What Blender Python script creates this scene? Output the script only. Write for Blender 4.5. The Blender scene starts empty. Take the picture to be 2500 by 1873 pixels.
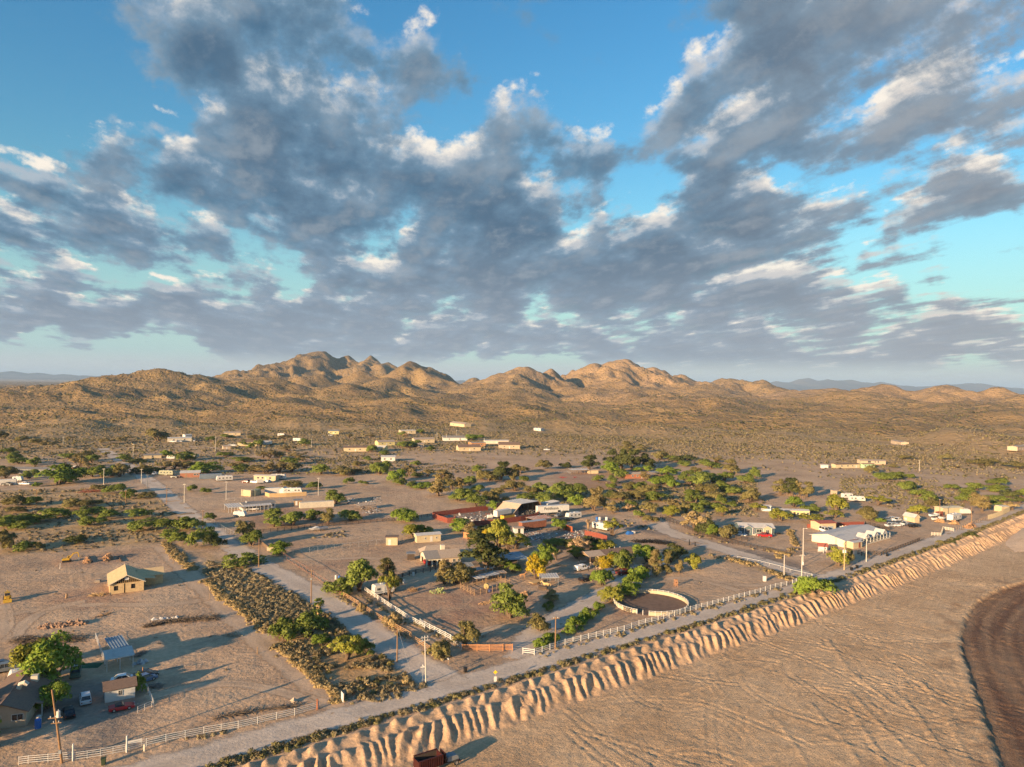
import bpy, bmesh, math, random
import numpy as np
from mathutils import Vector, Matrix
SC = bpy.context.scene
COL = SC.collection
R = math.radians
rng = np.random.default_rng(7)
random.seed(7)
# ------------------------------------------------------------------ camera
FPX, CX, CY = 1733.0, 1250.0, 936.5          # focal length and centre in photograph pixels (2500 wide)
CAMZ = 60.0
ROLL = 0.0140
PITCH = -0.0012
_F = Vector((0, math.cos(PITCH), math.sin(PITCH)))
_U0 = Vector((0, -math.sin(PITCH), math.cos(PITCH)))
_R0 = Vector((1, 0, 0))
CR = _R0 * math.cos(ROLL) + _U0 * math.sin(ROLL)
CU = _U0 * math.cos(ROLL) - _R0 * math.sin(ROLL)
cam = bpy.data.cameras.new('camera')
cam.sensor_width = 36.0
cam.lens = 36.0 * FPX / 2500.0
cam.clip_start = 0.5
cam.clip_end = 120000.0
camo = bpy.data.objects.new('camera', cam)
COL.objects.link(camo)
camo.matrix_world = Matrix(((CR.x, CU.x, -_F.x, 0), (CR.y, CU.y, -_F.y, 0), (CR.z, CU.z, -_F.z, CAMZ), (0, 0, 0, 1)))
SC.camera = camo
# ------------------------------------------------------------------ sun
SUN_AZ = math.atan2(-0.66, -0.75)            # compass-like angle of the direction TOWARDS the sun (from +Y to +X)
SUN_EL = R(11.5)
SDIR = Vector((math.sin(SUN_AZ) * math.cos(SUN_EL), math.cos(SUN_AZ) * math.cos(SUN_EL), math.sin(SUN_EL)))
sl = bpy.data.lights.new('sun', 'SUN')
sl.energy = 5.0
sl.angle = R(0.55)
sl.color = (1.0, 0.69, 0.39)
so = bpy.data.objects.new('sun', sl)
COL.objects.link(so)
so.rotation_euler = SDIR.to_track_quat('Z', 'Y').to_euler()
so.location = (0, 0, 500)
# ------------------------------------------------------------------ exposure
SC.view_settings.view_transform = 'Standard'
SC.view_settings.look = 'None'
SC.view_settings.exposure = 1.24
SC.view_settings.gamma = 1.0
SC.view_settings.use_curve_mapping = False
SC.render.engine = 'CYCLES'
SC.cycles.use_denoising = True
SC.cycles.denoising_prefilter = 'NONE'
SC.cycles.max_bounces = 5
SC.cycles.diffuse_bounces = 2
SC.cycles.glossy_bounces = 2
SC.cycles.transmission_bounces = 2
SC.cycles.volume_bounces = 0
SC.cycles.transparent_max_bounces = 6
SC.cycles.use_adaptive_sampling = True
SC.cycles.adaptive_threshold = 0.02
SC.cycles.sample_clamp_indirect = 6.0
# ------------------------------------------------------------------ node helper
class NT:
 def __init__(s, tree):
  s.t = tree
 def n(s, typ, **kw):
  nd = s.t.nodes.new(typ)
  for k, v in kw.items():
   setattr(nd, k, v)
  return nd
 def put(s, sock, v):
  if v is None:
   return
  if hasattr(v, 'bl_idname') and not hasattr(v, 'is_output'):
   v = v.outputs[0]
  if hasattr(v, 'is_output'):
   s.t.links.new(v, sock)
  else:
   if hasattr(sock.default_value, '__len__') and hasattr(v, '__len__') and len(sock.default_value) == 4 and len(v) == 3:
    v = (*v, 1.0)
   sock.default_value = v
 def m(s, op, a, b=None, c=None, clamp=False):
  nd = s.n('ShaderNodeMath', operation=op, use_clamp=clamp)
  s.put(nd.inputs[0], a); s.put(nd.inputs[1], b); s.put(nd.inputs[2], c)
  return nd.outputs[0]
 def vm(s, op, a, b=None, scale=None):
  nd = s.n('ShaderNodeVectorMath', operation=op)
  s.put(nd.inputs[0], a); s.put(nd.inputs[1], b)
  if scale is not None:
   s.put(nd.inputs['Scale'], scale)
  return nd.outputs['Value'] if op in ('LENGTH', 'DOT_PRODUCT', 'DISTANCE') else nd.outputs[0]
 def noise(s, vec, scale, detail=4, rough=0.55, dist=0.0, dim='3D'):
  nd = s.n('ShaderNodeTexNoise', noise_dimensions=dim)
  s.put(nd.inputs['Vector'], vec)
  nd.inputs['Scale'].default_value = scale
  nd.inputs['Detail'].default_value = detail
  nd.inputs['Roughness'].default_value = rough
  nd.inputs['Distortion'].default_value = dist
  return nd.outputs[0]
 def ramp(s, fac, lo, hi, a=0.0, b=1.0, smooth=True):
  nd = s.n('ShaderNodeMapRange', interpolation_type='SMOOTHSTEP' if smooth else 'LINEAR')
  s.put(nd.inputs[0], fac); s.put(nd.inputs[1], lo); s.put(nd.inputs[2], hi); s.put(nd.inputs[3], a); s.put(nd.inputs[4], b)
  return nd.outputs[0]
 def mix(s, fac, a, b, blend='MIX'):
  nd = s.n('ShaderNodeMix', data_type='RGBA', blend_type=blend)
  s.put(nd.inputs[0], fac); s.put(nd.inputs[6], a); s.put(nd.inputs[7], b)
  return nd.outputs[2]
# ------------------------------------------------------------------ sky
def sky_uv(px, py):
 d = _F + CR * ((px - CX) / FPX) + CU * (-(py - CY) / FPX)
 return d.x / d.y, d.z / d.y
world = bpy.data.worlds.new('World')
SC.world = world
world.use_nodes = True
wt = world.node_tree
wt.nodes.clear()
W = NT(wt)
sky = W.n('ShaderNodeTexSky', sky_type='NISHITA', sun_disc=False)
sky.sun_elevation = SUN_EL
sky.sun_rotation = SUN_AZ % (2 * math.pi)
sky.altitude = 500
sky.air_density = 1.6
sky.dust_density = 0.4
sky.ozone_density = 3.0
SKY_STRENGTH = 0.090
# cloud coverage: long banks of cloud and the blue gaps between them, in tangent coordinates of the far sky
# (x, y, radius x, radius y, tilt in degrees, amount); positive cloud, negative gap
BANKS = [
 (640, 330, 330, 190, 12, .34), (420, 380, 120, 130, 0, .12), (1000, 480, 420, 150, 10, .32), (1400, 560, 380, 100, -12, .30), (520, 90, 230, 110, -14, .42), (760, 150, 120, 110, 10, .12),
 (100, 430, 210, 120, 0, .42), (380, 560, 220, 50, 6, .26), (60, 590, 170, 42, 0, .24), (1080, 620, 430, 70, -4, .26),
 (960, 110, 190, 60, -18, .34), (1560, 215, 300, 62, -22, .34), (1330, 300, 160, 45, -25, .24), (1560, 60, 170, 75, 5, .24),
 (1980, 90, 280, 130, -10, .34), (1860, 300, 190, 70, -20, .40), (2090, 270, 170, 60, -30, .26), (1680, 490, 230, 75, -18, .32),
 (1960, 480, 230, 60, -25, .28), (2150, 400, 130, 60, -15, .18), (1540, 350, 70, 50, -40, .26), (1590, 410, 90, 40, -20, .2),
 (1260, 140, 120, 50, -20, .24), (700, 640, 200, 40, 4, .22), (160, 690, 330, 50, 0, .42), (560, 685, 220, 34, 5, .36), (1820, 690, 520, 40, 2, .40),
 (1000, 745, 1400, 34, 1, .36), (1900, 765, 700, 34, 1, .34), (300, 745, 500, 30, 1, .32), (1750, 640, 180, 26, -12, .16),
 (100, 150, 270, 150, -10, -.40), (1150, 190, 200, 70, -22, -.16), (1420, 380, 150, 34, -24, -.24), (1420, 160, 90, 100, -15, -.16), (1180, 30, 200, 60, 0, -.12), (840, 120, 50, 80, 0, -.06),
 (1760, 390, 110, 36, -22, -.26), (610, 610, 170, 36, 8, -.30), (1390, 665, 170, 34, -14, -.28), (1900, 570, 220, 36, -10, -.14), (2080, 620, 150, 30, -4, -.10),
 (280, 490, 70, 60, -30, -.2), (230, 600, 150, 26, 0, -.14), (1980, 360, 120, 30, -25, -.20), (890, 440, 40, 40, 0, -.10), (740, 300, 40, 60, 20, -.10), (1750, 170, 90, 26, -30, -.16), (620, 640, 90, 16, 0, -.1),
 (1000, 818, 1900, 26, 1, -.50), (340, 660, 140, 18, 0, -.12), (960, 660, 130, 18, -6, -.12), (380, 240, 90, 70, -30, -.22),
]
cg = bpy.data.node_groups.new('cloud_banks', 'ShaderNodeTree')
cg.interface.new_socket('uv', in_out='INPUT', socket_type='NodeSocketVector')
cg.interface.new_socket('amount', in_out='OUTPUT', socket_type='NodeSocketFloat')
G = NT(cg)
gi = G.n('NodeGroupInput'); go_ = G.n('NodeGroupOutput')
K = 2500 / 2212
VROWS = [-0.01, .015, .035, .055, .08, .11, .145, .185, .23, .28, .335, .39, .45, .52, .64]
US = np.linspace(-0.92, 0.92, 32)
def bank_amount(u, v):
 t = 0.0
 for (x, y, rx, ry, a, amp) in BANKS:
  bu, bv = sky_uv(x * K, y * K)
  an = R(a) + ROLL
  du, dv = u - bu, v - bv
  q = ((du * math.cos(an) - dv * math.sin(an)) / (rx * K / FPX)) ** 2 + ((du * math.sin(an) + dv * math.cos(an)) / (ry * K / FPX)) ** 2
  t += amp * math.exp(-q * 0.9)
 return t
ramps = []
for i in range(0, 15, 3):
 cr = G.n('ShaderNodeValToRGB')
 el = cr.color_ramp.elements
 while len(el) < 32:
  el.new(0.5)
 for j in range(32):
  el[j].position = j / 31
 for j in range(32):
  c = [min(1.0, max(0.0, bank_amount(US[j], VROWS[i + k]) * 0.8 + 0.5)) for k in range(3)]
  el[j].color = (*c, 1)
 ramps.append(cr)
gs = G.n('ShaderNodeSeparateXYZ'); G.put(gs.inputs[0], gi.outputs[0])
ufac = G.ramp(gs.outputs[0], float(US[0]), float(US[-1]), 0.0, 1.0, smooth=False)
acc = None
for i in range(15):
 if i % 3 == 0:
  G.put(ramps[i // 3].inputs[0], ufac)
  sp = G.n('ShaderNodeSeparateColor'); G.put(sp.inputs[0], ramps[i // 3].outputs[0])
 if acc is None:
  acc = sp.outputs[0]
 else:
  t = G.ramp(gs.outputs[1], VROWS[i - 1], VROWS[i])
  mx = G.n('ShaderNodeMix', data_type='FLOAT')
  G.put(mx.inputs[0], t); G.put(mx.inputs[2], acc); G.put(mx.inputs[3], sp.outputs[i % 3])
  acc = mx.outputs[0]
acc = G.m('MULTIPLY', G.m('SUBTRACT', acc, 0.5), 1.25)
G.put(go_.inputs[0], acc)
tc = W.n('ShaderNodeTexCoord')
dvec = tc.outputs['Generated']
sep = W.n('ShaderNodeSeparateXYZ'); W.put(sep.inputs[0], dvec)
dx, dy, dz = sep.outputs
dyc = W.m('MAXIMUM', W.m('ABSOLUTE', dy), 0.02)
dzc = W.m('MAXIMUM', dz, 0.004)
uu = W.m('DIVIDE', dx, dyc)
vv = W.m('DIVIDE', dz, dyc)
px_ = W.m('DIVIDE', dx, W.m('ADD', dzc, 0.085))
py_ = W.m('DIVIDE', dy, W.m('ADD', dzc, 0.085))
wcomb = W.n('ShaderNodeCombineXYZ')
W.put(wcomb.inputs[0], uu); W.put(wcomb.inputs[1], vv)
wnoise = W.n('ShaderNodeTexNoise', noise_dimensions='2D'); W.put(wnoise.inputs['Vector'], wcomb.outputs[0]); wnoise.inputs['Scale'].default_value = 5.0; wnoise.inputs['Detail'].default_value = 4
warp = W.vm('SCALE', W.vm('SUBTRACT', wnoise.outputs[1], (0.5, 0.5, 0.5)), scale=0.16)
def cover(h):
 g = W.n('ShaderNodeGroup'); g.node_tree = cg
 W.put(g.inputs[0], W.vm('ADD', W.vm('MULTIPLY', wcomb.outputs[0], (1, 1 / h, 0)), warp))
 return g.outputs[0]
cov_lo, cov_hi = cover(1.0), cover(1.18)
CA, SA = math.cos(R(28)), math.sin(R(28))
def cloud_field(h, detail=8, du=0.0, dv=0.0):
 g = W.m('ADD', cov_lo, W.m('MULTIPLY', W.m('SUBTRACT', cov_hi, cov_lo), (h - 1.0) / 0.18)) if h > 1 else cov_lo
 pc = W.n('ShaderNodeCombineXYZ')
 W.put(pc.inputs[0], W.m('ADD', W.m('MULTIPLY', px_, h), du)); W.put(pc.inputs[1], W.m('ADD', W.m('MULTIPLY', py_, h), dv))
 rc = W.n('ShaderNodeCombineXYZ')
 W.put(rc.inputs[0], W.vm('DOT_PRODUCT', pc.outputs[0], (CA, SA * 0.6, 0))); W.put(rc.inputs[1], W.vm('DOT_PRODUCT', pc.outputs[0], (-SA * 0.72, CA * 0.45, 0)))
 nz = W.noise(rc.outputs[0], 3.6, detail, 0.55, 0.0, '2D')
 nb = W.noise(W.vm('MULTIPLY', W.vm('ADD', wcomb.outputs[0], (du * 0.06, -dv * 0.02, 0)), (1, 1.35 / h, 0)), 9.0, detail, 0.64, 0.0, '2D')
 return W.m('ADD', W.m('MULTIPLY', g, 0.58), W.m('ADD', W.m('MULTIPLY', nz, 0.86), W.m('MULTIPLY', nb, 0.52)))
T0 = 0.722
f0 = cloud_field(1.0, 9)
f1 = cloud_field(1.06, 8)
f2 = cloud_field(1.13, 7)
fs = cloud_field(1.0, 6, -0.10, -0.13)      # a step towards the sun, for the shading of the flanks
a0 = W.ramp(f0, T0 - 0.01, T0 + 0.17)
a1 = W.ramp(f1, T0 + 0.05, T0 + 0.22)
a2 = W.ramp(f2, T0 + 0.13, T0 + 0.26)
thick = W.ramp(f0, T0 + 0.02, T0 + 0.36)
bcol = W.mix(thick, (0.072, 0.130, 0.188), (0.023, 0.056, 0.096))
side = W.ramp(W.m('SUBTRACT', f0, fs), -0.02, 0.28)
bcol = W.mix(W.m('MULTIPLY', side, 0.45), bcol, (0.190, 0.210, 0.228))
# warmer and paler banks low down and towards the right of the view, where the evening light reaches under them
low = W.ramp(vv, 0.02, 0.24, 1.0, 0.0)
bcol = W.mix(W.m('MULTIPLY', low, 0.58), bcol, (0.180, 0.198, 0.222))
rgt = W.ramp(uu, 0.05, 0.75)
bcol = W.mix(W.m('MULTIPLY', rgt, 0.36), bcol, (0.185, 0.175, 0.170))
c1 = W.mix(rgt, (0.20, 0.22, 0.245), (0.32, 0.29, 0.265))
c2 = (0.44, 0.395, 0.34)
hs = W.n('ShaderNodeHueSaturation'); hs.inputs['Saturation'].default_value = 1.30; W.put(hs.inputs['Color'], sky.outputs[0])
skyc = W.vm('MULTIPLY', W.vm('SCALE', hs.outputs[0], scale=SKY_STRENGTH), (0.62, 0.86, 1.0))
# pale dusty band at the foot of the sky
hz = W.ramp(dz, 0.0, 0.26, 1.0, 0.0)
skyc = W.mix(W.m('MULTIPLY', hz, 0.72), skyc, (0.195, 0.300, 0.365))
out = W.mix(W.m('MULTIPLY', a2, 0.95), skyc, c2)
out = W.mix(W.m('MULTIPLY', a1, 0.85), out, c1)
out = W.mix(W.m('MULTIPLY', a0, 0.94), out, bcol)
fade = W.ramp(dz, 0.012, 0.040)
out = W.mix(fade, W.mix(0.78, skyc, (0.260, 0.265, 0.258)), out)
bg = W.n('ShaderNodeBackground')
W.put(bg.inputs[0], out)
bg.inputs[1].default_value = 1.0
wo = W.n('ShaderNodeOutputWorld')
W.put(wo.inputs[0], bg.outputs[0])
world.cycles.sampling_method = 'MANUAL'
world.cycles.sample_map_resolution = 512
# ------------------------------------------------------------------ numpy noise
_perm = np.random.default_rng(11).permutation(512)
_perm = np.concatenate([_perm, _perm, _perm])
_gang = np.random.default_rng(12).uniform(0, 2 * np.pi, 512)
_gx, _gy = np.cos(_gang), np.sin(_gang)
def perlin(x, y, seed=0):
 x = np.asarray(x, float); y = np.asarray(y, float)
 xi = np.floor(x).astype(np.int64); yi = np.floor(y).astype(np.int64)
 xf, yf = x - xi, y - yi
 def g(ix, iy, dx, dy):
  h = _perm[(_perm[(ix + seed * 37) & 511] + iy) & 511]
  return _gx[h] * dx + _gy[h] * dy
 u = xf * xf * xf * (xf * (xf * 6 - 15) + 10); v = yf * yf * yf * (yf * (yf * 6 - 15) + 10)
 a = g(xi, yi, xf, yf); b = g(xi + 1, yi, xf - 1, yf)
 c = g(xi, yi + 1, xf, yf - 1); d = g(xi + 1, yi + 1, xf - 1, yf - 1)
 return (a + u * (b - a) + v * ((c + u * (d - c)) - (a + u * (b - a)))) * 1.4
def fbm(x, y, oct=5, seed=0, gain=0.5):
 t = 0; a = 1.0; f = 1.0; n = 0
 for i in range(oct):
  t = t + a * perlin(x * f, y * f, seed + i * 3); n += a; a *= gain; f *= 2.03
 return t / n
def ridged(x, y, oct=5, seed=0, gain=0.5):
 t = 0; a = 1.0; f = 1.0; n = 0; w = 1.0
 for i in range(oct):
  r = 1 - np.abs(perlin(x * f, y * f, seed + i * 5)); r = r * r
  t = t + a * r * w; n += a; w = np.clip(r * 1.6, 0, 1); a *= gain; f *= 2.1
 return t / n
def sstep(a, b, x):
 t = np.clip((x - a) / (b - a), 0, 1)
 return t * t * (3 - 2 * t)
# ------------------------------------------------------------------ pixel -> place
def ray(px, py):
 return _F + CR * ((px - CX) / FPX) + CU * (-(py - CY) / FPX)
def plane(px, py, z=0.0):
 d = ray(px, py)
 t = (z - CAMZ) / d.z
 return Vector((d.x * t, d.y * t, z))
def skyline(px, py, dist):
 d = ray(px, py)
 t = dist / d.y
 return d.x * t, dist, CAMZ + d.z * t
# ------------------------------------------------------------------ embankment line: foot of the bank along the road
BANK_A = plane(640, 1873); BANK_B = plane(2500, 1262)
_ba = np.array([BANK_A.x, BANK_A.y]); _bd = np.array([BANK_B.x - BANK_A.x, BANK_B.y - BANK_A.y]); BANK_L = float(np.hypot(*_bd)); _bd = _bd / BANK_L
_bn = np.array([_bd[1], -_bd[0]])            # to the right of the line: towards the graded field
FIELD_Z = -2.1
def bank_st(x, y):
 rx, ry = x - _ba[0], y - _ba[1]
 s = rx * _bd[0] + ry * _bd[1]
 return s, rx * _bn[0] + ry * _bn[1] - bank_bow(s)
def bank_bow(s):
 s = np.asarray(s, float)
 return np.where(s < 0, s * 0.0436, np.where(s > 360, (360 - s) * 0.0436, 5.0 * np.sin(np.pi * s / 360)))
def bank_xy(s, t):
 t = t + bank_bow(s)
 return _ba[0] + s * _bd[0] + t * _bn[0], _ba[1] + s * _bd[1] + t * _bn[1]
# ------------------------------------------------------------------ height of the land
HILLS = [  # (photo x, photo y of the summit, distance, half width across, half width in depth, steepness, spurs)
 (395, 911, 1550, 300, 260, 1.15, .32), (640, 933, 1750, 260, 230, 1.2, .35), (560, 955, 1480, 110, 150, 1.1, .3), (480, 937, 1650, 160, 200, 1.1, .3),
 (250, 985, 1350, 160, 140, 1.2, .25), (-60, 955, 1500, 240, 240, 1.1, .3), (40, 985, 1250, 170, 150, 1.2, .3),
 (775, 862, 3300, 420, 520, 1.1, .42), (700, 895, 3200, 300, 400, 1.15, .4), (850, 872, 3450, 300, 420, 1.0, .4), (905, 875, 3400, 240, 400, 1.1, .4), (940, 890, 3300, 260, 350, 1.1, .35),
 (1000, 887, 2500, 250, 330, 1.05, .38), (880, 916, 2300, 260, 320, 1.1, .36), (770, 925, 2150, 280, 300, 1.2, .36), (940, 925, 1950, 200, 230, 1.1, .34), (850, 955, 1600, 180, 200, 1.2, .3), (1050, 905, 2550, 170, 260, 1.1, .3),
 (1160, 926, 3600, 150, 300, 1.1, .3),
 (1285, 889, 2350, 250, 330, 1.05, .38), (1345, 895, 2400, 170, 260, 1.0, .34), (1220, 915, 2300, 190, 280, 1.15, .34), (1290, 945, 1900, 200, 260, 1.1, .34),
 (1515, 879, 2750, 330, 380, 1.1, .38), (1455, 888, 2700, 250, 330, 1.05, .38), (1590, 903, 2800, 300, 380, 1.1, .36), (1660, 922, 2900, 250, 330, 1.15, .3), (1400, 904, 2900, 160, 260, 1.1, .3),
 (1500, 955, 1900, 240, 260, 1.2, .3), (1620, 975, 1500, 170, 170, 1.2, .3), (1380, 990, 1450, 150, 150, 1.2, .3),
 (1790, 925, 3000, 260, 330, 1.1, .36), (1860, 933, 3000, 200, 300, 1.2, .3), (1730, 945, 2300, 240, 260, 1.2, .3),
 (1980, 955, 2300, 280, 260, 1.2, .3), (2165, 941, 1900, 210, 240, 1.1, .38), (2235, 952, 1850, 150, 220, 1.1, .34), (2310, 953, 2000, 170, 230, 1.1, .34), (2440, 963, 1900, 190, 220, 1.15, .34), (2080, 968, 1700, 220, 200, 1.2, .3), (2560, 970, 1700, 200, 220, 1.1, .3),
 (2310, 1037, 820, 62, 75, 1.25, .22), (2400, 1050, 850, 55, 60, 1.25, .22), (2210, 1060, 860, 60, 60, 1.2, .2), (2480, 1022, 1150, 90, 100, 1.2, .25), (1900, 1000, 1500, 200, 160, 1.2, .25),
 (700, 985, 1250, 150, 130, 1.2, .3), (520, 1000, 1150, 120, 110, 1.2, .3), (980, 985, 1300, 150, 140, 1.2, .3), (1120, 1000, 1250, 120, 110, 1.2, .3), (1270, 990, 1350, 130, 120, 1.2, .3), (1760, 985, 1400, 130, 120, 1.2, .3),
 (1640, 990, 1350, 90, 110, 1.2, .28), (2050, 1000, 1400, 150, 130, 1.2, .25),
]
_HC = []
for i, (hx, hy, hd, wx, wy, st, sp) in enumerate(HILLS):
 X, Y, Z = skyline(hx, hy, hd)
 _HC.append((X, Y, Z, wx * (.88 if hd < 1800 else .72), wy * (1.45 if hd < 1800 else .95), st, sp * 1.2, i * 1.7))
def land(x, y):
 x = np.asarray(x, float); y = np.asarray(y, float)
 d = np.hypot(x, y)
 z = 0.16 * fbm(x / 26, y / 26, 3, 5) + 0.11 * fbm(x / 6.5, y / 6.5, 3, 7)
 far = sstep(430, 1000, d)
 z = z + far * (3.2 * fbm(x / 130, y / 130, 4, 9) + 1.0 * fbm(x / 37, y / 37, 3, 15)) + sstep(680, 1050, d) * (1 - sstep(3500, 5000, d)) * 22.0 * (ridged((x + .3 * y) / 260, y / 190, 3, 17) - .45)
 mid = sstep(900, 1700, d)
 z = z + mid * (4.0 + 15.0 * (ridged(x / 420, y / 420, 4, 21) - .5) + 5.0 * (ridged(x / 120, y / 120, 3, 23) - .5)) * (1 - sstep(4200, 6500, d))
 if np.any(d > 700):
  h = np.zeros_like(z)
  wx_ = x + 60 * fbm(x / 240, y / 240, 3, 33); wy_ = y + 60 * fbm(x / 240, y / 240, 3, 35)
  rg = ridged(wx_ / 300, wy_ / 300, 5, 31)
  rg2 = ridged(wx_ / 95, wy_ / 95, 4, 41)
  rg3 = fbm(x / 26, y / 26, 2, 47)
  ln = fbm(x / 160, y / 160, 3, 51)
  for (X, Y, Z, wx, wy, st, sp, ph) in _HC:
   hd_ = Y
   qx, qy = (x - X) / wx, (y - Y) / wy
   m = (np.abs(qx) < 2.6) & (np.abs(qy) < 2.6)
   if not m.any():
    continue
   ax, ay = qx[m], qy[m]
   r = np.hypot(ax, ay)
   th = np.arctan2(ay, ax)
   wob = 1 + sp * (0.55 * np.cos(3 * th + ph + 2.2 * ln[m]) + 0.45 * np.cos(5 * th + 2 * ph + 3 * ln[m])) * np.clip(r * 1.4, 0, 1) + 0.35 * sp * (rg[m] - 0.45) * np.clip(r * 2, 0, 1) * 2
   rr = r / np.maximum(wob, 0.35)
   p = Z * np.exp(-(np.sqrt(rr * rr + 0.005) ** (st + 0.28)) * 1.32) * 1.02 * (1 - sstep(1.7, 2.5, r))
   p = p * (0.86 + 0.14 * np.clip(1 - r, 0, 1)) + p * (rg[m] - 0.55) * 0.40 * np.clip(r * 2.0, 0, 1) + np.clip(p, 0, 80) * (rg2[m] - 0.5) * (0.08 + .14 * (hd_ > 2600)) * np.clip(r * 4, 0.3, 1) + np.clip(p, 0, 30) * .03 * rg3[m]
   a = h[m]
   k = 0.01 + 7.0 * np.clip(np.minimum(p, a) / 18, 0, 1)
   hh = np.clip(0.5 + 0.5 * (p - a) / k, 0, 1)
   h[m] = a + (p - a) * hh + k * hh * (1 - hh)
  z = z + h * sstep(640, 760, d)
 s, t = bank_st(x, y)
 z = np.where(t > 0.0, z + (FIELD_Z - 2.2 - z) * sstep(0.0, 6.0, t) * (1 - sstep(430, 500, s)), z)
 return z
_LC = {}
def gz(x, y):
 k = (round(x, 2), round(y, 2))
 if k not in _LC:
  _LC[k] = float(land(np.array([x]), np.array([y]))[0])
 return _LC[k]
def P(px, py):
 """photograph pixel -> the place on the land it shows"""
 z = 0.0
 for _ in range(4):
  p = plane(px, py, z)
  z = gz(p.x, p.y)
 return Vector((p.x, p.y, z))
TILES = {'A': (0, 1450, 3.918), 'B': (500, 1450, 3.918), 'C': (0, 1250, 3.95), 'D': (500, 1250, 3.95), 'E': (1000, 1250, 3.95), 'F': (1450, 1250, 3.95),
   'G1': (0, 1050, 4.424), 'G2': (450, 1050, 4.424), 'G3': (900, 1050, 4.424), 'G4': (1350, 1050, 4.424), 'G5': (1750, 1180, 5.53), 'G6': (2050, 1100, 4.916),
   'S': (0, 0, 1.0), 'L': (0, 0, 0.8848), 'M1': (1000, 1310, 7.9), 'M2': (1260, 1320, 7.9), 'M3': (1180, 1210, 9.217), 'M4': (1360, 1230, 8.508), 'M5': (540, 1150, 9.217),
   'N1': (400, 1040, 6.144), 'N2': (800, 1030, 4.254), 'N3': (0, 1120, 7.9), 'N4': (280, 1090, 7.9), 'N6': (1800, 1290, 7.373), 'N7': (2140, 1220, 6.144), 'N8': (0, 1550, 6.627), 'N9': (1930, 1100, 8.193)}
def T(t, x, y):
 o = TILES[t]
 return o[0] + x / o[2], o[1] + y / o[2]
def at(t, x, y):
 return P(*T(t, x, y))
# ------------------------------------------------------------------ object helpers
def tag(o, label=None, cat=None, group=None, kind=None):
 if label: o['label'] = label
 if cat: o['category'] = cat
 if group: o['group'] = group
 if kind: o['kind'] = kind
 return o
def link(o, parent=None):
 COL.objects.link(o)
 if parent is not None:
  o.parent = parent
 return o
def mesh_np(name, verts, faces, mat, parent=None, smooth=False, attrs=None):
 me = bpy.data.meshes.new(name)
 verts = np.asarray(verts, np.float32); faces = np.asarray(faces, np.int32)
 n = faces.shape[1]
 me.vertices.add(len(verts)); me.vertices.foreach_set('co', verts.ravel())
 me.loops.add(faces.size); me.loops.foreach_set('vertex_index', faces.ravel())
 me.polygons.add(len(faces)); me.polygons.foreach_set('loop_start', np.arange(0, faces.size, n, dtype=np.int32))
 if smooth:
  me.polygons.foreach_set('use_smooth', np.ones(len(faces), bool))
 for k, v in (attrs or {}).items():
  v = np.asarray(v, np.float32)
  ty = 'FLOAT' if v.ndim == 1 else ('FLOAT_VECTOR' if v.shape[1] == 3 else 'FLOAT_COLOR')
  at_ = me.attributes.new(k, ty, 'POINT')
  at_.data.foreach_set({'FLOAT': 'value', 'FLOAT_VECTOR': 'vector', 'FLOAT_COLOR': 'color'}[ty], v.ravel())
 me.update(calc_edges=True)
 me.validate()
 if mat: me.materials.append(mat)
 return link(bpy.data.objects.new(name, me), parent)
def grid_faces(nr, nc):
 i = np.arange(nr - 1)[:, None] * nc + np.arange(nc - 1)[None, :]
 return np.stack([i, i + 1, i + nc + 1, i + nc], -1).reshape(-1, 4)
# ------------------------------------------------------------------ materials
MATS = {}
def new_mat(name):
 m = bpy.data.materials.new(name)
 m.use_nodes = True
 m.node_tree.nodes.clear()
 n = NT(m.node_tree)
 b = n.n('ShaderNodeBsdfPrincipled'); o = n.n('ShaderNodeOutputMaterial')
 n.put(o.inputs[0], b.outputs[0])
 b.inputs['Specular IOR Level'].default_value = 0.25
 return m, n, b
def bump(n, b, h, strength, dist):
 bp = n.n('ShaderNodeBump')
 bp.inputs['Strength'].default_value = strength; bp.inputs['Distance'].default_value = dist
 n.put(bp.inputs['Height'], h)
 n.put(b.inputs['Normal'], bp.outputs[0])
def attr(n, name):
 a = n.n('ShaderNodeAttribute', attribute_name=name)
 return a.outputs
def wpos(n):
 return n.n('ShaderNodeNewGeometry').outputs['Position']
def hill_color(n, pos, rk):
 big = n.noise(pos, 0.0045, 5, 0.6)
 med = n.noise(pos, 0.03, 5, 0.62)
 col = n.mix(n.ramp(big, .3, .7), (0.225, 0.148, 0.064), (0.315, 0.212, 0.096))
 col = n.mix(n.m('MULTIPLY', n.ramp(med, .45, .7), 0.5), col, (0.24, 0.155, 0.082))
 col = n.mix(n.m('MULTIPLY', rk, n.ramp(med, .3, .6, .5, 1.0)), col, (0.41, 0.268, 0.150))
 vo = n.n('ShaderNodeTexVoronoi', feature='F1'); n.put(vo.inputs['Vector'], pos); vo.inputs['Scale'].default_value = 0.13
 vo2 = n.n('ShaderNodeTexVoronoi', feature='F1'); n.put(vo2.inputs['Vector'], pos); vo2.inputs['Scale'].default_value = 0.07
 dens = n.ramp(n.noise(pos, 0.011, 4, 0.6), .38, .66)
 spots = n.m('MULTIPLY', n.ramp(vo.outputs[0], .42, .20), n.m('ADD', n.m('MULTIPLY', dens, .75), .22))
 spots2 = n.m('MULTIPLY', n.ramp(vo2.outputs[0], .40, .18), dens)
 sp = n.m('MAXIMUM', spots, spots2)
 col = n.mix(n.m('MULTIPLY', sp, n.m('SUBTRACT', 0.72, n.m('MULTIPLY', rk, 0.4))), col, (0.085, 0.082, 0.040))
 return col, sp
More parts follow.
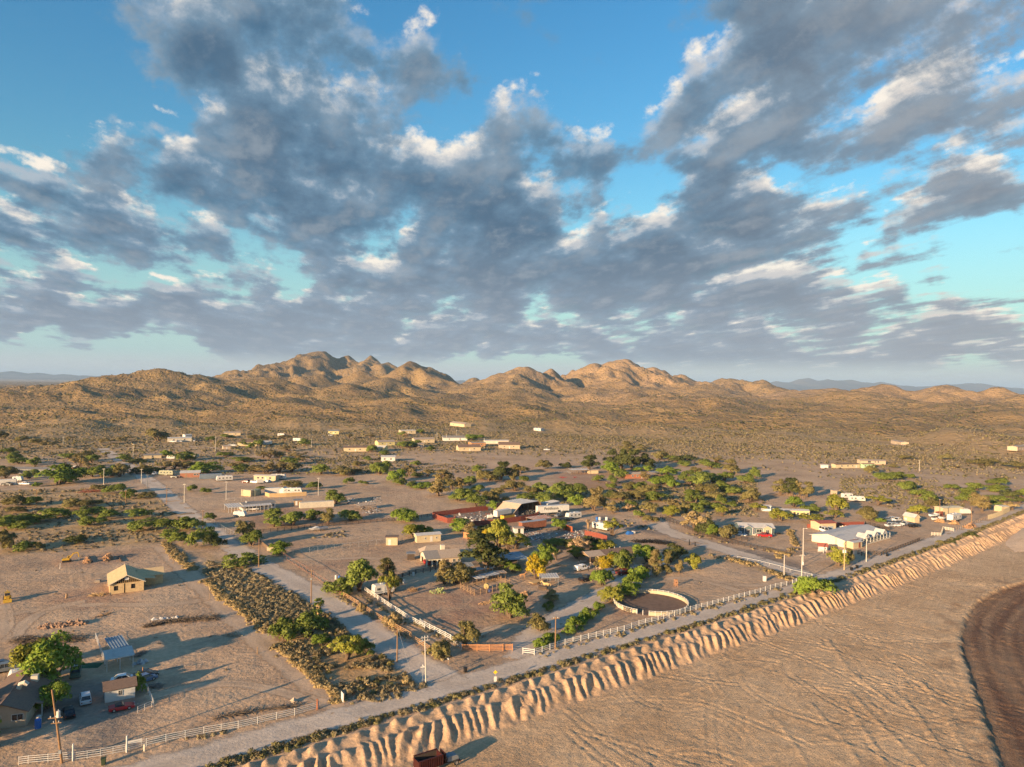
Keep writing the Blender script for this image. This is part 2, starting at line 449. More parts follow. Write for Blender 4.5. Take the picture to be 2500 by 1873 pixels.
def ground_material():
 m, n, b = new_mat('desert_ground')
 pos = wpos(n)
 z = attr(n, 'zone')
 zs = n.n('ShaderNodeSeparateColor'); n.put(zs.inputs[0], z[0])
 scrub, red, dark = zs.outputs          # dry scrub land / reddish soil / dark gravel
 big = n.noise(pos, 0.018, 5, 0.6)
 med = n.noise(pos, 0.11, 6, 0.62)
 fin = n.noise(pos, 0.9, 5, 0.65)
 st0 = n.n('ShaderNodeMapping'); n.put(st0.inputs[0], pos); st0.inputs[2].default_value = (0, 0, R(-38))
 st = n.n('ShaderNodeMapping'); n.put(st.inputs[0], st0.outputs[0]); st.inputs[3].default_value = (0.035, 0.30, 1)
 streak = n.noise(st.outputs[0], 1.0, 5, 0.6)
 col = n.mix(n.ramp(big, .3, .7), (0.47, 0.305, 0.182), (0.60, 0.41, 0.258))
 col = n.mix(n.m('MULTIPLY', n.ramp(streak, .45, .65), 0.35), col, (0.60, 0.43, 0.285))
 col = n.mix(n.m('MULTIPLY', n.ramp(med, .46, .68), 0.55), col, (0.34, 0.225, 0.145))
 sc = n.mix(n.ramp(med, .35, .65), (0.40, 0.250, 0.112), (0.55, 0.36, 0.170))
 col = n.mix(n.m('MULTIPLY', scrub, 0.9), col, sc)
 col = n.mix(n.m('MULTIPLY', red, n.ramp(med, .35, .6, .35, .9)), col, (0.36, 0.20, 0.125))
 col = n.mix(n.m('MULTIPLY', dark, n.ramp(med, .25, .6, .65, 1.0)), col, (0.20, 0.165, 0.14))
 pat = n.noise(pos, 0.055, 6, 0.66)
 col = n.mix(n.m('MULTIPLY', n.ramp(pat, .50, .66), n.m('SUBTRACT', 0.6, n.m('MULTIPLY', scrub, 0.4))), col, (0.66, 0.465, 0.295))  # pale sandy patches, part of them sunlit streaks put into the colour
 col = n.mix(n.m('MULTIPLY', n.ramp(pat, .47, .34), 0.55), col, (0.27, 0.185, 0.125))
 hc, hsp = hill_color(n, pos, 0.0)
 hc = n.mix(0.55, hc, n.mix(n.ramp(med, .35, .65), (0.42, 0.275, 0.128), (0.56, 0.375, 0.185)))
 hl = z[3]
 col = n.mix(hl, col, hc)
 fl = n.ramp(fin, .35, .75, .82, 1.12)
 col = n.mix(1.0, col, n.n_rgb(fl), 'MULTIPLY')
 n.put(b.inputs['Base Color'], col)
 b.inputs['Roughness'].default_value = 0.95
 h = n.m('ADD', n.m('MULTIPLY', fin, 0.35), n.m('ADD', n.m('MULTIPLY', med, 1.0), n.m('ADD', n.m('MULTIPLY', streak, 0.6), n.m('MULTIPLY', n.m('MULTIPLY', hsp, hl), 3.0))))
 bump(n, b, h, 0.95, 0.65)
 return m
def _n_rgb(self, f):
 c = self.n('ShaderNodeCombineColor')
 for i in range(3):
  self.put(c.inputs[i], f)
 return c.outputs[0]
NT.n_rgb = _n_rgb
def hill_material():
 m, n, b = new_mat('desert_hills')
 pos = wpos(n)
 geo = n.n('ShaderNodeNewGeometry')
 ns = n.n('ShaderNodeSeparateXYZ'); n.put(ns.inputs[0], geo.outputs['Normal'])
 rk = attr(n, 'rocky')[2]
 col, sp = hill_color(n, pos, rk)
 med = n.noise(pos, 0.03, 5, 0.62)
 fin = n.noise(pos, 0.16, 5, 0.7)
 fl = n.ramp(fin, .3, .75, .78, 1.18)
 col = n.mix(1.0, col, n.n_rgb(fl), 'MULTIPLY')
 n.put(b.inputs['Base Color'], col)
 b.inputs['Roughness'].default_value = 0.95
 h = n.m('ADD', n.m('MULTIPLY', fin, 2.0), n.m('ADD', n.m('MULTIPLY', med, 5.0), n.m('MULTIPLY', sp, 1.6)))
 bump(n, b, h, 0.9, 1.6)
 return m
def plain_mat(name, col, rough=0.8, var=0.12, scale=1.5, metal=0.0, bumpd=0.0, spec=0.3, col2=None):
 """painted, wooden or fabric surface: the colour with soft weathering"""
 if name in MATS:
  return MATS[name]
 m, n, b = new_mat(name)
 tcn = n.n('ShaderNodeTexCoord').outputs['Object']
 nz = n.noise(tcn, scale, 5, 0.65)
 c2 = col2 or tuple(c * (1 - 2.2 * var) for c in col)
 n.put(b.inputs['Base Color'], n.mix(n.ramp(nz, .38, .72), col, c2))
 b.inputs['Roughness'].default_value = rough
 b.inputs['Metallic'].default_value = metal
 b.inputs['Specular IOR Level'].default_value = spec
 if bumpd:
  bump(n, b, n.noise(tcn, scale * 6, 4, 0.6), 0.6, bumpd)
 MATS[name] = m
 return m
# ------------------------------------------------------------------ zones of the ground
def poly_px(pts, t='S'):
 return np.array([[*plane(*T(t, *p)).xy] for p in pts])
def in_poly(x, y, poly):
 ins = np.zeros(x.shape, bool)
 j = len(poly) - 1
 for i in range(len(poly)):
  xi, yi = poly[i]; xj, yj = poly[j]
  c = ((yi > y) != (yj > y)) & (x < (xj - xi) * (y - yi) / (yj - yi + 1e-12) + xi)
  ins ^= c
  j = i
 return ins
def soft_poly(x, y, poly, w):
 """1 inside, falling to 0 over w metres at a wobbly edge"""
 x = x + 0.6 * w * fbm(x / (3 * w), y / (3 * w), 2, 71); y = y + 0.6 * w * fbm(x / (3 * w), y / (3 * w), 2, 72)
 d = np.full(x.shape, 1e9)
 for i in range(len(poly)):
  ax, ay = poly[i - 1]; bx, by = poly[i]
  ex, ey = bx - ax, by - ay
  t = np.clip(((x - ax) * ex + (y - ay) * ey) / (ex * ex + ey * ey + 1e-9), 0, 1)
  d = np.minimum(d, np.hypot(x - ax - t * ex, y - ay - t * ey))
 d = np.where(in_poly(x, y, poly), d, -d)
 return sstep(-w / 2, w / 2, d)
GRAVEL = [('A', [(330, 880), (960, 800), (1330, 1010), (1320, 1180), (1230, 1390), (700, 1540), (620, 1260), (330, 1180)]),
   ('E', [(1130, 200), (1600, 170), (2010, 280), (2100, 420), (1500, 330), (1000, 300)]), ('G3', [(880, 870), (1420, 830), (1980, 930), (2200, 900), (2212, 1010), (1700, 960), (1100, 1030)]),
   ('F', [(0, 130), (1100, 290), (1750, 560), (2110, 600), (1990, 480), (1200, 280), (500, 130), (0, 20)]), ('E', [(930, 1180), (1300, 1030), (2200, 560), (2212, 640), (1500, 1050), (1100, 1300)])]
REDS = [('C', [(400, 880), (900, 650), (1400, 800), (1380, 900), (700, 960)]), ('C', [(760, 420), (1330, 380), (1340, 500), (800, 540)]), ('E', [(0, 760), (900, 700), (1200, 830), (880, 1250), (450, 1280), (0, 1000)]), ('F', [(210, 830), (520, 820), (870, 880), (700, 980), (240, 1000)]), ('D', [(900, 480), (1500, 430), (1500, 540), (1000, 560)]),
  ('G4', [(0, 440), (500, 440), (1050, 520), (900, 660), (0, 600)]), ('G2', [(1000, 820), (1500, 880), (2212, 900), (2212, 1000), (700, 1050), (700, 900)])]
SCRUBS = [('D', [(0, 640), (0, 400), (180, 480), (480, 520), (1330, 1110), (1200, 1224), (580, 1224), (280, 800)]), ('B', [(200, 0), (950, 0), (1350, 330), (2000, 760), (2130, 880), (2000, 960), (1330, 990), (800, 560), (560, 330)]),
   ('C', [(0, 0), (1900, 0), (1960, 160), (1560, 300), (0, 420)]), ('G1', [(0, 640), (1200, 640), (1650, 700), (2000, 960), (2212, 1106), (0, 1106)]), ('G4', [(700, 560), (1200, 600), (1400, 560), (2212, 560), (2212, 940), (1300, 920), (0, 760), (0, 600)]),
   ('F', [(850, 420), (1300, 440), (2000, 600), (1900, 660), (1300, 480)])]
def zones(x, y):
 d = np.hypot(x, y)
 n1 = fbm(x / 60, y / 60, 4, 81)
 scrub = sstep(520, 700, d + 90 * n1)
 for t, p in SCRUBS:
  scrub = np.maximum(scrub, soft_poly(x, y, poly_px(p, t), 5.0))
 red = np.clip(0.5 * sstep(.05, .45, fbm(x / 24, y / 24, 4, 91)), 0, 1) * (1 - 0.6 * scrub)
 for t, p in REDS:
  red = np.maximum(red, 0.9 * soft_poly(x, y, poly_px(p, t), 9.0))
 dark = 0.0 * x
 for t, p in GRAVEL:
  dark = np.maximum(dark, 0.85 * soft_poly(x, y, poly_px(p, t), 5.0))
 return np.stack([scrub, red, dark, sstep(560, 960, d + 120 * n1)], -1)
# ------------------------------------------------------------------ ground, hills, distant ranges
M_GROUND = ground_material(); M_HILL = hill_material()
az = np.concatenate([np.linspace(-66, -40, 40)[:-1], np.linspace(-40, 40, 620), np.linspace(40, 66, 40)[1:]])
az = np.radians(az)
def polar(name, ds, mat, extra=None, lift=0.0):
 D, A = np.meshgrid(ds, az, indexing='ij')
 X, Y = D * np.sin(A), D * np.cos(A)
 Z = land(X, Y) + lift
 at_ = extra(X.ravel(), Y.ravel()) if extra else None
 o = mesh_np(name, np.stack([X, Y, Z], -1).reshape(-1, 3), grid_faces(len(ds), len(az))[:, ::-1], mat, smooth=True, attrs=at_)
 return tag(o, kind='structure')
near_d = 60 * 1733 / np.linspace(2300, 62, 380)
near_d = near_d[near_d < 1000]
near_d = np.append(near_d, 1000.0)
polar('ground', near_d, M_GROUND, lambda x, y: {'zone': zones(x, y)})
hill_d = np.concatenate([np.arange(1000, 1400, 6.5), np.arange(1400, 4200, 10.5), np.geomspace(4210, 9000, 40)])
def rocky(x, y):
 r = np.zeros_like(x)
 for (hx, hy, hd, w) in [(1515, 879, 2750, 420), (1285, 889, 2350, 200), (1590, 903, 2800, 330), (2165, 941, 1900, 260), (2310, 953, 2000, 260), (2310, 1037, 820, 50), (1500, 955, 1900, 200), (1980, 955, 2300, 300), (1620, 975, 1500, 160)]:
  X, Y, _ = skyline(hx, hy, hd)
  r = np.maximum(r, np.exp(-((x - X) ** 2 + (y - Y) ** 2) / (w * w)))
 return {'rocky': np.clip(r * (0.8 + 0.8 * fbm(x / 50, y / 50, 3, 5)), 0, 1)}
polar('hills', hill_d, M_HILL, rocky)
FAR = [  # (distance, [(photo x, photo y of the crest)...])
 (16000, [(-500, 905), (-250, 898), (0, 911), (30, 906), (50, 911), (70, 913), (95, 911), (120, 916), (160, 912), (185, 917), (215, 916), (240, 921), (270, 914), (290, 921), (320, 926), (345, 922), (420, 930), (470, 924), (500, 918), (530, 921), (570, 912), (600, 914), (660, 918), (720, 924), (900, 930), (1090, 932), (1112, 929), (1130, 928), (1150, 931), (1300, 935), (1500, 938), (1650, 938)]),
 (17000, [(1650, 940), (1760, 932), (1850, 937), (1880, 933), (1895, 930), (1930, 934), (1950, 925), (1975, 923), (1990, 931), (2020, 926), (2050, 929), (2080, 926), (2100, 933), (2130, 935), (2150, 931), (2180, 940), (2240, 944), (2280, 941), (2330, 938), (2370, 935), (2400, 936), (2440, 944), (2500, 948), (2700, 940), (2900, 946)]),
 (27000, [(1900, 938), (1950, 928), (1975, 922), (2000, 930), (2050, 940)]),
]
m_far, nf, bf = new_mat('distant_range')
pos = wpos(nf)
nf.put(bf.inputs['Base Color'], nf.mix(nf.ramp(nf.noise(pos, 0.0012, 4, 0.6), .35, .65), (0.085, 0.075, 0.068), (0.13, 0.11, 0.095)))
bf.inputs['Roughness'].default_value = 1.0
for fd, pts in FAR:
 xs = []; hs = []
 for p in pts:
  X, Y, Z = skyline(p[0], p[1], fd)
  xs.append(X); hs.append(max(Z, 20))
 nx = 700
 X = np.linspace(xs[0], xs[-1], nx)
 H = np.interp(X, xs, hs)
 H = H * (1 + 0.10 * fbm(X / 420, X * 0, 4, 61)) + 34 * fbm(X / 330, X * 0 + 3, 4, 62)
 V = np.linspace(-1, 1, 25)
 XX, VV = np.meshgrid(X, V)
 YY = fd + VV * 2600
 prof = np.exp(-np.abs(VV) ** 1.25 * 2.6)
 ZZ = -6 + np.maximum(H, 0)[None, :] * prof * (1 + 0.35 * (ridged(XX / 900, YY / 900, 4, 63) - .5) * np.clip(np.abs(VV) * 3, 0, 1))
 tag(mesh_np('mountains', np.stack([XX, YY, ZZ], -1).reshape(-1, 3), grid_faces(25, nx), m_far, smooth=True), kind='structure')
# plain that runs on under the ranges to the horizon
mp_, np_, bp_ = new_mat('far_plain')
np_.put(bp_.inputs['Base Color'], np_.mix(np_.ramp(np_.noise(wpos(np_), 0.0016, 5, 0.6), .35, .65), (0.26, 0.19, 0.12), (0.33, 0.24, 0.15)))
bp_.inputs['Roughness'].default_value = 1.0
S_ = 60000.0
tag(mesh_np('plain', [(-S_, -S_, -8), (S_, -S_, -8), (S_, S_, -8), (-S_, S_, -8)], [(0, 1, 2, 3)], mp_), kind='structure')
# ------------------------------------------------------------------ graded field and embankment
def soil_material(name, c1, c2, c3, bstr=0.8, bdist=0.25):
 m, n, b = new_mat(name)
 pos = wpos(n)
 w = attr(n, 'dark_mix')[2]
 big = n.noise(pos, 0.05, 5, 0.62)
 med = n.noise(pos, 0.35, 6, 0.65)
 fin = n.noise(pos, 2.4, 5, 0.7)
 r0 = n.n('ShaderNodeMapping'); n.put(r0.inputs[0], pos); r0.inputs[2].default_value = (0, 0, R(-52))
 r1 = n.n('ShaderNodeMapping'); n.put(r1.inputs[0], r0.outputs[0]); r1.inputs[3].default_value = (0.05, 0.6, 1)
 streak = n.noise(r1.outputs[0], 1.6, 5, 0.65)
 col = n.mix(n.ramp(big, .32, .68), c1, c2)
 col = n.mix(n.m('MULTIPLY', n.ramp(med, .48, .7), 0.45), col, tuple(x * 0.72 for x in c1))
 col = n.mix(n.m('MULTIPLY', n.ramp(streak, .5, .7), 0.4), col, tuple(min(1, x * 1.15) for x in c2))
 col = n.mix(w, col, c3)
 col = n.mix(1.0, col, n.n_rgb(n.ramp(fin, .3, .75, .80, 1.14)), 'MULTIPLY')
 n.put(b.inputs['Base Color'], col)
 b.inputs['Roughness'].default_value = 0.95
 h = n.m('ADD', n.m('MULTIPLY', fin, 0.30), n.m('ADD', n.m('MULTIPLY', med, 0.8), n.m('MULTIPLY', streak, 0.9)))
 bump(n, b, h, bstr, bdist)
 return m
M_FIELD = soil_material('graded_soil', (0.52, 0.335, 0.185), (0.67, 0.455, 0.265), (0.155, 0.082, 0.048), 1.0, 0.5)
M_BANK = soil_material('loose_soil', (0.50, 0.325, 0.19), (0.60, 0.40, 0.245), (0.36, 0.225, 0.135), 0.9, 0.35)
PIT = [(2700, 1380), (2500, 1415), (2400, 1450), (2350, 1500), (2342, 1560), (2352, 1610), (2370, 1660), (2395, 1730), (2420, 1800), (2450, 1900), (2520, 2050), (2900, 2050), (2900, 1400)]
PITP = np.array([[*plane(x, y, FIELD_Z).xy] for x, y in PIT])
_k = len(PITP); _u = np.linspace(0, _k, 140, endpoint=False)
_q = np.stack([np.interp(_u, np.arange(_k + 1), np.append(PITP[:, i], PITP[0, i])) for i in (0, 1)], -1)
PITP = sum(np.roll(_q, j, 0) for j in range(-9, 10)) / 19
def dist_poly(x, y, poly):
 d = np.full(x.shape, 1e9)
 for i in range(len(poly)):
  ax, ay = poly[i - 1]; ex, ey = poly[i][0] - ax, poly[i][1] - ay
  t = np.clip(((x - ax) * ex + (y - ay) * ey) / (ex * ex + ey * ey + 1e-9), 0, 1)
  d = np.minimum(d, np.hypot(x - ax - t * ex, y - ay - t * ey))
 return np.where(in_poly(x, y, poly), d, -d)
ss = np.concatenate([np.arange(-60, 8, 1.2), np.arange(8, 235, 0.40), np.arange(235, 372, 0.8)]); ts = np.concatenate([np.arange(7.4, 80, 0.40), np.arange(80, 150, 1.8)])
TT, SS = np.meshgrid(ts, ss)
FX, FY = bank_xy(SS, TT)
pd = dist_poly(FX, FY, PITP[::2]) + 0.9 * fbm(FX / 4, FY / 4, 3, 112)
inpit = sstep(-0.3, 0.6, pd)
ang = np.radians(52)
au, av = FX * np.cos(ang) + FY * np.sin(ang), -FX * np.sin(ang) + FY * np.cos(ang)
FZ = FIELD_Z + 0.10 * fbm(FX / 9, FY / 9, 4, 101) + 0.045 * fbm(FX / 1.7, FY / 1.7, 3, 102)
FZ += 0.17 * fbm(au / 13, av / 1.5, 4, 103) * sstep(0.0, 0.4, 0.35 + fbm(FX / 30, FY / 30, 2, 104)) + 0.13 * fbm(av / 16, au / 1.6, 3, 113) * sstep(0.0, 0.3, fbm(FX / 26, FY / 26, 2, 114))
curl = np.hypot(FX - 60, FY - 95)
FZ += 0.05 * np.sin(curl * 5.2 + 5 * fbm(FX / 15, FY / 15, 3, 105)) * sstep(0.05, 0.3, fbm(FX / 22, FY / 22, 3, 106))
def windrow(pts, w, h):
 global FZ
 q = [plane(x, y, FIELD_Z) for x, y in pts]
 d = np.full(FX.shape, 1e9)
 for a, b2 in zip(q[:-1], q[1:]):
  ex, ey = b2.x - a.x, b2.y - a.y
  t = np.clip(((FX - a.x) * ex + (FY - a.y) * ey) / (ex * ex + ey * ey), 0, 1)
  d = np.minimum(d, np.hypot(FX - a.x - t * ex, FY - a.y - t * ey))
 FZ = FZ + h * np.exp(-(d / w) ** 2) * (0.7 + 0.6 * fbm(FX / 3, FY / 3, 2, 107))
for q in [[(2075, 1690), (2150, 1770), (2260, 1873), (2330, 1960)], [(2165, 1670), (2235, 1740), (2330, 1873)], [(2250, 1660), (2330, 1790), (2390, 1900)], [(2060, 1705), (2140, 1830), (2180, 1900)],
   [(1980, 1720), (2070, 1820), (2120, 1900)], [(2020, 1560), (2075, 1640), (2180, 1720)], [(1900, 1760), (1960, 1850), (2000, 1930)], [(2180, 1620), (2290, 1700), (2350, 1800)], [(1200, 1870), (1500, 1700), (1900, 1560), (2150, 1450)], [(1350, 1880), (1650, 1700), (2000, 1580), (2300, 1440)]]:
 windrow(q, 0.45, 0.20)
rt = np.random.default_rng(77)
for i in range(150):                     # sweeping wheel tracks, two ruts each
 s0, t0, Rr = rt.uniform(0, 230), rt.uniform(8, 75), rt.choice([7, 10, 16, 30, 60, 120]) * rt.uniform(.8, 1.3)
 hx, hy = bank_xy(s0, t0); a = rt.uniform(0, 6.28)
 cx_, cy_ = hx - Rr * math.cos(a), hy - Rr * math.sin(a)
 q = np.hypot(FX - cx_, FY - cy_)
 m = np.abs(q - Rr) < 2.2
 da = np.abs((np.arctan2(FY[m] - cy_, FX[m] - cx_) - a + np.pi) % (2 * np.pi) - np.pi)
 w8 = sstep(1.0, .7, da * Rr / rt.uniform(12, 26)) * rt.uniform(.5, 1.2)
 dq = q[m] - Rr
 for off in (-.9, .9):
  FZ[m] += w8 * (-.085 * np.exp(-((dq - off) / .26) ** 2) + .06 * np.exp(-((dq - off - .5) / .24) ** 2))
FZ += 0.055 * fbm(FX / 0.95, FY / 0.95, 3, 115)
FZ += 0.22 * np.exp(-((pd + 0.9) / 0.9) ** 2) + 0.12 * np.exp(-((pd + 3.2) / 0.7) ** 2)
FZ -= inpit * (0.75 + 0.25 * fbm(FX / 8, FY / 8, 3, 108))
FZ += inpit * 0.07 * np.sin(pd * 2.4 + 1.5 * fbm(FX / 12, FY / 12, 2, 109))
dark_mix = np.clip(inpit * (0.86 + 0.5 * fbm(pd / 3, au / 60, 3, 110)), 0, 1)
dark_mix = np.maximum(dark_mix, 0.5 * np.exp(-((pd + 3) / 4.0) ** 2) * sstep(-.1, .4, fbm(FX / 6, FY / 6, 3, 111)))
tag(mesh_np('graded_field', np.stack([FX, FY, FZ], -1).reshape(-1, 3), grid_faces(len(ss), len(ts))[:, ::-1], M_FIELD, smooth=True, attrs={'dark_mix': dark_mix.ravel()}), kind='structure')
# the bank itself: a row of dumped humps above, ribs and gullies running down to the field
ss = np.arange(-30, 372, 0.30); ts = np.concatenate([np.linspace(-5.0, -2.4, 6), np.linspace(-2.2, 9.2, 56)])
TT, SS = np.meshgrid(ts, ss)
FX, FY = bank_xy(SS, TT)
slant = SS + 0.55 * TT + 1.6 * fbm(SS / 7, TT / 9, 3, 120)
hump = 0.5 + 0.5 * np.sin(slant * 2 * np.pi / 3.7 + 9.0 * fbm(SS / 19, TT * 0, 3, 121))
hamp = 0.2 + 1.0 * np.clip(fbm(SS / 9, TT * 0, 4, 122) + .35, 0, 1)
up = np.exp(-((TT - 0.1) / 1.55) ** 2)
Z1 = up * (0.55 + hamp * hump ** 1.4 * 1.05)
edge = 3.1 + 1.3 * fbm(SS / 6, TT * 0, 3, 123)
slope = sstep(0, 1, (TT - edge) / 4.9)
lin = np.clip((TT - edge) / 4.6, 0, 1)
base = 0.25 + (FIELD_Z - 0.25) * (0.55 * slope + 0.45 * lin)
ribn = slant * 2 * np.pi / 2.5 + 16.0 * fbm(SS / 15, TT / 30, 3, 124)
rib = np.clip(1 - np.abs(np.sin(ribn / 2)), 0, 1) ** (0.9 + 0.7 * fbm(SS / 8, TT / 30, 2, 128)) * (1 + .8 * fbm(SS / 5, TT / 12, 2, 132)) + 0.30 * fbm(SS / 0.9, TT / 2.4, 3, 129)
ramp_ = np.sin(np.pi * np.clip((TT - edge + 1.5) / 6.2, 0, 1)) ** 0.8
ribamp = (0.22 + 1.2 * np.clip(fbm(SS / 10, TT * 0 + 4, 4, 125) + .38, 0, 1))
Z2 = base + ramp_ * ribamp * (rib - 0.25)
BZ = np.where(TT < 0, 0, base * sstep(1.5, 4.0, TT)) + Z1 + np.where(TT > 1.0, (Z2 - base) * sstep(1.0, 3.0, TT), 0)
BZ += 0.30 * fbm(SS / 1.8, TT / 1.8, 4, 126) * sstep(-3.5, -1.5, TT) * (1 - sstep(7.8, 9.1, TT))
foot = sstep(-5.0, -3.0, TT)
BZ = BZ * foot + land(FX, FY) * (1 - foot) - 0.25 * (1 - sstep(-5.0, -4.6, TT))
toe = sstep(7.7, 9.2, TT)
BZ = BZ * (1 - toe) + (FIELD_Z - 0.30) * toe
pw = np.clip(0.55 * sstep(7.5, 10.5, TT) + 0.5 * sstep(-2.0, -4.0, TT) + 0.4 * (rib < 0.22) * ramp_ , 0, 1) * (0.6 + 0.5 * fbm(SS / 3, TT / 3, 3, 127))  # darker at the toe, the foot and low between the ribs
tag(mesh_np('embankment', np.stack([FX, FY, BZ], -1).reshape(-1, 3), grid_faces(len(ss), len(ts))[:, ::-1], M_BANK, smooth=True, attrs={'dark_mix': np.clip(pw, 0, 1).ravel()}), kind='structure')
def bank_height(s, t):
 i = int(np.clip(np.searchsorted(ss, s), 0, len(ss) - 1)); j = int(np.clip(np.searchsorted(ts, t), 0, len(ts) - 1))
 return float(BZ[i, j])
# smooth stockpile of sand against the far end of the bank
u = np.linspace(-1, 1, 90)
UX, UY = np.meshgrid(u, u)
PX, PY = bank_xy(352 + UX * 70, 17 + UY * 15)
rr = np.hypot(UX * (1 + .08 * fbm(UX * 3, UY * 3, 2, 130)), UY)
PZ = FIELD_Z - 0.2 + 6.5 * np.clip(1 - rr, 0, 1) ** 1.02 + 0.12 * fbm(PX / 3, PY / 3, 3, 131) * (rr < 1)
sp_ = mesh_np('sand_pile', np.stack([PX, PY, PZ], -1).reshape(-1, 3), grid_faces(90, 90)[:, ::-1], soil_material('pale_sand', (0.62, 0.44, 0.29), (0.68, 0.50, 0.34), (0.5, 0.35, 0.22), 0.5, 0.15), smooth=True, attrs={'dark_mix': np.zeros(8100)})
tag(sp_, 'large smooth pile of pale sand at the end of the ribbed earth bank', 'sand pile')
# ------------------------------------------------------------------ roads
def road_material(name, c1, c2):
 m, n, b = new_mat(name)
 pos = wpos(n)
 v = attr(n, 'across')[2]
 big = n.noise(pos, 0.09, 5, 0.6)
 fin = n.noise(pos, 1.4, 5, 0.65)
 col = n.mix(n.ramp(big, .35, .68), c1, c2)
 rutw = n.ramp(n.m('ABSOLUTE', n.m('SUBTRACT', n.m('ABSOLUTE', v), 0.42)), 0.0, 0.22, 1.0, 0.0)
 col = n.mix(n.m('MULTIPLY', rutw, 0.35), col, tuple(x * 1.12 for x in c2))
 col = n.mix(1.0, col, n.n_rgb(n.ramp(fin, .3, .75, .86, 1.1)), 'MULTIPLY')
 n.put(b.inputs['Base Color'], col)
 b.inputs['Roughness'].default_value = 0.92
 bump(n, b, n.m('ADD', fin, n.m('MULTIPLY', big, 2.0)), 0.5, 0.18)
 tr = n.n('ShaderNodeBsdfTransparent'); mx = n.n('ShaderNodeMixShader')
 e = n.m('ADD', n.m('ABSOLUTE', v), n.m('MULTIPLY', n.m('SUBTRACT', n.noise(pos, 0.22, 5, 0.68), 0.5), 1.1))
 n.put(mx.inputs[0], n.ramp(e, 0.62, 0.98)); n.put(mx.inputs[1], b.outputs[0]); n.put(mx.inputs[2], tr.outputs[0])
 o = [x for x in m.node_tree.nodes if x.type == 'OUTPUT_MATERIAL'][0]
 n.put(o.inputs[0], mx.outputs[0])
 return m
M_ROAD = road_material('packed_dirt_road', (0.50, 0.40, 0.31), (0.60, 0.49, 0.385))
M_TRACK = road_material('sandy_track', (0.47, 0.325, 0.21), (0.56, 0.40, 0.265))
def smooth_line(pts, step):
 pts = np.array(pts, float)
 d = np.concatenate([[0], np.cumsum(np.hypot(*np.diff(pts, axis=0).T))])
 n = max(4, int(d[-1] / step))
 s = np.linspace(0, d[-1], n)
 x, y = np.interp(s, d, pts[:, 0]), np.interp(s, d, pts[:, 1])
 k = max(1, int(min(12, n // 6)))
 ker = np.ones(2 * k + 1) / (2 * k + 1)
 xp = np.pad(x, k, mode='reflect', reflect_type='odd'); yp = np.pad(y, k, mode='reflect', reflect_type='odd')
 return np.stack([np.convolve(xp, ker, 'valid'), np.convolve(yp, ker, 'valid')], -1)
ROADS = []
def road(name, pts, width, mat, lift=0.03, step=2.0):
 c = smooth_line(pts, step)
 ROADS.append((c, width))
 t = np.gradient(c, axis=0); t /= np.hypot(t[:, 0], t[:, 1])[:, None]
 nrm = np.stack([t[:, 1], -t[:, 0]], -1)
 w = np.linspace(-1, 1, 13)
 XY = c[:, None, :] + nrm[:, None, :] * (w[None, :, None] * width / 2 * 1.25)
 X, Y = XY[..., 0], XY[..., 1]
 Z = land(X, Y) + lift - 0.02 * np.exp(-((np.abs(w)[None, :] - .42) / .12) ** 2)
 A = np.broadcast_to(w[None, :], X.shape)
 return tag(mesh_np(name, np.stack([X, Y, Z], -1).reshape(-1, 3), grid_faces(len(c), 13)[:, ::-1], mat, smooth=True, attrs={'across': A.ravel()}), kind='structure')
def pxl(*pts):
 return [plane(*T(*p))[:2] for p in pts]
sl_ = np.linspace(-70, 420, 60)
road('road', np.stack(bank_xy(sl_, np.interp(sl_, [-70, 0, 90, 150, 250, 420], [-9.5, -8.6, -8.2, -6.2, -7.2, -6.5])), -1), 7.6, M_ROAD, 0.035)
road('road', pxl(('B', 2350, 880), ('B', 2080, 720), ('B', 1090, 0)) + pxl(('D', 560, 540), ('D', 60, 180), ('G1', 2010, 900), ('G1', 1680, 600), ('G1', 1480, 460), ('G1', 1250, 290), ('G1', 1110, 200)), 9.0, M_ROAD, 0.03)
road('road', pxl(('F', 2260, 690), ('F', 1900, 560), ('F', 1350, 390), ('F', 900, 250), ('F', 560, 150), ('G4', 1130, 990)), 9.0, M_ROAD, 0.026)
road('track', pxl(('B', 1480, 1180), ('B', 1190, 1010), ('B', 820, 700), ('B', 480, 400), ('B', 120, 60), ('C', 1990, 760), ('C', 1740, 520), ('C', 1560, 330)), 6.5, M_TRACK, 0.022)
road('track', pxl(('G1', -200, 660), ('G1', 0, 645), ('G1', 700, 615), ('G1', 1150, 590), ('G1', 1600, 590)), 9.0, M_TRACK, 0.022)
road('track', pxl(('G1', 1150, 200), ('G1', 1500, 185), ('G2', 100, 170), ('G2', 560, 225)), 7.0, M_TRACK, 0.02)
road('track', pxl(('S', 1640, 1060), ('S', 1800, 1066), ('S', 2000, 1072), ('S', 2180, 1082), ('S', 2330, 1094)), 8.0, M_TRACK, 0.12, 4)
road('track', pxl(('S', 2380, 1170), ('S', 2440, 1176), ('S', 2520, 1186)), 6.0, M_TRACK, 0.06)
road('track', pxl(('G3', 1300, 640), ('G3', 1380, 590), ('G3', 1650, 560), ('G3', 2000, 560)), 8.0, M_TRACK, 0.04)
road('driveway', pxl(('E', 1060, 1420), ('E', 1100, 1250), ('E', 1400, 1040), ('E', 1800, 830), ('E', 2212, 610), ('F', 500, 520)), 7.5, M_ROAD, 0.02)
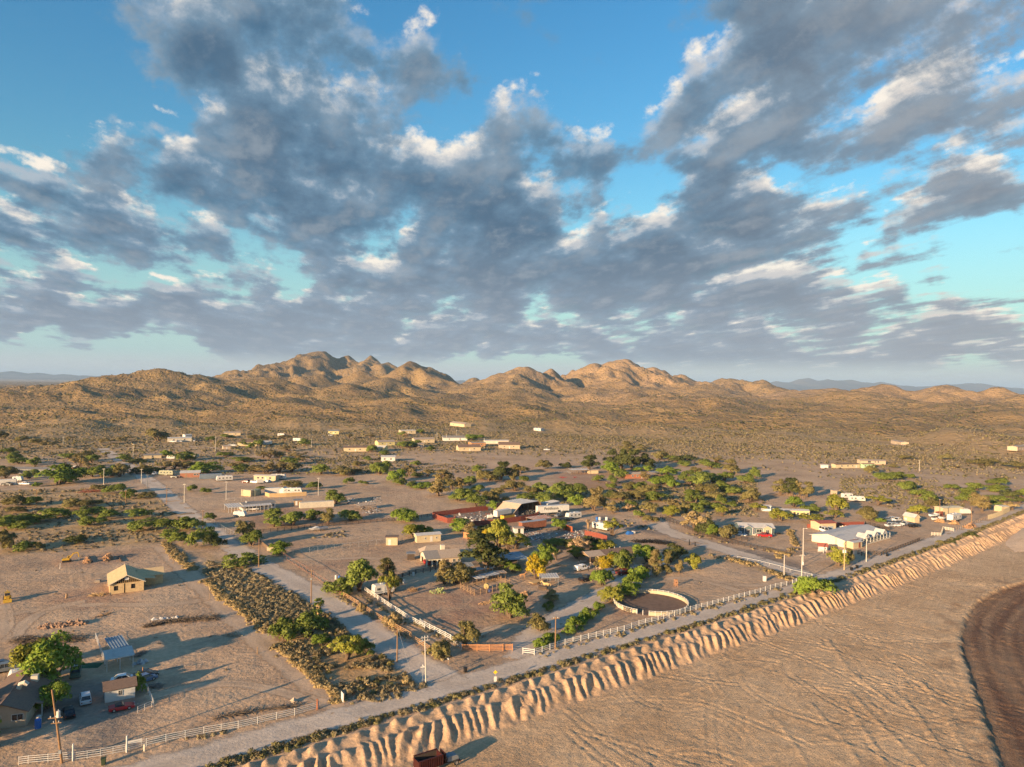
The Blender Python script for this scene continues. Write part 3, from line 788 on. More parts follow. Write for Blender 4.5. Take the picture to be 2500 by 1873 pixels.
for q in ([('C', 0, 1010), ('C', 420, 930), ('C', 900, 890), ('C', 1500, 905), ('C', 1900, 870), ('C', 2050, 830)], [('C', 100, 1224), ('C', 330, 990), ('C', 560, 900), ('C', 820, 870)], [('B', 1190, 1060), ('B', 800, 960), ('B', 300, 830), ('A', 1700, 900), ('A', 1400, 1000)], [('C', 40, 900), ('C', 60, 1080), ('A', 20, 420)], [('F', 930, 600), ('F', 1200, 680), ('F', 1500, 720), ('F', 1700, 690)], [('F', 700, 640), ('F', 1000, 640), ('F', 1400, 760)], [('E', 500, 1290), ('E', 700, 1150), ('E', 900, 1100), ('E', 1150, 1100)], [('G2', 100, 900), ('G2', 500, 900), ('G2', 1000, 900)], [('D', 700, 440), ('D', 1100, 470), ('D', 1500, 430), ('D', 1900, 480)]):
 road('track', pxl(*q), 3.4, M_TRACK, 0.018, 1.5)
# ------------------------------------------------------------------ foliage
def leaf_material(name, c1, c2, trans=0.32, soft=0.65):
 if name in MATS:
  return MATS[name]
 m, n, b = new_mat(name)
 nt = m.node_tree
 nt.nodes.remove(b)
 t = attr(n, 'tint')[2]
 rnd = n.n('ShaderNodeObjectInfo').outputs['Random']
 col = n.mix(t, c1, c2)
 col = n.mix(1.0, col, n.n_rgb(n.ramp(rnd, 0, 1, .82, 1.18, False)), 'MULTIPLY')
 vt = n.n('ShaderNodeVectorTransform', vector_type='NORMAL', convert_from='OBJECT', convert_to='WORLD')
 n.put(vt.inputs[0], attr(n, 'outward')[1])
 g = n.n('ShaderNodeNewGeometry')
 nn = n.vm('NORMALIZE', n.vm('ADD', n.vm('SCALE', g.outputs['Normal'], scale=1 - soft), n.vm('SCALE', n.vm('NORMALIZE', vt.outputs[0]), scale=soft)))
 d = n.n('ShaderNodeBsdfDiffuse'); n.put(d.inputs[0], col); n.put(d.inputs['Normal'], nn)
 tr = n.n('ShaderNodeBsdfTranslucent'); n.put(tr.inputs[0], col); n.put(tr.inputs['Normal'], nn)
 mx = n.n('ShaderNodeMixShader'); mx.inputs[0].default_value = trans
 n.put(mx.inputs[1], d.outputs[0]); n.put(mx.inputs[2], tr.outputs[0])
 o = [x for x in nt.nodes if x.type == 'OUTPUT_MATERIAL'][0]
 n.put(o.inputs[0], mx.outputs[0])
 MATS[name] = m
 return m
LEAF = {
 'g': leaf_material('leaf_bright_green', (0.180, 0.260, 0.040), (0.320, 0.410, 0.075)),
 'm': leaf_material('leaf_mesquite', (0.165, 0.215, 0.045), (0.310, 0.355, 0.088)),
 'o': leaf_material('leaf_olive', (0.215, 0.190, 0.072), (0.355, 0.305, 0.125)),
 't': leaf_material('leaf_tan_olive', (0.284, 0.224, 0.095), (0.436, 0.343, 0.152)),
 'y': leaf_material('leaf_yellow_bloom', (0.46, 0.35, 0.030), (0.62, 0.47, 0.050)),
 'v': leaf_material('leaf_yellow_green', (0.270, 0.285, 0.050), (0.430, 0.415, 0.080)),
 'd': leaf_material('leaf_dark_evergreen', (0.085, 0.105, 0.038), (0.185, 0.195, 0.065)),
 'b': leaf_material('leaf_dry_twigs', (0.475, 0.330, 0.191), (0.607, 0.436, 0.264)),
 'w': leaf_material('leaf_pale_creosote', (0.430, 0.320, 0.145), (0.600, 0.455, 0.225)),  # pale gold also carries the sunlight on the weed rows
 's': leaf_material('leaf_saltbush', (0.270, 0.220, 0.125), (0.450, 0.365, 0.210)),
 'k': leaf_material('leaf_grey_brush', (0.224, 0.178, 0.125), (0.317, 0.264, 0.185)),
}
M_BARK = plain_mat('bark', (0.16, 0.11, 0.075), 0.95, 0.15, 3.0, bumpd=0.03)
def tube_rings(path, radii, sides=5):
 """verts, faces of a tapered limb along a path"""
 v = []; f = []
 for i, (p, r) in enumerate(zip(path, radii)):
  p = np.array(p, float)
  d = np.array(path[min(i + 1, len(path) - 1)], float) - np.array(path[max(i - 1, 0)], float)
  d /= np.linalg.norm(d) + 1e-9
  a = np.cross(d, [0.31, 0.92, 0.2]); a /= np.linalg.norm(a) + 1e-9
  b = np.cross(d, a)
  for k in range(sides):
   t = 2 * np.pi * k / sides
   v.append(p + r * (np.cos(t) * a + np.sin(t) * b))
  if i:
   o = (i - 1) * sides
   for k in range(sides):
    f.append((o + k, o + (k + 1) % sides, o + sides + (k + 1) % sides, o + sides + k))
 return v, f
def join_parts(parts):
 V = []; Fc = []
 for v, f in parts:
  o = len(V)
  V.extend(v); Fc.extend([tuple(i + o for i in q) for q in f])
 return V, Fc
def leaf_cloud(centers, radii, n, size, r, droop=0.0, squash=0.8, shell=0.55):
 """triangles scattered round clump centres; returns verts, faces, outward, tint"""
 k = len(centers)
 wts = np.array(radii) ** 2; wts = wts / wts.sum()
 idx = r.choice(k, n, p=wts)
 dirs = r.normal(size=(n, 3)); dirs /= np.linalg.norm(dirs, axis=1)[:, None]
 dirs[:, 2] = np.where(dirs[:, 2] < -0.35, -dirs[:, 2], dirs[:, 2])
 rad = (shell + (1 - shell) * r.random(n)) * np.array(radii)[idx] * (0.85 + 0.3 * r.random(n))
 c = np.array(centers)[idx]
 pos = c + dirs * rad[:, None] * np.array([1, 1, squash])
 pos[:, 2] -= droop * rad * r.random(n)
 u = r.normal(size=(n, 3)); u /= np.linalg.norm(u, axis=1)[:, None]
 u = u * 0.75 + dirs * 0.35; u[:, 2] -= droop * 0.9
 w = np.cross(u, r.normal(size=(n, 3))); w /= np.linalg.norm(w, axis=1)[:, None] + 1e-9
 u /= np.linalg.norm(u, axis=1)[:, None]
 s = size * (0.6 + 0.8 * r.random(n))[:, None]
 v = np.stack([pos - u * s * 0.55 + w * s * 0.38, pos - u * s * 0.35 - w * s * 0.42, pos + u * s * 0.8], 1).reshape(-1, 3)
 f = np.arange(n * 3).reshape(-1, 3)
 cc = np.array(centers).mean(0); cc[2] *= 0.55
 out = dirs * 0.75 + (pos - cc) / (np.linalg.norm(pos - cc, axis=1)[:, None] + 1e-6) * 0.55
 out = np.repeat(out, 3, 0)
 tint = np.repeat(np.clip(0.45 + 0.28 * r.normal(size=n) + 0.25 * (r.random(k)[idx] - 0.5), 0, 1), 3)
 v[:, 2] = np.maximum(v[:, 2], 0.01)
 return v, f, out, tint
def crown_mesh(seed, kind):
 """unit crown: about 1 in radius, total height about 1.3 to 1.9 for trees; returns crown mesh and trunk mesh"""
 r = np.random.default_rng(seed)
 cs, rs = [], []
 def blob(k, zc, ax, az, lo, rmin, rmax):
  """clumps spread over an uneven egg of half-width ax, half-height az about height zc"""
  lob = r.uniform(0, 6.28, 3)
  for i in range(k):
   while True:
    d = r.normal(size=3); d /= np.linalg.norm(d)
    if d[2] > lo:
     break
   th = np.arctan2(d[1], d[0])
   g = 0.84 + 0.16 * np.sin(2 * th + lob[0]) + 0.12 * np.sin(3 * th + lob[1]) + r.uniform(-.12, .12)
   q = g * (1 if i % 4 else .55)
   cs.append((d[0] * ax * q, d[1] * ax * q, max(.12, zc + d[2] * az * q))); rs.append(r.uniform(rmin, rmax))
 if kind == 'dome':            # broad desert tree, foliage nearly to the ground
  blob(26, .62, .68, .52, -.75, .20, .36)
  n, size, droop = 3000, 0.090, 0.25
 elif kind == 'tall':          # upright billowing evergreen
  blob(20, .72, .62, .50, -.8, .22, .34); blob(10, 1.40, .40, .34, -.3, .20, .30)
  n, size, droop = 3200, 0.094, 0.45
 elif kind == 'airy':          # thin feathery crown, what is behind shows through
  blob(22, .85, .74, .50, -.55, .16, .28)
  n, size, droop = 1900, 0.088, 0.35
 elif kind == 'weep':
  blob(20, .78, .64, .42, -.2, .22, .32)
  n, size, droop = 2600, 0.115, 1.6
 else:                         # 'bush': low dome to the ground
  blob(22, .34, .72, .42, -.6, .20, .34)
  n, size, droop = 2200, 0.092, 0.1
 v, f, out, tint = leaf_cloud(cs, rs, n, size, r, droop)
 parts = []
 nb = 3 if kind != 'tall' else 2
 for i in range(nb):
  a = r.uniform(0, 2 * np.pi); q0 = 0.06
  for c in [cs[j] for j in r.choice(len(cs), 3, replace=False)]:
   mid = (c[0] * 0.35 + 0.08 * np.cos(a), c[1] * 0.35 + 0.08 * np.sin(a), c[2] * 0.48)
   parts.append(tube_rings([(q0 * np.cos(a), q0 * np.sin(a), -0.08), mid, c], [0.055, 0.035, 0.012]))
 tv, tf = join_parts(parts)
 return (v, f, out, tint), (np.array(tv), tf)
CROWNS = {}
for kind in ('dome', 'tall', 'airy', 'weep', 'bush'):
 CROWNS[kind] = []
 for i in range({'dome': 5, 'tall': 4, 'airy': 3, 'weep': 1, 'bush': 5}[kind]):
  (v, f, out, tint), (tv, tf) = crown_mesh(100 + i * 7 + len(kind) * 31, kind)
  oc = mesh_np('crown', v, f, LEAF['m'], attrs={'outward': out, 'tint': tint}); ot = mesh_np('trunk', tv, tf, M_BARK)
  cm, tm = oc.data, ot.data
  bpy.data.objects.remove(oc); bpy.data.objects.remove(ot)
  CROWNS[kind].append((cm, tm))
SPEC = {'g': ('dome', 'g'), 'm': ('dome', 'm'), 'o': ('dome', 'o'), 't': ('airy', 't'), 'T': ('tall', 't'), 'y': ('dome', 'y'), 'v': ('dome', 'v'), 'V': ('airy', 'v'), 'd': ('tall', 'd'), 'e': ('tall', 'o'), 'E': ('tall', 'm'), 'b': ('airy', 'b'), 'B': ('airy', 'w'),
  'w': ('weep', 'g'), 'G': ('bush', 'g'), 'M': ('bush', 'm'), 'O': ('bush', 'o'), 'W': ('bush', 'w'), 'D': ('bush', 'd'), 'Y': ('bush', 'v')}
_tn = [0]
def metres(p, px):
 """size in metres of px photograph pixels at place p"""
 return px * p.y / FPX
def tree(name, label, cat, tile, x, y, hw, ht, sp, group=None, split=True):
 kind, lf = SPEC[sp]
 sc = TILES[tile][2]
 p = at(tile, x, y - hw * 0.10)
 rad = metres(p, hw / sc) * (1.30 if p.y < 190 else 1.48)
 unit_h = {'dome': 1.22, 'tall': 1.92, 'airy': 1.55, 'weep': 1.35, 'bush': 0.95}[kind]
 height = max(0.7, metres(p, ht / sc) * 1.16 - rad * 0.08)
 _tn[0] += 1
 cm, tm = CROWNS[kind][_tn[0] % len(CROWNS[kind])]
 rot = (_tn[0] * 2.399) % 6.283
 if split:
  root = link(bpy.data.objects.new(name, None))
  root.location = p; root.rotation_euler = (0, 0, rot); root.scale = (rad, rad, height / unit_h)
  c = link(bpy.data.objects.new('crown', cm), root); t = link(bpy.data.objects.new('trunk', tm), root)
 else:
  root = c = link(bpy.data.objects.new(name, cm))
  root.location = p; root.rotation_euler = (0, 0, rot); root.scale = (rad, rad, height / unit_h)
 c.material_slots[0].link = 'OBJECT'; c.material_slots[0].material = LEAF[lf]
 tag(root, label, cat, group)
 KEEP.append((p.x, p.y, rad * 0.8))
 return root
KEEP = []      # places already taken, kept clear of scattered scrub
# ------------------------------------------------------------------ trees and large bushes one by one
ORD = 'leftmost second third fourth fifth sixth seventh eighth ninth tenth eleventh twelfth thirteenth fourteenth fifteenth sixteenth seventeenth eighteenth nineteenth twentieth'.split()
def ordinal(k, n):
 """place of the k-th of n, counted from the nearer end"""
 if n == 1: return ''
 if k == 0: return ', leftmost'
 if k == n - 1: return ', rightmost'
 if k < (n + 1) // 2: return ', ' + ORD[k] + ' from left'
 return ', ' + ORD[n - 1 - k] + ' from right'
def trees(name, cat, label, group, tile, rows, split=True):
 """a clump or row of alike trees: told apart by their place from left to right"""
 rows = sorted(rows)
 for k, r in enumerate(rows):
  tree(name, label + ordinal(k, len(rows)), cat, tile, *r, group=group, split=split)
def one(name, cat, label, tile, x, y, hw, ht, sp, split=True):
 tree(name, label, cat, tile, x, y, hw, ht, sp, None, split)
# foreground, left
one('mesquite_tree', 'tree', 'largest bright green mesquite tree, between brown-roofed house and gravel yard', 'A', 470, 900, 235, 390, 'g')
one('palo_verde_tree', 'tree', 'yellowish green palo verde tree just behind the largest bright green mesquite', 'A', 320, 740, 165, 260, 'v')
one('mesquite_tree', 'tree', 'small green mesquite tree beside the wooden transformer pole', 'A', 470, 1105, 140, 205, 'g')
one('bush', 'bush', 'dense round green bush at the right end of the white shed', 'A', 1337, 945, 56, 160, 'G', False)
one('mesquite_bush', 'bush', 'olive green bush in the scrub lot, left of its darker twin', 'B', 750, 450, 135, 190, 'M')
one('mesquite_bush', 'bush', 'dark green bush in the scrub lot below the palm', 'B', 995, 410, 150, 200, 'm')
one('palo_verde_bush', 'bush', 'small light green bush in the scrub lot below the dark green bush', 'B', 1105, 505, 75, 110, 'g')
one('palo_verde_bush', 'bush', 'large bright yellow-green bush at the road end of the scrub lot', 'B', 1345, 645, 170, 250, 'V')
one('mesquite_bush', 'bush', 'low green bush half hidden behind the bright yellow-green one', 'B', 1530, 580, 100, 110, 'M', False)
one('broom_bush', 'bush', 'pale yellow broom-like bush between the wooden fence and the white fence', 'B', 1800, 315, 88, 115, 'W')
one('broom_bush', 'bush', 'small yellowish bush leaning on the wooden rail fence near the palm', 'B', 1500, 170, 40, 80, 'W', False)
# along the cross road
one('tamarisk_tree', 'tree', 'greyish olive tree at the corner of the chain-link fence by the road', 'D', 375, 265, 72, 165, 'o')
one('mesquite_tree', 'tree', 'rounded green tree below the greyish olive one at the road', 'D', 452, 330, 88, 140, 'm')
one('mesquite_tree', 'tree', 'light green tree at the gate of the chain-link fenced dirt lot', 'D', 738, 422, 85, 132, 'g')
one('mesquite_bush', 'bush', 'low wide green bush at the road beside a wooden pole', 'D', 365, 525, 155, 110, 'M', False)
trees('mesquite_tree', 'tree', 'small orchard-like mesquite tree in the yard of the white porch house', 'trees in the yard of the white porch house', 'D',
  [(660, 78, 75, 95, 'm'), (660, 150, 75, 100, 'm'), (845, 140, 98, 135, 'm'), (1060, 80, 72, 95, 'm'), (1400, 90, 88, 105, 'm')])
one('tamarisk_tree', 'tree', 'tall drooping olive tree beside the boat', 'D', 1190, 120, 68, 145, 'e')
one('mesquite_tree', 'tree', 'solid green bush-like tree at the end of the dark rail fence', 'D', 1930, 100, 105, 115, 'g')
one('palo_verde_tree', 'tree', 'yellow-green bush behind the long cream storage building', 'D', 2010, 250, 100, 125, 'v')
one('mesquite_bush', 'bush', 'green bush touching the back of the long cream storage building', 'D', 2125, 235, 65, 80, 'M')
one('mesquite_bush', 'bush', 'dark green bush at the head of the wooden rail fence', 'D', 1290, 800, 112, 150, 'M')
one('mesquite_tree', 'tree', 'large green tree between wooden fence head and camper trailer', 'D', 1500, 775, 150, 265, 'm')
one('tamarisk_tree', 'tree', 'olive tree with twin heads behind the camper trailer', 'D', 1755, 640, 95, 185, 'e')
one('eucalyptus_tree', 'tree', 'pale slender eucalyptus with white trunk beside the camper trailer', 'D', 1775, 865, 72, 280, 'V')
one('tamarisk_tree', 'tree', 'olive tree to the right of the pale slender eucalyptus', 'D', 1825, 760, 62, 160, 'o')
# ranch in the middle
one('evergreen_tree', 'tree', 'huge dark evergreen tree beside the tan-roofed house with carport', 'E', 720, 560, 210, 350, 'd')
one('palo_verde_tree', 'tree', 'tall yellow-green palo verde behind the huge dark evergreen', 'E', 870, 350, 115, 230, 'v')
one('palo_verde_tree', 'tree', 'bright yellow palo verde head left of the tall yellow-green one', 'E', 745, 260, 46, 90, 'y')
one('palo_verde_tree', 'tree', 'yellow-olive tree right of the huge dark evergreen at the junk yard edge', 'E', 1020, 370, 120, 150, 'V')
one('tamarisk_tree', 'tree', 'tan feathery tree peeping out right of the huge dark evergreen', 'E', 950, 365, 60, 100, 't')
one('mesquite_tree', 'tree', 'green tree at the corner of the red panel fence', 'E', 480, 195, 88, 125, 'g')
one('tamarisk_tree', 'tree', 'olive-tan tree right of the green tree at the red panel fence', 'E', 590, 220, 68, 105, 'T')
one('mesquite_bush', 'bush', 'dark green bush in the shade of the red panel fence', 'E', 715, 200, 72, 75, 'D', False)
one('mesquite_tree', 'tree', 'small light green tree in front of the blue-roofed carport', 'E', 1000, 590, 66, 98, 'g')
one('palo_verde_tree', 'tree', 'brilliant yellow flowering palo verde beside the metal shade roof', 'E', 1215, 655, 96, 205, 'y')
one('mesquite_tree', 'tree', 'tall bright green tree just behind the brilliant yellow palo verde', 'E', 1300, 560, 98, 240, 'g')
one('dry_tree', 'tree', 'dry pinkish brown tree right of the tall bright green tree', 'E', 1420, 470, 58, 130, 'b')
one('mesquite_tree', 'tree', 'green tree behind the dry pinkish brown tree', 'E', 1410, 345, 90, 85, 'm')
one('dry_tree', 'tree', 'tall fan of bare pale branches behind the tan-roofed mobile house', 'E', 1640, 420, 95, 175, 'b')
one('mesquite_tree', 'tree', 'dark green tree right of the fan of bare pale branches', 'E', 1745, 345, 105, 105, 'D')
one('palo_verde_tree', 'tree', 'yellow-blooming tree against the back of the tan-roofed mobile house', 'E', 1865, 400, 98, 120, 'v')
one('palo_verde_tree', 'tree', 'small yellow-green tree in front of the bare pale branches', 'E', 1610, 460, 72, 105, 'v')
one('mesquite_tree', 'tree', 'green tree at the left of the bare pale branches', 'E', 1530, 350, 70, 100, 'D')
one('tamarisk_tree', 'tree', 'pale olive tamarisk left of the animal pen', 'E', 335, 700, 85, 215, 'T')
one('tamarisk_tree', 'tree', 'dark olive spreading tree between pale tamarisk and animal pen', 'E', 440, 700, 120, 175, 'o')
one('tamarisk_tree', 'tree', 'small dark olive tree at the corner of the animal pen', 'E', 560, 650, 62, 115, 'o')
one('mesquite_tree', 'tree', 'big rounded green bush alone in the middle of the bare paddock', 'E', 960, 1040, 192, 255, 'm')
one('tamarisk_bush', 'bush', 'pale tan bush right of the big rounded green bush', 'E', 1365, 880, 78, 120, 'T')
one('mesquite_bush', 'bush', 'small green bush below the pale tan bush', 'E', 1335, 955, 56, 78, 'M')
one('creosote_bush', 'bush', 'grey olive bush on the gravel drive near the gate', 'E', 1265, 1155, 95, 150, 'O')
one('tamarisk_tree', 'tree', 'olive green tree at the corner where white fence meets orange gate', 'E', 540, 1295, 130, 225, 'e')
one('broom_bush', 'bush', 'olive broom-like bush at the lower end of the wooden rail fence', 'E', 290, 1405, 112, 150, 'O')
one('mesquite_tree', 'tree', 'weeping bright green tree beside the black pickup', 'E', 1855, 715, 95, 140, 'w')
one('palo_verde_tree', 'tree', 'yellow tree in front of the tan-roofed mobile house', 'E', 1900, 565, 72, 130, 'y')
one('mesquite_tree', 'tree', 'green tree in front of the tan-roofed mobile house', 'E', 2015, 560, 112, 175, 'm')
one('tamarisk_bush', 'bush', 'slim grey-green bush at the porch post of the tan-roofed house', 'E', 1800, 540, 30, 95, 'e')
trees('oleander_bush', 'bush', 'dense green oleander in the hedge along the gravel drive', 'hedge along the gravel drive', 'E',
  [(2060, 810, 108, 130, 'G'), (2145, 730, 90, 120, 'G'), (1835, 955, 62, 85, 'G'), (1725, 1040, 82, 110, 'G'), (1650, 1090, 70, 90, 'G'), (1590, 1140, 88, 100, 'G'), (1525, 1180, 60, 75, 'G'), (1380, 1250, 84, 85, 'G'), (1270, 1310, 84, 90, 'G'), (2212, 650, 80, 110, 'G')], False)
one('palo_verde_tree', 'tree', 'yellowish bush in the hedge next to the round pen', 'E', 1940, 875, 98, 130, 'v')
one('mesquite_tree', 'tree', 'round green tree beside the rust-red shed in the junk yard', 'E', 1430, 175, 60, 100, 'g')
one('palo_verde_tree', 'tree', 'yellow tree on a dark trunk in front of the tilted white trailer', 'E', 1955, 240, 85, 165, 'V')
trees('mesquite_tree', 'tree', 'green or olive tree in the cluster behind the round pen driveway', 'trees behind the round pen', 'F',
  [(470, 645, 62, 115, 'g'), (500, 490, 112, 170, 'g'), (790, 460, 92, 145, 'D'), (740, 490, 55, 95, 'o')])
trees('tamarisk_tree', 'tree', 'slender drooping olive-brown tree in the row beyond the driveway', 'slender trees in the row beyond the driveway', 'F',
  [(590, 570, 60, 205, 'T'), (600, 625, 50, 130, 'e'), (700, 605, 48, 140, 'e'), (825, 595, 45, 120, 'T')])
one('palo_verde_tree', 'tree', 'round yellow-green tree alone at the edge of the sunlit paddock', 'F', 960, 558, 70, 135, 'v')
one('mesquite_bush', 'bush', 'large bright green bush at the bank where the two dirt roads meet', 'F', 2130, 815, 165, 200, 'G')
one('dry_tree', 'tree', 'wide pale tan tree left of the blue-grey house', 'F', 985, 205, 112, 195, 'B')
one('mesquite_tree', 'tree', 'dark green tree between pale tan tree and blue-grey house', 'F', 1095, 232, 90, 140, 'D')
one('mesquite_tree', 'tree', 'light green tree in front of the dark one by the blue-grey house', 'F', 1148, 245, 66, 105, 'g')
one('tamarisk_bush', 'bush', 'grey olive bush at the left front of the blue-grey house', 'F', 1290, 265, 82, 125, 'o')
one('creosote_bush', 'bush', 'rounded olive bush at the end of the dark rail fence in the thicket', 'F', 570, 105, 66, 70, 'O')
one('palo_verde_tree', 'tree', 'yellow-olive tree at the left end of the yellow mobile home', 'F', 1800, 95, 85, 110, 'v')
one('palo_verde_tree', 'tree', 'yellow-green bush behind the low red fence', 'F', 2110, 118, 112, 95, 'V')
# right-hand holdings
trees('mesquite_tree', 'tree', 'tree close behind the yellow mobile home', 'trees behind the yellow mobile home', 'G5', [(1055, 335, 100, 130, 'g'), (1240, 395, 112, 110, 'M')])
trees('palo_verde_tree', 'tree', 'yellow-olive tree on open ground between yellow mobile home and boat yard', 'yellow-olive trees on open ground right', 'G5', [(1620, 390, 122, 205, 'v'), (1590, 475, 100, 105, 'V'), (2050, 500, 100, 140, 'o')])
trees('tamarisk_tree', 'tree', 'tall olive tamarisk in the clump behind the pole corral', 'tall tamarisk clump behind the pole corral', 'G5', [(850, 165, 92, 200, 'e'), (1000, 175, 112, 230, 'd'), (1110, 180, 80, 200, 'T'), (1230, 195, 92, 210, 'e')])
trees('palo_verde_tree', 'tree', 'yellowish tree on the dump ground left of the small white shed', 'yellowish trees on the dump ground', 'G5', [(550, 385, 90, 110, 'V'), (470, 245, 80, 155, 'o'), (70, 440, 62, 120, 'V')])
trees('mesquite_tree', 'tree', 'round green bush on the wash bank left of the pole corral', 'green bushes on the wash bank', 'G5', [(230, 155, 90, 100, 'm'), (70, 115, 80, 110, 'm'), (60, 295, 62, 120, 'm')])
one('mesquite_tree', 'tree', 'green-yellow tree behind the tan pole with white transformers', 'G5', 1640, 1125, 118, 200, 'v')
one('tamarisk_tree', 'tree', 'brownish olive tree right of the tan pole with white transformers', 'G5', 1785, 1105, 62, 215, 'e')
trees('palo_verde_tree', 'tree', 'yellowish tree beside the yard of wrecked cars', 'yellowish trees by the yard of wrecked cars', 'G6', [(470, 665, 105, 120, 'V'), (340, 845, 98, 145, 'o'), (940, 775, 95, 120, 'v'), (1110, 695, 82, 100, 'o')])
one('mesquite_bush', 'bush', 'small green bush at the left of the wrecked cars', 'G6', 490, 865, 56, 60, 'G', False)
trees('mesquite_tree', 'tree', 'green mesquite in the diagonal line above the yard of wrecked cars', 'diagonal line of mesquites', 'G6', [(1080, 645, 92, 120, 'm'), (960, 565, 100, 100, 'm'), (800, 485, 82, 100, 'm'), (850, 470, 60, 80, 'm')])
trees('mesquite_bush', 'bush', 'green mesquite bush in the pair of clumps below the mint green house', 'clumps below the mint green house', 'G6', [(520, 350, 90, 80, 'm'), (580, 365, 100, 85, 'm'), (680, 335, 95, 75, 'm'), (850, 345, 52, 65, 'm')], False)
one('mesquite_bush', 'bush', 'round olive bush at the foot of the mint green house', 'G6', 370, 285, 70, 90, 'o', False)
trees('mesquite_tree', 'tree', 'mesquite in the thicket at the right end of the dirt road', 'thicket at the right end of the dirt road', 'G6',
  [(1510, 625, 92, 110, 'm'), (1540, 535, 80, 90, 'm'), (1625, 485, 82, 100, 'm'), (1350, 475, 70, 65, 'm'), (1900, 505, 112, 90, 'm'), (1885, 425, 92, 90, 'm'), (1930, 625, 90, 85, 'm'), (2050, 565, 82, 90, 'D'), (1780, 625, 62, 75, 'm'), (2180, 565, 62, 100, 'm'), (2150, 640, 70, 90, 'D'), (1880, 680, 60, 70, 'm')])
trees('tamarisk_tree', 'tree', 'tan-olive tree between the cream shed and the mesquite thicket', 'tan-olive trees at the right', 'G6', [(1715, 745, 92, 200, 'T'), (1620, 650, 72, 140, 'T'), (2065, 725, 82, 100, 'B')])
trees('creosote_bush', 'bush', 'green bush alone in the open scrub at the upper right', 'bushes in the open scrub at the upper right', 'G6', [(1250, 112, 70, 65, 'O'), (1690, 175, 110, 75, 'O'), (1820, 165, 80, 70, 'O'), (2080, 215, 110, 85, 'O'), (640, 215, 52, 50, 'O'), (800, 110, 80, 55, 'O')], False)
trees('creosote_bush', 'bush', 'dark bush at the roadside on top of the ribbed bank', 'dark bushes along the top of the bank', 'G6', [(1570, 1045, 72, 60, 'D'), (1660, 1005, 40, 35, 'D'), (1420, 1095, 42, 40, 'D'), (1340, 1125, 40, 40, 'D'), (1250, 1120, 60, 40, 'O')], False)
# beyond the junk yard
trees('evergreen_tree', 'tree', 'tall dark evergreen in the grove behind the brick house', 'evergreen grove behind the brick house', 'G4', [(640, 425, 82, 200, 'd'), (740, 430, 92, 210, 'd'), (860, 440, 100, 225, 'd'), (1010, 430, 92, 165, 'd'), (800, 240, 80, 110, 'e'), (940, 245, 60, 85, 'e')])
one('evergreen_tree', 'tree', 'single broad dark evergreen behind the open horse barn', 'G4', 400, 435, 98, 160, 'd')
trees('mesquite_tree', 'tree', 'green tree in the yard round the brick house', 'trees round the brick house', 'G4',
  [(620, 485, 80, 120, 'g'), (490, 558, 56, 72, 'm'), (640, 585, 46, 85, 'm'), (635, 640, 50, 60, 'm'), (715, 525, 82, 90, 'm'), (910, 455, 50, 55, 'g'), (1030, 455, 52, 65, 'g'), (990, 545, 62, 90, 'T'), (1230, 505, 112, 100, 'g'), (1200, 595, 102, 100, 'g'), (1100, 595, 62, 70, 'g'), (1300, 635, 62, 90, 'g'), (1240, 450, 50, 50, 'g')])
trees('mesquite_bush', 'bush', 'green bush in the clipped row below the brick house', 'row of bushes below the brick house', 'G4', [(815, 655, 62, 80, 'o'), (895, 655, 62, 80, 'm'), (960, 640, 52, 85, 'm')])
trees('mesquite_tree', 'tree', 'mesquite in the dense thicket behind the big workshop', 'thicket behind the big workshop', 'G4',
  [(60, 725, 100, 130, 'm'), (200, 725, 112, 130, 'm'), (130, 765, 90, 100, 'm'), (290, 705, 72, 110, 'm'), (255, 815, 82, 110, 'g'), (660, 745, 92, 90, 'D'), (725, 765, 82, 85, 'o')])
trees('tamarisk_tree', 'tree', 'tall tan-olive tamarisk right of the white lettered trailer', 'tan tamarisks right of the lettered trailer', 'G4', [(450, 885, 112, 260, 'T'), (545, 865, 62, 135, 'e'), (640, 905, 62, 125, 'T')])
trees('mesquite_tree', 'tree', 'mesquite in the wash thicket above the dark rail fence', 'wash thicket above the dark rail fence', 'G4',
  [(850, 725, 70, 70, 'o'), (830, 865, 52, 100, 'm'), (930, 745, 72, 75, 'o'), (1000, 725, 86, 110, 'o'), (1130, 775, 112, 100, 'm'), (1100, 660, 70, 60, 'o'), (1030, 895, 82, 110, 'o'), (930, 945, 56, 75, 'm'), (1280, 945, 86, 110, 'v'), (1280, 845, 76, 90, 't'), (1420, 895, 66, 100, 'o'), (1540, 895, 82, 100, 'm'), (1640, 845, 72, 75, 'm'), (1530, 795, 92, 110, 'm'), (1500, 715, 72, 70, 'm'), (820, 880, 50, 80, 'b')])
trees('mesquite_tree', 'tree', 'rounded mesquite on the sandy wash flat beyond the thicket', 'mesquites on the sandy wash flat', 'G4',
  [(1460, 505, 62, 65, 'm'), (1540, 475, 62, 65, 'o'), (1480, 595, 92, 100, 'm'), (1600, 605, 102, 150, 'm'), (1720, 575, 82, 90, 'm'), (1700, 425, 92, 90, 'm'), (1640, 385, 72, 60, 'o'), (1920, 475, 92, 150, 'e'), (1670, 705, 92, 120, 'o'), (1830, 655, 72, 90, 'm'), (1940, 695, 82, 80, 'm'), (1780, 775, 92, 100, 'o'), (1750, 855, 56, 65, 'm'), (1860, 555, 82, 100, 'm'), (2080, 575, 82, 90, 'm'), (2130, 785, 82, 130, 'o'), (1940, 835, 52, 55, 'm'), (1830, 925, 56, 100, 'V'), (2180, 525, 62, 100, 'm'), (1420, 395, 70, 60, 'm'), (1440, 335, 100, 60, 'D'), (1330, 350, 70, 60, 'D'), (1160, 325, 70, 90, 'o'), (1270, 325, 60, 50, 'm'), (1760, 355, 80, 60, 't')])
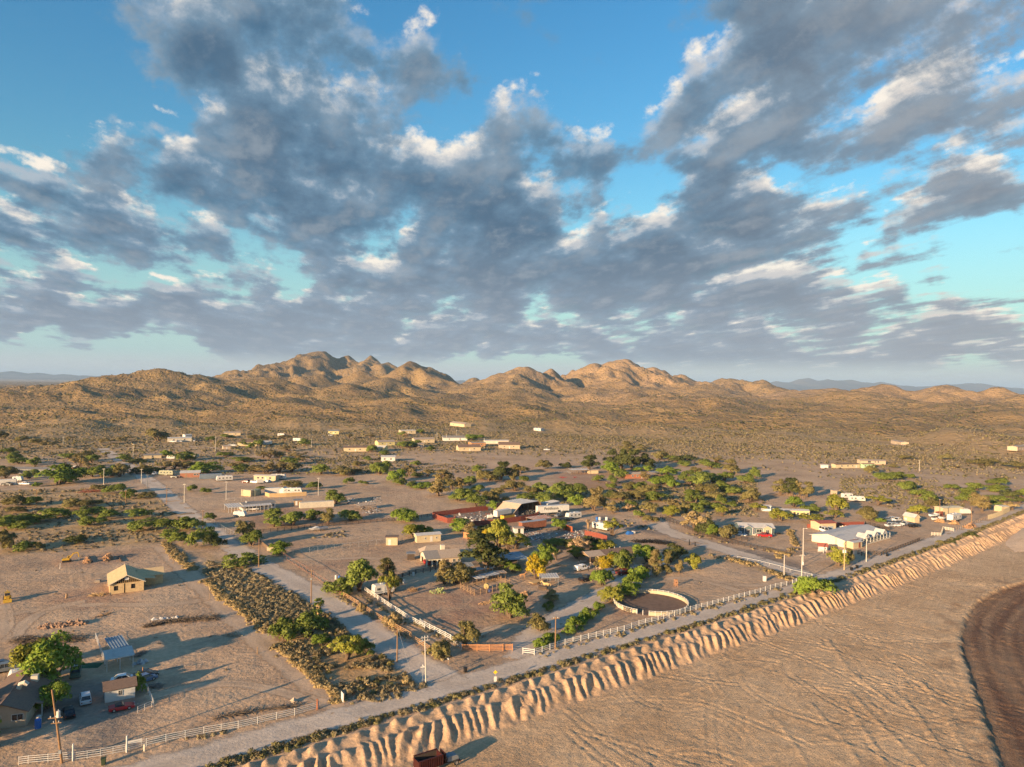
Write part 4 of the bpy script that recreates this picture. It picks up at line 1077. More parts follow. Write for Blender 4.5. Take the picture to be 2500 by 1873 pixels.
trees('mesquite_tree', 'tree', 'mesquite along the dirt lot left of the big workshop', 'mesquites left of the big workshop', 'G3',
  [(120, 485, 82, 120, 'm'), (290, 565, 82, 120, 'g'), (340, 595, 62, 70, 'm'), (430, 505, 82, 110, 't'), (465, 625, 52, 60, 'm'), (580, 645, 82, 72, 'g'), (640, 505, 72, 80, 't'), (540, 515, 60, 60, 'D'), (760, 725, 112, 185, 'T'), (800, 585, 102, 150, 'T'), (985, 645, 66, 125, 'T'), (890, 645, 62, 110, 'o'), (1090, 605, 62, 90, 'm'), (1180, 675, 62, 78, 'm'), (1190, 455, 62, 68, 'm'), (1060, 785, 112, 155, 'm'), (1150, 835, 92, 135, 'm'), (960, 770, 80, 90, 'm'), (1320, 805, 82, 145, 'o'), (1390, 720, 70, 80, 'o')])
one('mesquite_tree', 'tree', 'green tree at the rear left corner of the big workshop', 'G3', 1350, 875, 60, 100, 'g')
one('tamarisk_tree', 'tree', 'tallest dark olive tree standing in the scrub above the workshop', 'G3', 1440, 555, 112, 210, 'd')
trees('mesquite_tree', 'tree', 'dark olive tree at the foot of the tallest one in the scrub', 'dark olive trees above the workshop', 'G3', [(1300, 555, 92, 110, 'o'), (1230, 545, 62, 100, 'o'), (1560, 545, 62, 100, 'o'), (1630, 475, 82, 90, 'o'), (1680, 555, 52, 55, 'm'), (1580, 665, 92, 110, 'o'), (1470, 645, 52, 45, 'o')])
trees('mesquite_tree', 'tree', 'mesquite close behind the roof of the big workshop', 'thicket behind the big workshop', 'G3', [(1760, 705, 62, 90, 'o'), (1720, 775, 112, 90, 'm'), (1870, 695, 92, 110, 'm'), (1900, 795, 92, 120, 'm'), (1480, 790, 52, 60, 'o')])
trees('mesquite_bush', 'bush', 'round bush on the bare rise left of the horse barn', 'bushes left of the horse barn', 'G3', [(1900, 435, 76, 92, 'o'), (2110, 415, 62, 66, 'D')], False)
one('mesquite_bush', 'bush', 'dense round green bush at the left end of the red panel fence', 'G3', 390, 1000, 115, 125, 'G')
# left-hand holdings
one('mesquite_tree', 'tree', 'huge round green tree beside the white pickup and box trailer', 'G1', 640, 605, 180, 200, 'g')
one('mesquite_tree', 'tree', 'dark green tree at the right flank of the huge round green one', 'G1', 765, 570, 95, 150, 'm')
trees('mesquite_tree', 'tree', 'green tree in the tall hedge line left of the cross road', 'tall hedge line left of the cross road', 'G1', [(900, 515, 62, 90, 'm'), (1000, 515, 72, 110, 'm'), (1100, 520, 72, 120, 'm'), (1200, 510, 62, 110, 'm'), (1300, 510, 72, 135, 'o'), (1345, 490, 50, 110, 't')])
trees('tamarisk_tree', 'tree', 'tan-olive tree behind the hedge line left of the cross road', 'tan-olive trees behind the hedge line', 'G1', [(860, 415, 82, 125, 't'), (920, 345, 92, 95, 'o'), (995, 360, 62, 95, 'm'), (980, 425, 62, 70, 't'), (1290, 440, 60, 80, 't')])
trees('mesquite_tree', 'tree', 'green tree round the long dark-roofed house at the left edge', 'trees round the long dark-roofed house', 'G1', [(740, 318, 82, 68, 'm'), (150, 345, 62, 90, 'm'), (215, 375, 82, 70, 'm'), (370, 385, 62, 80, 'm'), (90, 250, 62, 55, 'm'), (60, 525, 72, 110, 'o'), (20, 470, 60, 80, 'm'), (310, 530, 72, 90, 'm'), (140, 480, 60, 60, 'o')])
one('bush', 'bush', 'little round bush right of the white pickup at the left edge', 'G1', 400, 615, 36, 50, 'G', False)
trees('mesquite_bush', 'bush', 'green bush by the pile of red pipe panels', 'bushes by the red pipe panels', 'G1', [(1080, 665, 82, 70, 'o'), (1230, 695, 92, 100, 'm'), (1400, 745, 72, 100, 'm'), (1580, 745, 82, 65, 'o'), (1500, 955, 112, 105, 'm')], False)
trees('mesquite_bush', 'bush', 'green mesquite bush in the scrub left of the cross road', 'mesquite bushes in the scrub left of the cross road', 'G1',
  [(150, 838, 100, 120, 'o'), (340, 825, 82, 100, 'm'), (170, 895, 82, 65, 'o'), (790, 855, 102, 100, 'o'), (980, 845, 102, 90, 'o'), (900, 965, 82, 120, 'm'), (1060, 945, 92, 110, 'm'), (1180, 965, 92, 90, 'm'), (1000, 1045, 112, 100, 'm'), (600, 950, 122, 100, 'm'), (450, 1010, 112, 90, 'm'), (300, 1015, 112, 100, 'm'), (150, 1045, 122, 120, 'm'), (40, 1085, 92, 140, 'm'), (225, 1085, 92, 90, 'm'), (1560, 1085, 150, 110, 'm'), (1850, 1090, 112, 125, 'm'), (2050, 1100, 122, 140, 'm')], False)
trees('mesquite_bush', 'bush', 'green bush at the corner of the building lot beside the cross road', 'bushes at the corner of the building lot', 'C', [(1640, 275, 82, 105, 'm'), (1740, 320, 82, 105, 'm'), (1945, 340, 112, 170, 'm'), (2085, 350, 82, 120, 'D')], False)
trees('mesquite_bush', 'bush', 'dark bush in the brush line above the excavator', 'bushes in the brush line above the excavator', 'C', [(715, 310, 88, 88, 'D'), (40, 385, 82, 180, 'o'), (240, 375, 82, 90, 'M'), (360, 365, 50, 70, 'O')], False)
one('tamarisk_tree', 'tree', 'big rounded olive tree left of the long white sheds on the far lot', 'G1', 1705, 128, 98, 125, 'o')
one('mesquite_tree', 'tree', 'clipped green dome tree beside the camper van on the far lot', 'G1', 1800, 285, 56, 62, 'G')
trees('mesquite_tree', 'tree', 'green tree in the wash beside the camper van on the far lot', 'trees in the wash by the camper van', 'G1', [(1980, 340, 112, 92, 'm'), (1340, 345, 62, 70, 'm'), (1150, 275, 32, 40, 'o'), (1500, 360, 82, 45, 'D'), (1420, 360, 60, 40, 'D')])
trees('mesquite_tree', 'tree', 'tree in the wash thicket above the white-roofed shack', 'wash thicket above the white-roofed shack', 'G1', [(2150, 480, 92, 105, 'g'), (1650, 475, 92, 80, 'D'), (1760, 440, 80, 90, 't'), (1880, 430, 90, 100, 't'), (1480, 480, 60, 70, 'D'), (2010, 420, 80, 80, 'o'), (1560, 460, 70, 70, 'o')])
trees('mesquite_bush', 'bush', 'olive bush in the desert left of the cross road end', 'bushes at the far end of the cross road', 'G1', [(230, 128, 52, 55, 'o'), (520, 205, 82, 90, 't'), (385, 155, 62, 65, 'o'), (270, 215, 62, 45, 't'), (1150, 155, 62, 65, 't'), (1290, 145, 62, 65, 't'), (20, 110, 60, 90, 'o'), (780, 105, 50, 40, 't'), (1380, 110, 50, 45, 't')], False)
trees('mesquite_tree', 'tree', 'olive tree in the wash above the white porch house', 'olive trees in the middle wash', 'G2',
  [(230, 480, 132, 105, 'g'), (540, 430, 92, 80, 't'), (620, 455, 80, 80, 'm'), (440, 295, 72, 55, 'm'), (640, 355, 102, 66, 'm'), (850, 310, 52, 66, 't'), (915, 315, 72, 98, 't'), (1030, 305, 52, 55, 'o'), (1290, 345, 72, 70, 't'), (1210, 315, 72, 70, 't'), (1140, 380, 82, 80, 'm'), (1020, 470, 112, 120, 't'), (890, 485, 120, 100, 't'), (1160, 460, 92, 98, 'o'), (1470, 485, 92, 98, 'm'), (1700, 495, 102, 90, 'o'), (1890, 395, 62, 55, 'o'), (2110, 485, 82, 130, 'm'), (2180, 440, 60, 90, 'm'), (1830, 480, 70, 60, 'o'), (760, 460, 70, 70, 'o')])
trees('mesquite_bush', 'bush', 'round green bush on the bare lot right of the white porch house', 'bushes on the bare lot', 'G2', [(1775, 585, 52, 66, 'm'), (1940, 595, 42, 45, 'm'), (1410, 645, 72, 72, 'm'), (240, 695, 46, 66, 'm'), (80, 665, 46, 66, 'm'), (1160, 625, 112, 70, 'o'), (840, 645, 52, 34, 'm')], False)
one('mesquite_tree', 'tree', 'green tree at the right end of the long beige container', 'G2', 1630, 805, 95, 120, 'm')
one('mesquite_tree', 'tree', 'green tree just behind the one at the beige container', 'G2', 1590, 725, 52, 78, 'm')
one('mesquite_bush', 'bush', 'small round bush by the cross road fence at the white porch house', 'G2', 280, 985, 50, 76, 'm', False)
trees('mesquite_tree', 'tree', 'tree round the far cream houses at the foot of the hills', 'trees round the far cream houses', 'G2', [(290, 125, 42, 55, 'm'), (640, 175, 52, 60, 'm'), (720, 205, 42, 70, 'm'), (810, 175, 42, 68, 'm'), (1090, 118, 62, 66, 't'), (1120, 235, 72, 66, 't'), (1300, 175, 62, 66, 'm'), (740, 110, 50, 50, 'o'), (850, 110, 50, 45, 'o'), (2020, 245, 46, 78, 'm'), (1980, 335, 42, 45, 'm'), (2160, 275, 32, 36, 'm'), (470, 95, 60, 45, 'm'), (1780, 95, 30, 60, 't'), (2010, 85, 40, 40, 't')])
trees('mesquite_tree', 'tree', 'green tree between the far houses in the middle', 'trees between the far houses in the middle', 'G3', [(1105, 118, 52, 68, 'g'), (1170, 95, 60, 40, 'g'), (420, 200, 62, 72, 'm'), (360, 190, 52, 68, 'm'), (490, 190, 60, 70, 'm'), (670, 230, 40, 50, 'm'), (30, 240, 45, 70, 'm'), (165, 275, 42, 48, 'm'), (510, 385, 46, 50, 'm'), (360, 60, 40, 45, 'm'), (560, 40, 40, 50, 'm'), (405, 75, 30, 45, 'b')])
trees('mesquite_tree', 'tree', 'added unseen mesquite tree that shades the lower left yard', 'trees added out of view to shade the yard', 'A', [(-330, 1560, 230, 400, 'm'), (-620, 1500, 240, 400, 'm'), (-480, 1300, 250, 380, 'm')])  # unseen trees, added for the shade they cast across the lower left yard
# palms
def palm(name, label, tile, x, y, ht, dead=False, group=None):
 sc = TILES[tile][2]
 p = at(tile, x, y)
 H = metres(p, ht / sc)
 r = np.random.default_rng(int(x))
 root = link(bpy.data.objects.new(name, None)); root.location = p
 tag(root, label, 'palm', group)
 tv, tf = tube_rings([(0, 0, -0.1), (0.05, 0.03, H * .4), (0, 0, H * .78)], [.32, .26, .24], 8)
 mesh_np('trunk', tv, tf, M_BARK, root)
 sk = []
 for i in range(420):             # skirt of dead fronds hanging round the trunk
  a = r.uniform(0, 6.283); z = H * r.uniform(.28, .76); q = 0.30 + 0.34 * ((z / H - .28) / .5) * r.uniform(.6, 1.2)
  c = np.array([q * np.cos(a), q * np.sin(a), z]); dn = np.array([.25 * np.cos(a), .25 * np.sin(a), -1.0]) * H * .10
  sd = np.array([-np.sin(a), np.cos(a), 0]) * 0.09
  sk.append((c + sd, c - sd, c + dn))
 v = np.array(sk).reshape(-1, 3)
 out = v.copy(); out[:, 2] = 0.02
 mesh_np('skirt', v, np.arange(len(v)).reshape(-1, 3), LEAF['b'], root, attrs={'outward': out, 'tint': np.repeat(r.random(len(sk)), 3)})
 fr = []
 nf_ = 46 if not dead else 16
 for i in range(nf_):
  a = r.uniform(0, 6.283); e = r.uniform(-.55, 1.2)
  L = H * r.uniform(.20, .29)
  d0 = np.array([np.cos(a) * np.cos(e), np.sin(a) * np.cos(e), np.sin(e)])
  b0 = np.array([0, 0, H * .80])
  mid = b0 + d0 * L * .62
  for j in range(9):           # fan of narrow leaflets
   aa = (j - 4) * 0.22
   sd = np.array([-np.sin(a), np.cos(a), 0])
   tip = mid + (d0 * np.cos(aa) + sd * np.sin(aa)) * L * .5 - np.array([0, 0, L * .16])
   fr.append((b0 + d0 * L * .25 + sd * .01, mid + sd * np.sin(aa) * L * .12 + np.array([0, 0, .05]), tip))
 v = np.array(fr).reshape(-1, 3)
 out = v - np.array([0, 0, H * .7])
 mesh_np('crown', v, np.arange(len(v)).reshape(-1, 3), LEAF['b' if dead else 'm'], root, attrs={'outward': out, 'tint': np.repeat(r.random(len(fr)), 3)})
palm('fan_palm', 'fan palm with shaggy brown skirt standing in the scrub lot by the road', 'B', 1088, 240, 200)
palm('fan_palm', 'dead orange-brown palm trunk in the yard behind the junk heap', 'E', 1722, 185, 115, True)
# prickly pear
p = at('E', 285, 785)
root = link(bpy.data.objects.new('prickly_pear', None)); root.location = p
tag(root, 'prickly pear cactus clump beside the pale tamarisk and animal pen', 'cactus')
r = np.random.default_rng(5)
mp_pad = plain_mat('cactus_pad', (0.20, 0.25, 0.10), 0.7, 0.2, 3.0, col2=(0.33, 0.33, 0.15))
pv = []; pf = []
for i in range(16):
 ang = np.linspace(0, 2 * np.pi, 9)[:-1]
 pv.append(np.stack([np.sin(ang) * .17, np.zeros(8), .22 + np.cos(ang) * .22], -1))
base = pv[0]
bv = np.concatenate([base + [0, .03, 0], base - [0, .03, 0]])
bf_ = [tuple(range(8)), tuple(range(15, 7, -1))] + [(i, i + 8, (i + 1) % 8 + 8, (i + 1) % 8) for i in range(8)]
me = bpy.data.meshes.new('pad'); me.from_pydata([tuple(x) for x in bv], [], bf_); me.materials.append(mp_pad)
for i in range(44):
 o = link(bpy.data.objects.new('pad', me), root)
 a = r.uniform(0, 6.28); q = abs(r.normal(0, .75))
 o.location = (q * np.cos(a) * 1.5, q * np.sin(a) * 1.2, r.uniform(0, 1.25) * max(.1, 1 - q / 2.2)); o.rotation_euler = (r.uniform(-.6, .6), r.uniform(-.7, .7), r.uniform(0, 6.28)); s = r.uniform(1.1, 1.8); o.scale = (s, s, s)
# ------------------------------------------------------------------ small mesh builder: collects boxes, prisms and tubes into ONE mesh
class MB:
 def __init__(s):
  s.v = []; s.f = []
 def add(s, v, f):
  o = len(s.v)
  s.v.extend([tuple(map(float, p)) for p in v]); s.f.extend([tuple(i + o for i in q) for q in f])
  return s
 def box(s, x0, x1, y0, y1, z0, z1):
  return s.add([(x0, y0, z0), (x1, y0, z0), (x1, y1, z0), (x0, y1, z0), (x0, y0, z1), (x1, y0, z1), (x1, y1, z1), (x0, y1, z1)],
      [(0, 3, 2, 1), (4, 5, 6, 7), (0, 1, 5, 4), (1, 2, 6, 5), (2, 3, 7, 6), (3, 0, 4, 7)])
 def bar(s, a, b, w, h=None, up=(0, 0, 1)):
  """square bar from a to b"""
  a, b = Vector(a), Vector(b); d = (b - a).normalized()
  u = Vector(up)
  if abs(d.dot(u)) > .95: u = Vector((1, 0, 0))
  x = d.cross(u).normalized(); y = x.cross(d).normalized()
  h = h or w
  q = [x * (sx * w / 2) + y * (sy * h / 2) for sx, sy in ((-1, -1), (1, -1), (1, 1), (-1, 1))]
  return s.add([a + k for k in q] + [b + k for k in q], [(0, 3, 2, 1), (4, 5, 6, 7), (0, 1, 5, 4), (1, 2, 6, 5), (2, 3, 7, 6), (3, 0, 4, 7)])
 def tube(s, path, radii, sides=8, cap=True):
  v, f = tube_rings([tuple(p) for p in path], radii if hasattr(radii, '__len__') else [radii] * len(path), sides)
  if cap:
   n = len(v)
   f = f + [tuple(range(sides))[::-1], tuple(range(n - sides, n))]
  return s.add(v, f)
 def prism(s, prof, y0, y1, axis='y'):
  """profile of (x, z) pushed along y"""
  n = len(prof)
  v = [(p[0], y0, p[1]) for p in prof] + [(p[0], y1, p[1]) for p in prof]
  f = [tuple(range(n)), tuple(range(2 * n - 1, n - 1, -1))] + [(i, i + n, (i + 1) % n + n, (i + 1) % n) for i in range(n)]
  return s.add(v, f)
 def quad(s, a, b, c, d):
  return s.add([a, b, c, d], [(0, 1, 2, 3)])
 def slab(s, pts, t):
  """flat plate of 3-D corner points with thickness t downwards"""
  n = len(pts)
  v = [Vector(p) for p in pts] + [Vector(p) - Vector((0, 0, t)) for p in pts]
  f = [tuple(range(n)), tuple(range(2 * n - 1, n - 1, -1))] + [(i, i + n, (i + 1) % n + n, (i + 1) % n) for i in range(n)]
  return s.add(v, f)
 def mesh(s, name, mat, bevel=0):
  me = bpy.data.meshes.new(name)
  bm = bmesh.new()
  vs = [bm.verts.new(p) for p in s.v]
  for q in s.f:
   try: bm.faces.new([vs[i] for i in q])
   except ValueError: pass
  bmesh.ops.recalc_face_normals(bm, faces=bm.faces)
  if bevel:
   bmesh.ops.bevel(bm, geom=[e for e in bm.edges if len(e.link_faces) == 2 and e.calc_face_angle(0) > .6], offset=bevel, segments=2, affect='EDGES', profile=.6)
  bm.to_mesh(me); bm.free()
  if mat: me.materials.append(mat)
  return me
 def build(s, name, mat, parent=None, bevel=0, loc=None):
  o = link(bpy.data.objects.new(name, s.mesh(name, mat, bevel)), parent)
  if loc is not None: o.location = loc
  return o
def box(name, mat, parent, *a, bevel=0):
 return MB().box(*a).build(name, mat, parent, bevel)
def empty(name, p, rz=0.0, label=None, cat=None, group=None):
 o = link(bpy.data.objects.new(name, None))
 o.location = p; o.rotation_euler = (0, 0, rz)
 return tag(o, label, cat, group)
def face_px(tile, a, b):
 """heading of the line from tile pixel a to tile pixel b, on the ground"""
 A, B = at(tile, *a), at(tile, *b)
 return math.atan2(B.y - A.y, B.x - A.x), (B - A).length, A, B
# ------------------------------------------------------------------ materials of made things
WHITE = plain_mat('white_paint', (0.62, 0.60, 0.56), 0.55, 0.06, 1.2)
OFFWHITE = plain_mat('cream_paint', (0.62, 0.56, 0.45), 0.7, 0.07, 1.0)
CREAM = plain_mat('cream_siding', (0.52, 0.43, 0.28), 0.75, 0.07, 1.0)
YELLOW = plain_mat('yellow_siding', (0.62, 0.54, 0.26), 0.75, 0.07, 1.0)
MINT = plain_mat('mint_siding', (0.42, 0.62, 0.38), 0.75, 0.07, 1.0)
TANSTUC = plain_mat('tan_stucco', (0.50, 0.39, 0.28), 0.9, 0.08, 1.0)
BRICKRED = plain_mat('red_brick', (0.34, 0.13, 0.075), 0.9, 0.12, 2.0)
GLASS = plain_mat('dark_glass', (0.03, 0.035, 0.04), 0.12, 0.05, 1.0, spec=0.6)
DARK = plain_mat('dark_interior', (0.03, 0.028, 0.026), 0.9, 0.1, 1.0)  # near black, inside shade of openings put into the colour
RUBBER = plain_mat('tyre_rubber', (0.025, 0.025, 0.025), 0.85, 0.1, 2.0)
CHROME = plain_mat('bright_metal', (0.60, 0.60, 0.60), 0.35, 0.05, 2.0, metal=0.8)
WOOD = plain_mat('weathered_wood', (0.33, 0.215, 0.125), 0.9, 0.15, 3.0)
PINE = plain_mat('fresh_lumber', (0.58, 0.40, 0.20), 0.85, 0.10, 2.0)
OSB = plain_mat('sheathing_board', (0.60, 0.44, 0.24), 0.85, 0.10, 1.6)
DARKWOOD = plain_mat('dark_wood', (0.085, 0.062, 0.048), 0.9, 0.15, 3.0)
ORANGEWOOD = plain_mat('orange_wood', (0.50, 0.24, 0.11), 0.85, 0.12, 2.0)
POLEWOOD = plain_mat('pole_wood', (0.30, 0.175, 0.09), 0.9, 0.15, 2.0)
CONCRETE = plain_mat('pale_concrete', (0.55, 0.50, 0.43), 0.85, 0.08, 2.0)
GALV = plain_mat('galvanised_metal', (0.42, 0.43, 0.44), 0.5, 0.1, 0.8, metal=0.3)
BLUEMETAL = plain_mat('blue_grey_metal', (0.24, 0.30, 0.36), 0.5, 0.1, 0.8, metal=0.2)
RUST = plain_mat('rusty_metal', (0.30, 0.12, 0.07), 0.85, 0.2, 1.5)
REDPAINT = plain_mat('red_panel_paint', (0.25, 0.058, 0.038), 0.8, 0.2, 1.5, col2=(0.22, 0.09, 0.065))
SHINGLE_BROWN = plain_mat('brown_shingle', (0.20, 0.135, 0.10), 0.95, 0.12, 2.5, bumpd=0.02)
SHINGLE_TAN = plain_mat('tan_shingle', (0.40, 0.32, 0.25), 0.95, 0.12, 2.5, bumpd=0.02)
SHINGLE_GREY = plain_mat('grey_shingle', (0.24, 0.225, 0.21), 0.95, 0.12, 2.5, bumpd=0.02)
SHINGLE_RED = plain_mat('red_shingle', (0.36, 0.11, 0.08), 0.9, 0.12, 2.5)
WHITEROOF = plain_mat('white_roof', (0.53, 0.505, 0.47), 0.7, 0.08, 0.7)
GREYMETAL = plain_mat('grey_paint', (0.22, 0.23, 0.24), 0.6, 0.1, 1.0)
BLACK = plain_mat('black_paint', (0.02, 0.02, 0.022), 0.4, 0.1, 1.0)
BLUEP = plain_mat('blue_plastic', (0.03, 0.13, 0.42), 0.5, 0.08, 1.0)
TEAL = plain_mat('blue_grey_siding', (0.105, 0.15, 0.165), 0.8, 0.07, 1.0)
SAGE = plain_mat('sage_siding', (0.36, 0.36, 0.24), 0.8, 0.07, 1.0)
YMACH = plain_mat('machine_yellow', (0.60, 0.36, 0.04), 0.6, 0.12, 1.5)
GREENTARP = plain_mat('green_tarp', (0.015, 0.10, 0.045), 0.8, 0.1, 0.8)
PAINTS = {}
def paint(name, c):
 if name not in PAINTS:
  PAINTS[name] = plain_mat('car_paint_' + name, c, 0.3, 0.03, 1.0, spec=0.5)
 return PAINTS[name]
# ------------------------------------------------------------------ houses
def window(parent, x, y, z, w, h, axis, trim=None, out=1, name='window'):
 """a window on a wall: frame, pane; axis 'x' = wall runs along x (faces -y or +y by out), 'y' = wall runs along y"""
 t = trim or WHITE
 m = MB(); g = MB()
 e = 0.03 * out; fw = 0.09
 if axis == 'x':
  for (a, b, c, d) in ((x - w/2 - fw, x + w/2 + fw, z + h, z + h + fw), (x - w/2 - fw, x + w/2 + fw, z - fw, z), (x - w/2 - fw, x - w/2, z, z + h), (x + w/2, x + w/2 + fw, z, z + h), (x - .03, x + .03, z, z + h)):
   m.box(a, b, min(y, y + e * 2.2), max(y, y + e * 2.2), c, d)
  g.box(x - w/2, x + w/2, min(y, y + e), max(y, y + e), z, z + h)
 else:
  for (a, b, c, d) in ((y - w/2 - fw, y + w/2 + fw, z + h, z + h + fw), (y - w/2 - fw, y + w/2 + fw, z - fw, z), (y - w/2 - fw, y - w/2, z, z + h), (y + w/2, y + w/2 + fw, z, z + h), (y - .03, y + .03, z, z + h)):
   m.box(min(x, x + e * 2.2), max(x, x + e * 2.2), a, b, c, d)
  g.box(min(x, x + e), max(x, x + e), y - w/2, y + w/2, z, z + h)
 o = m.build(name, t, parent)
 g.build('pane', GLASS, o)
 return o
def door(parent, x, y, z, w, h, axis, mat, out=1):
 e = 0.05 * out
 if axis == 'x':
  o = box('door', mat, parent, x - w/2, x + w/2, min(y, y + e), max(y, y + e), z, z + h)
  box('handle', CHROME, o, x + w*.36, x + w*.42, min(y + e, y + e * 2), max(y + e, y + e * 2), z + h*.45, z + h*.49)
 else:
  o = box('door', mat, parent, min(x, x + e), max(x, x + e), y - w/2, y + w/2, z, z + h)
  box('handle', CHROME, o, min(x + e, x + e * 2), max(x + e, x + e * 2), y + w*.36, y + w*.42, z + h*.45, z + h*.49)
 return o
def gable(parent, L, Wd, hw, hr, wall, roof, over=0.45, x0=0.0, y0=0.0, thick=0.14, name_wall='wall', name_roof='roof', hip=0.0, z0=-0.15):
 """walls with gable ends and a pitched roof, ridge along x, centred on x0, y0"""
 l, w = L / 2, Wd / 2
 m = MB().prism([(-w, z0), (w, z0), (w, hw), (0, hw + hr * (1 if not hip else 0) + (0.001 if hip else 0)), (-w, hw)], -l, l)
 m.v = [(x0 + y, y0 + x, z) for (x, y, z) in m.v]
 wo = m.build(name_wall, wall, parent)
 k = hr / w
 ov = over
 e = hw - k * ov
 r = MB()
 top = hw + hr
 for sg in (-1, 1):
  a = (x0 - l - ov, y0 + sg * (w + ov), e); b = (x0 + l + ov, y0 + sg * (w + ov), e); c = (x0 + l + ov - hip, y0, top); d = (x0 - l - ov + hip, y0, top)
  n = Vector((0, sg * k, 1)).normalized() * thick
  q = [Vector(p) for p in (a, b, c, d)]
  v = [p + n for p in q] + [p + n * .05 for p in q]
  r.add(v, [(0, 1, 2, 3), (7, 6, 5, 4), (0, 4, 5, 1), (1, 5, 6, 2), (2, 6, 7, 3), (3, 7, 4, 0)])
  if hip:
   pass
 if hip:
  for sx in (-1, 1):
   a = Vector((x0 + sx * (l + ov), y0 - w - ov, e)); b = Vector((x0 + sx * (l + ov), y0 + w + ov, e)); c = Vector((x0 + sx * (l + ov - hip), y0, top))
   n = Vector((sx * .3, 0, 1)).normalized() * thick
   r.add([a + n, b + n, c + n, a, b, c], [(0, 1, 2), (5, 4, 3), (0, 3, 4, 1), (1, 4, 5, 2), (2, 5, 3, 0)])
 ro = r.build(name_roof, roof, parent)
 return wo, ro
def flat_roof(name, parent, mat, corners, t=0.12, ribs=0):
 """sheet-metal roof plate; ribs: standing seams along the first edge direction"""
 m = MB().slab(corners, t)
 if ribs:
  a, b, c, d = [Vector(p) for p in corners]
  for i in range(ribs + 1):
   u = i / ribs
   m.bar(a.lerp(b, u) + Vector((0, 0, .03)), d.lerp(c, u) + Vector((0, 0, .03)), .07, .06)
 return m.build(name, mat, parent)
def posts(parent, pts, h, mat, w=0.12, name='post'):
 for p in pts:
  hh = p[2] if len(p) > 2 else h
  box(name, mat, parent, p[0] - w/2, p[0] + w/2, p[1] - w/2, p[1] + w/2, -0.3, hh)
_sg = [0]
def siding(parent, x0, x1, y, z0, z1, mat, out, n=8, name='siding_board'):
 """lap boards along a wall, each its own piece"""
 h = (z1 - z0) / n
 me = MB().box(x0, x1, -0.012, 0.012, 0, h * .92).mesh(name, mat)
 for i in range(n):
  o = link(bpy.data.objects.new(name, me), parent)
  o.location = (0, y + out * .014, z0 + i * h)
# ------------------------------------------------------------------ vehicles
WHEEL = {}
def wheel_meshes(r, w):
 k = (round(r, 2), round(w, 2))
 if k not in WHEEL:
  t = MB().tube([(0, -w/2, 0), (0, -w*.42, 0), (0, w*.42, 0), (0, w/2, 0)], [r*.90, r, r, r*.90], 14).mesh('tyre', RUBBER)
  q = MB().tube([(0, -w*.52, 0), (0, w*.52, 0)], [r*.58, r*.58], 10).mesh('rim', CHROME)
  WHEEL[k] = (t, q)
 return WHEEL[k]
def wheels(parent, pts, r, w=0.22):
 t, q = wheel_meshes(r, w)
 for (x, y) in pts:
  o = link(bpy.data.objects.new('wheel', t), parent); o.location = (x, y, r)
  link(bpy.data.objects.new('rim', q), o)
def loft(sections, mat, name, parent, bevel=0):
 """body from cross-sections: list of (x, [(y, z)...]) with equal counts"""
 m = MB(); n = len(sections[0][1])
 v = []; f = []
 for x, pr in sections:
  v += [(x, y, z) for y, z in pr]
 for i in range(len(sections) - 1):
  o = i * n
  f += [(o + k, o + (k + 1) % n, o + n + (k + 1) % n, o + n + k) for k in range(n)]
 f += [tuple(range(n)), tuple(range(len(v) - 1, len(v) - n - 1, -1))]
 o = m.add(v, f).build(name, mat, parent)
 for p in o.data.polygons: p.use_smooth = False
 return o
def body_sec(x, w, z0, z1, sh=0.12):
 return (x, [(-w, z0), (-w * 1.0, z0 + (z1 - z0) * .55), (-w * (1 - sh * .6), z1), (w * (1 - sh * .6), z1), (w, z0 + (z1 - z0) * .55), (w, z0)])
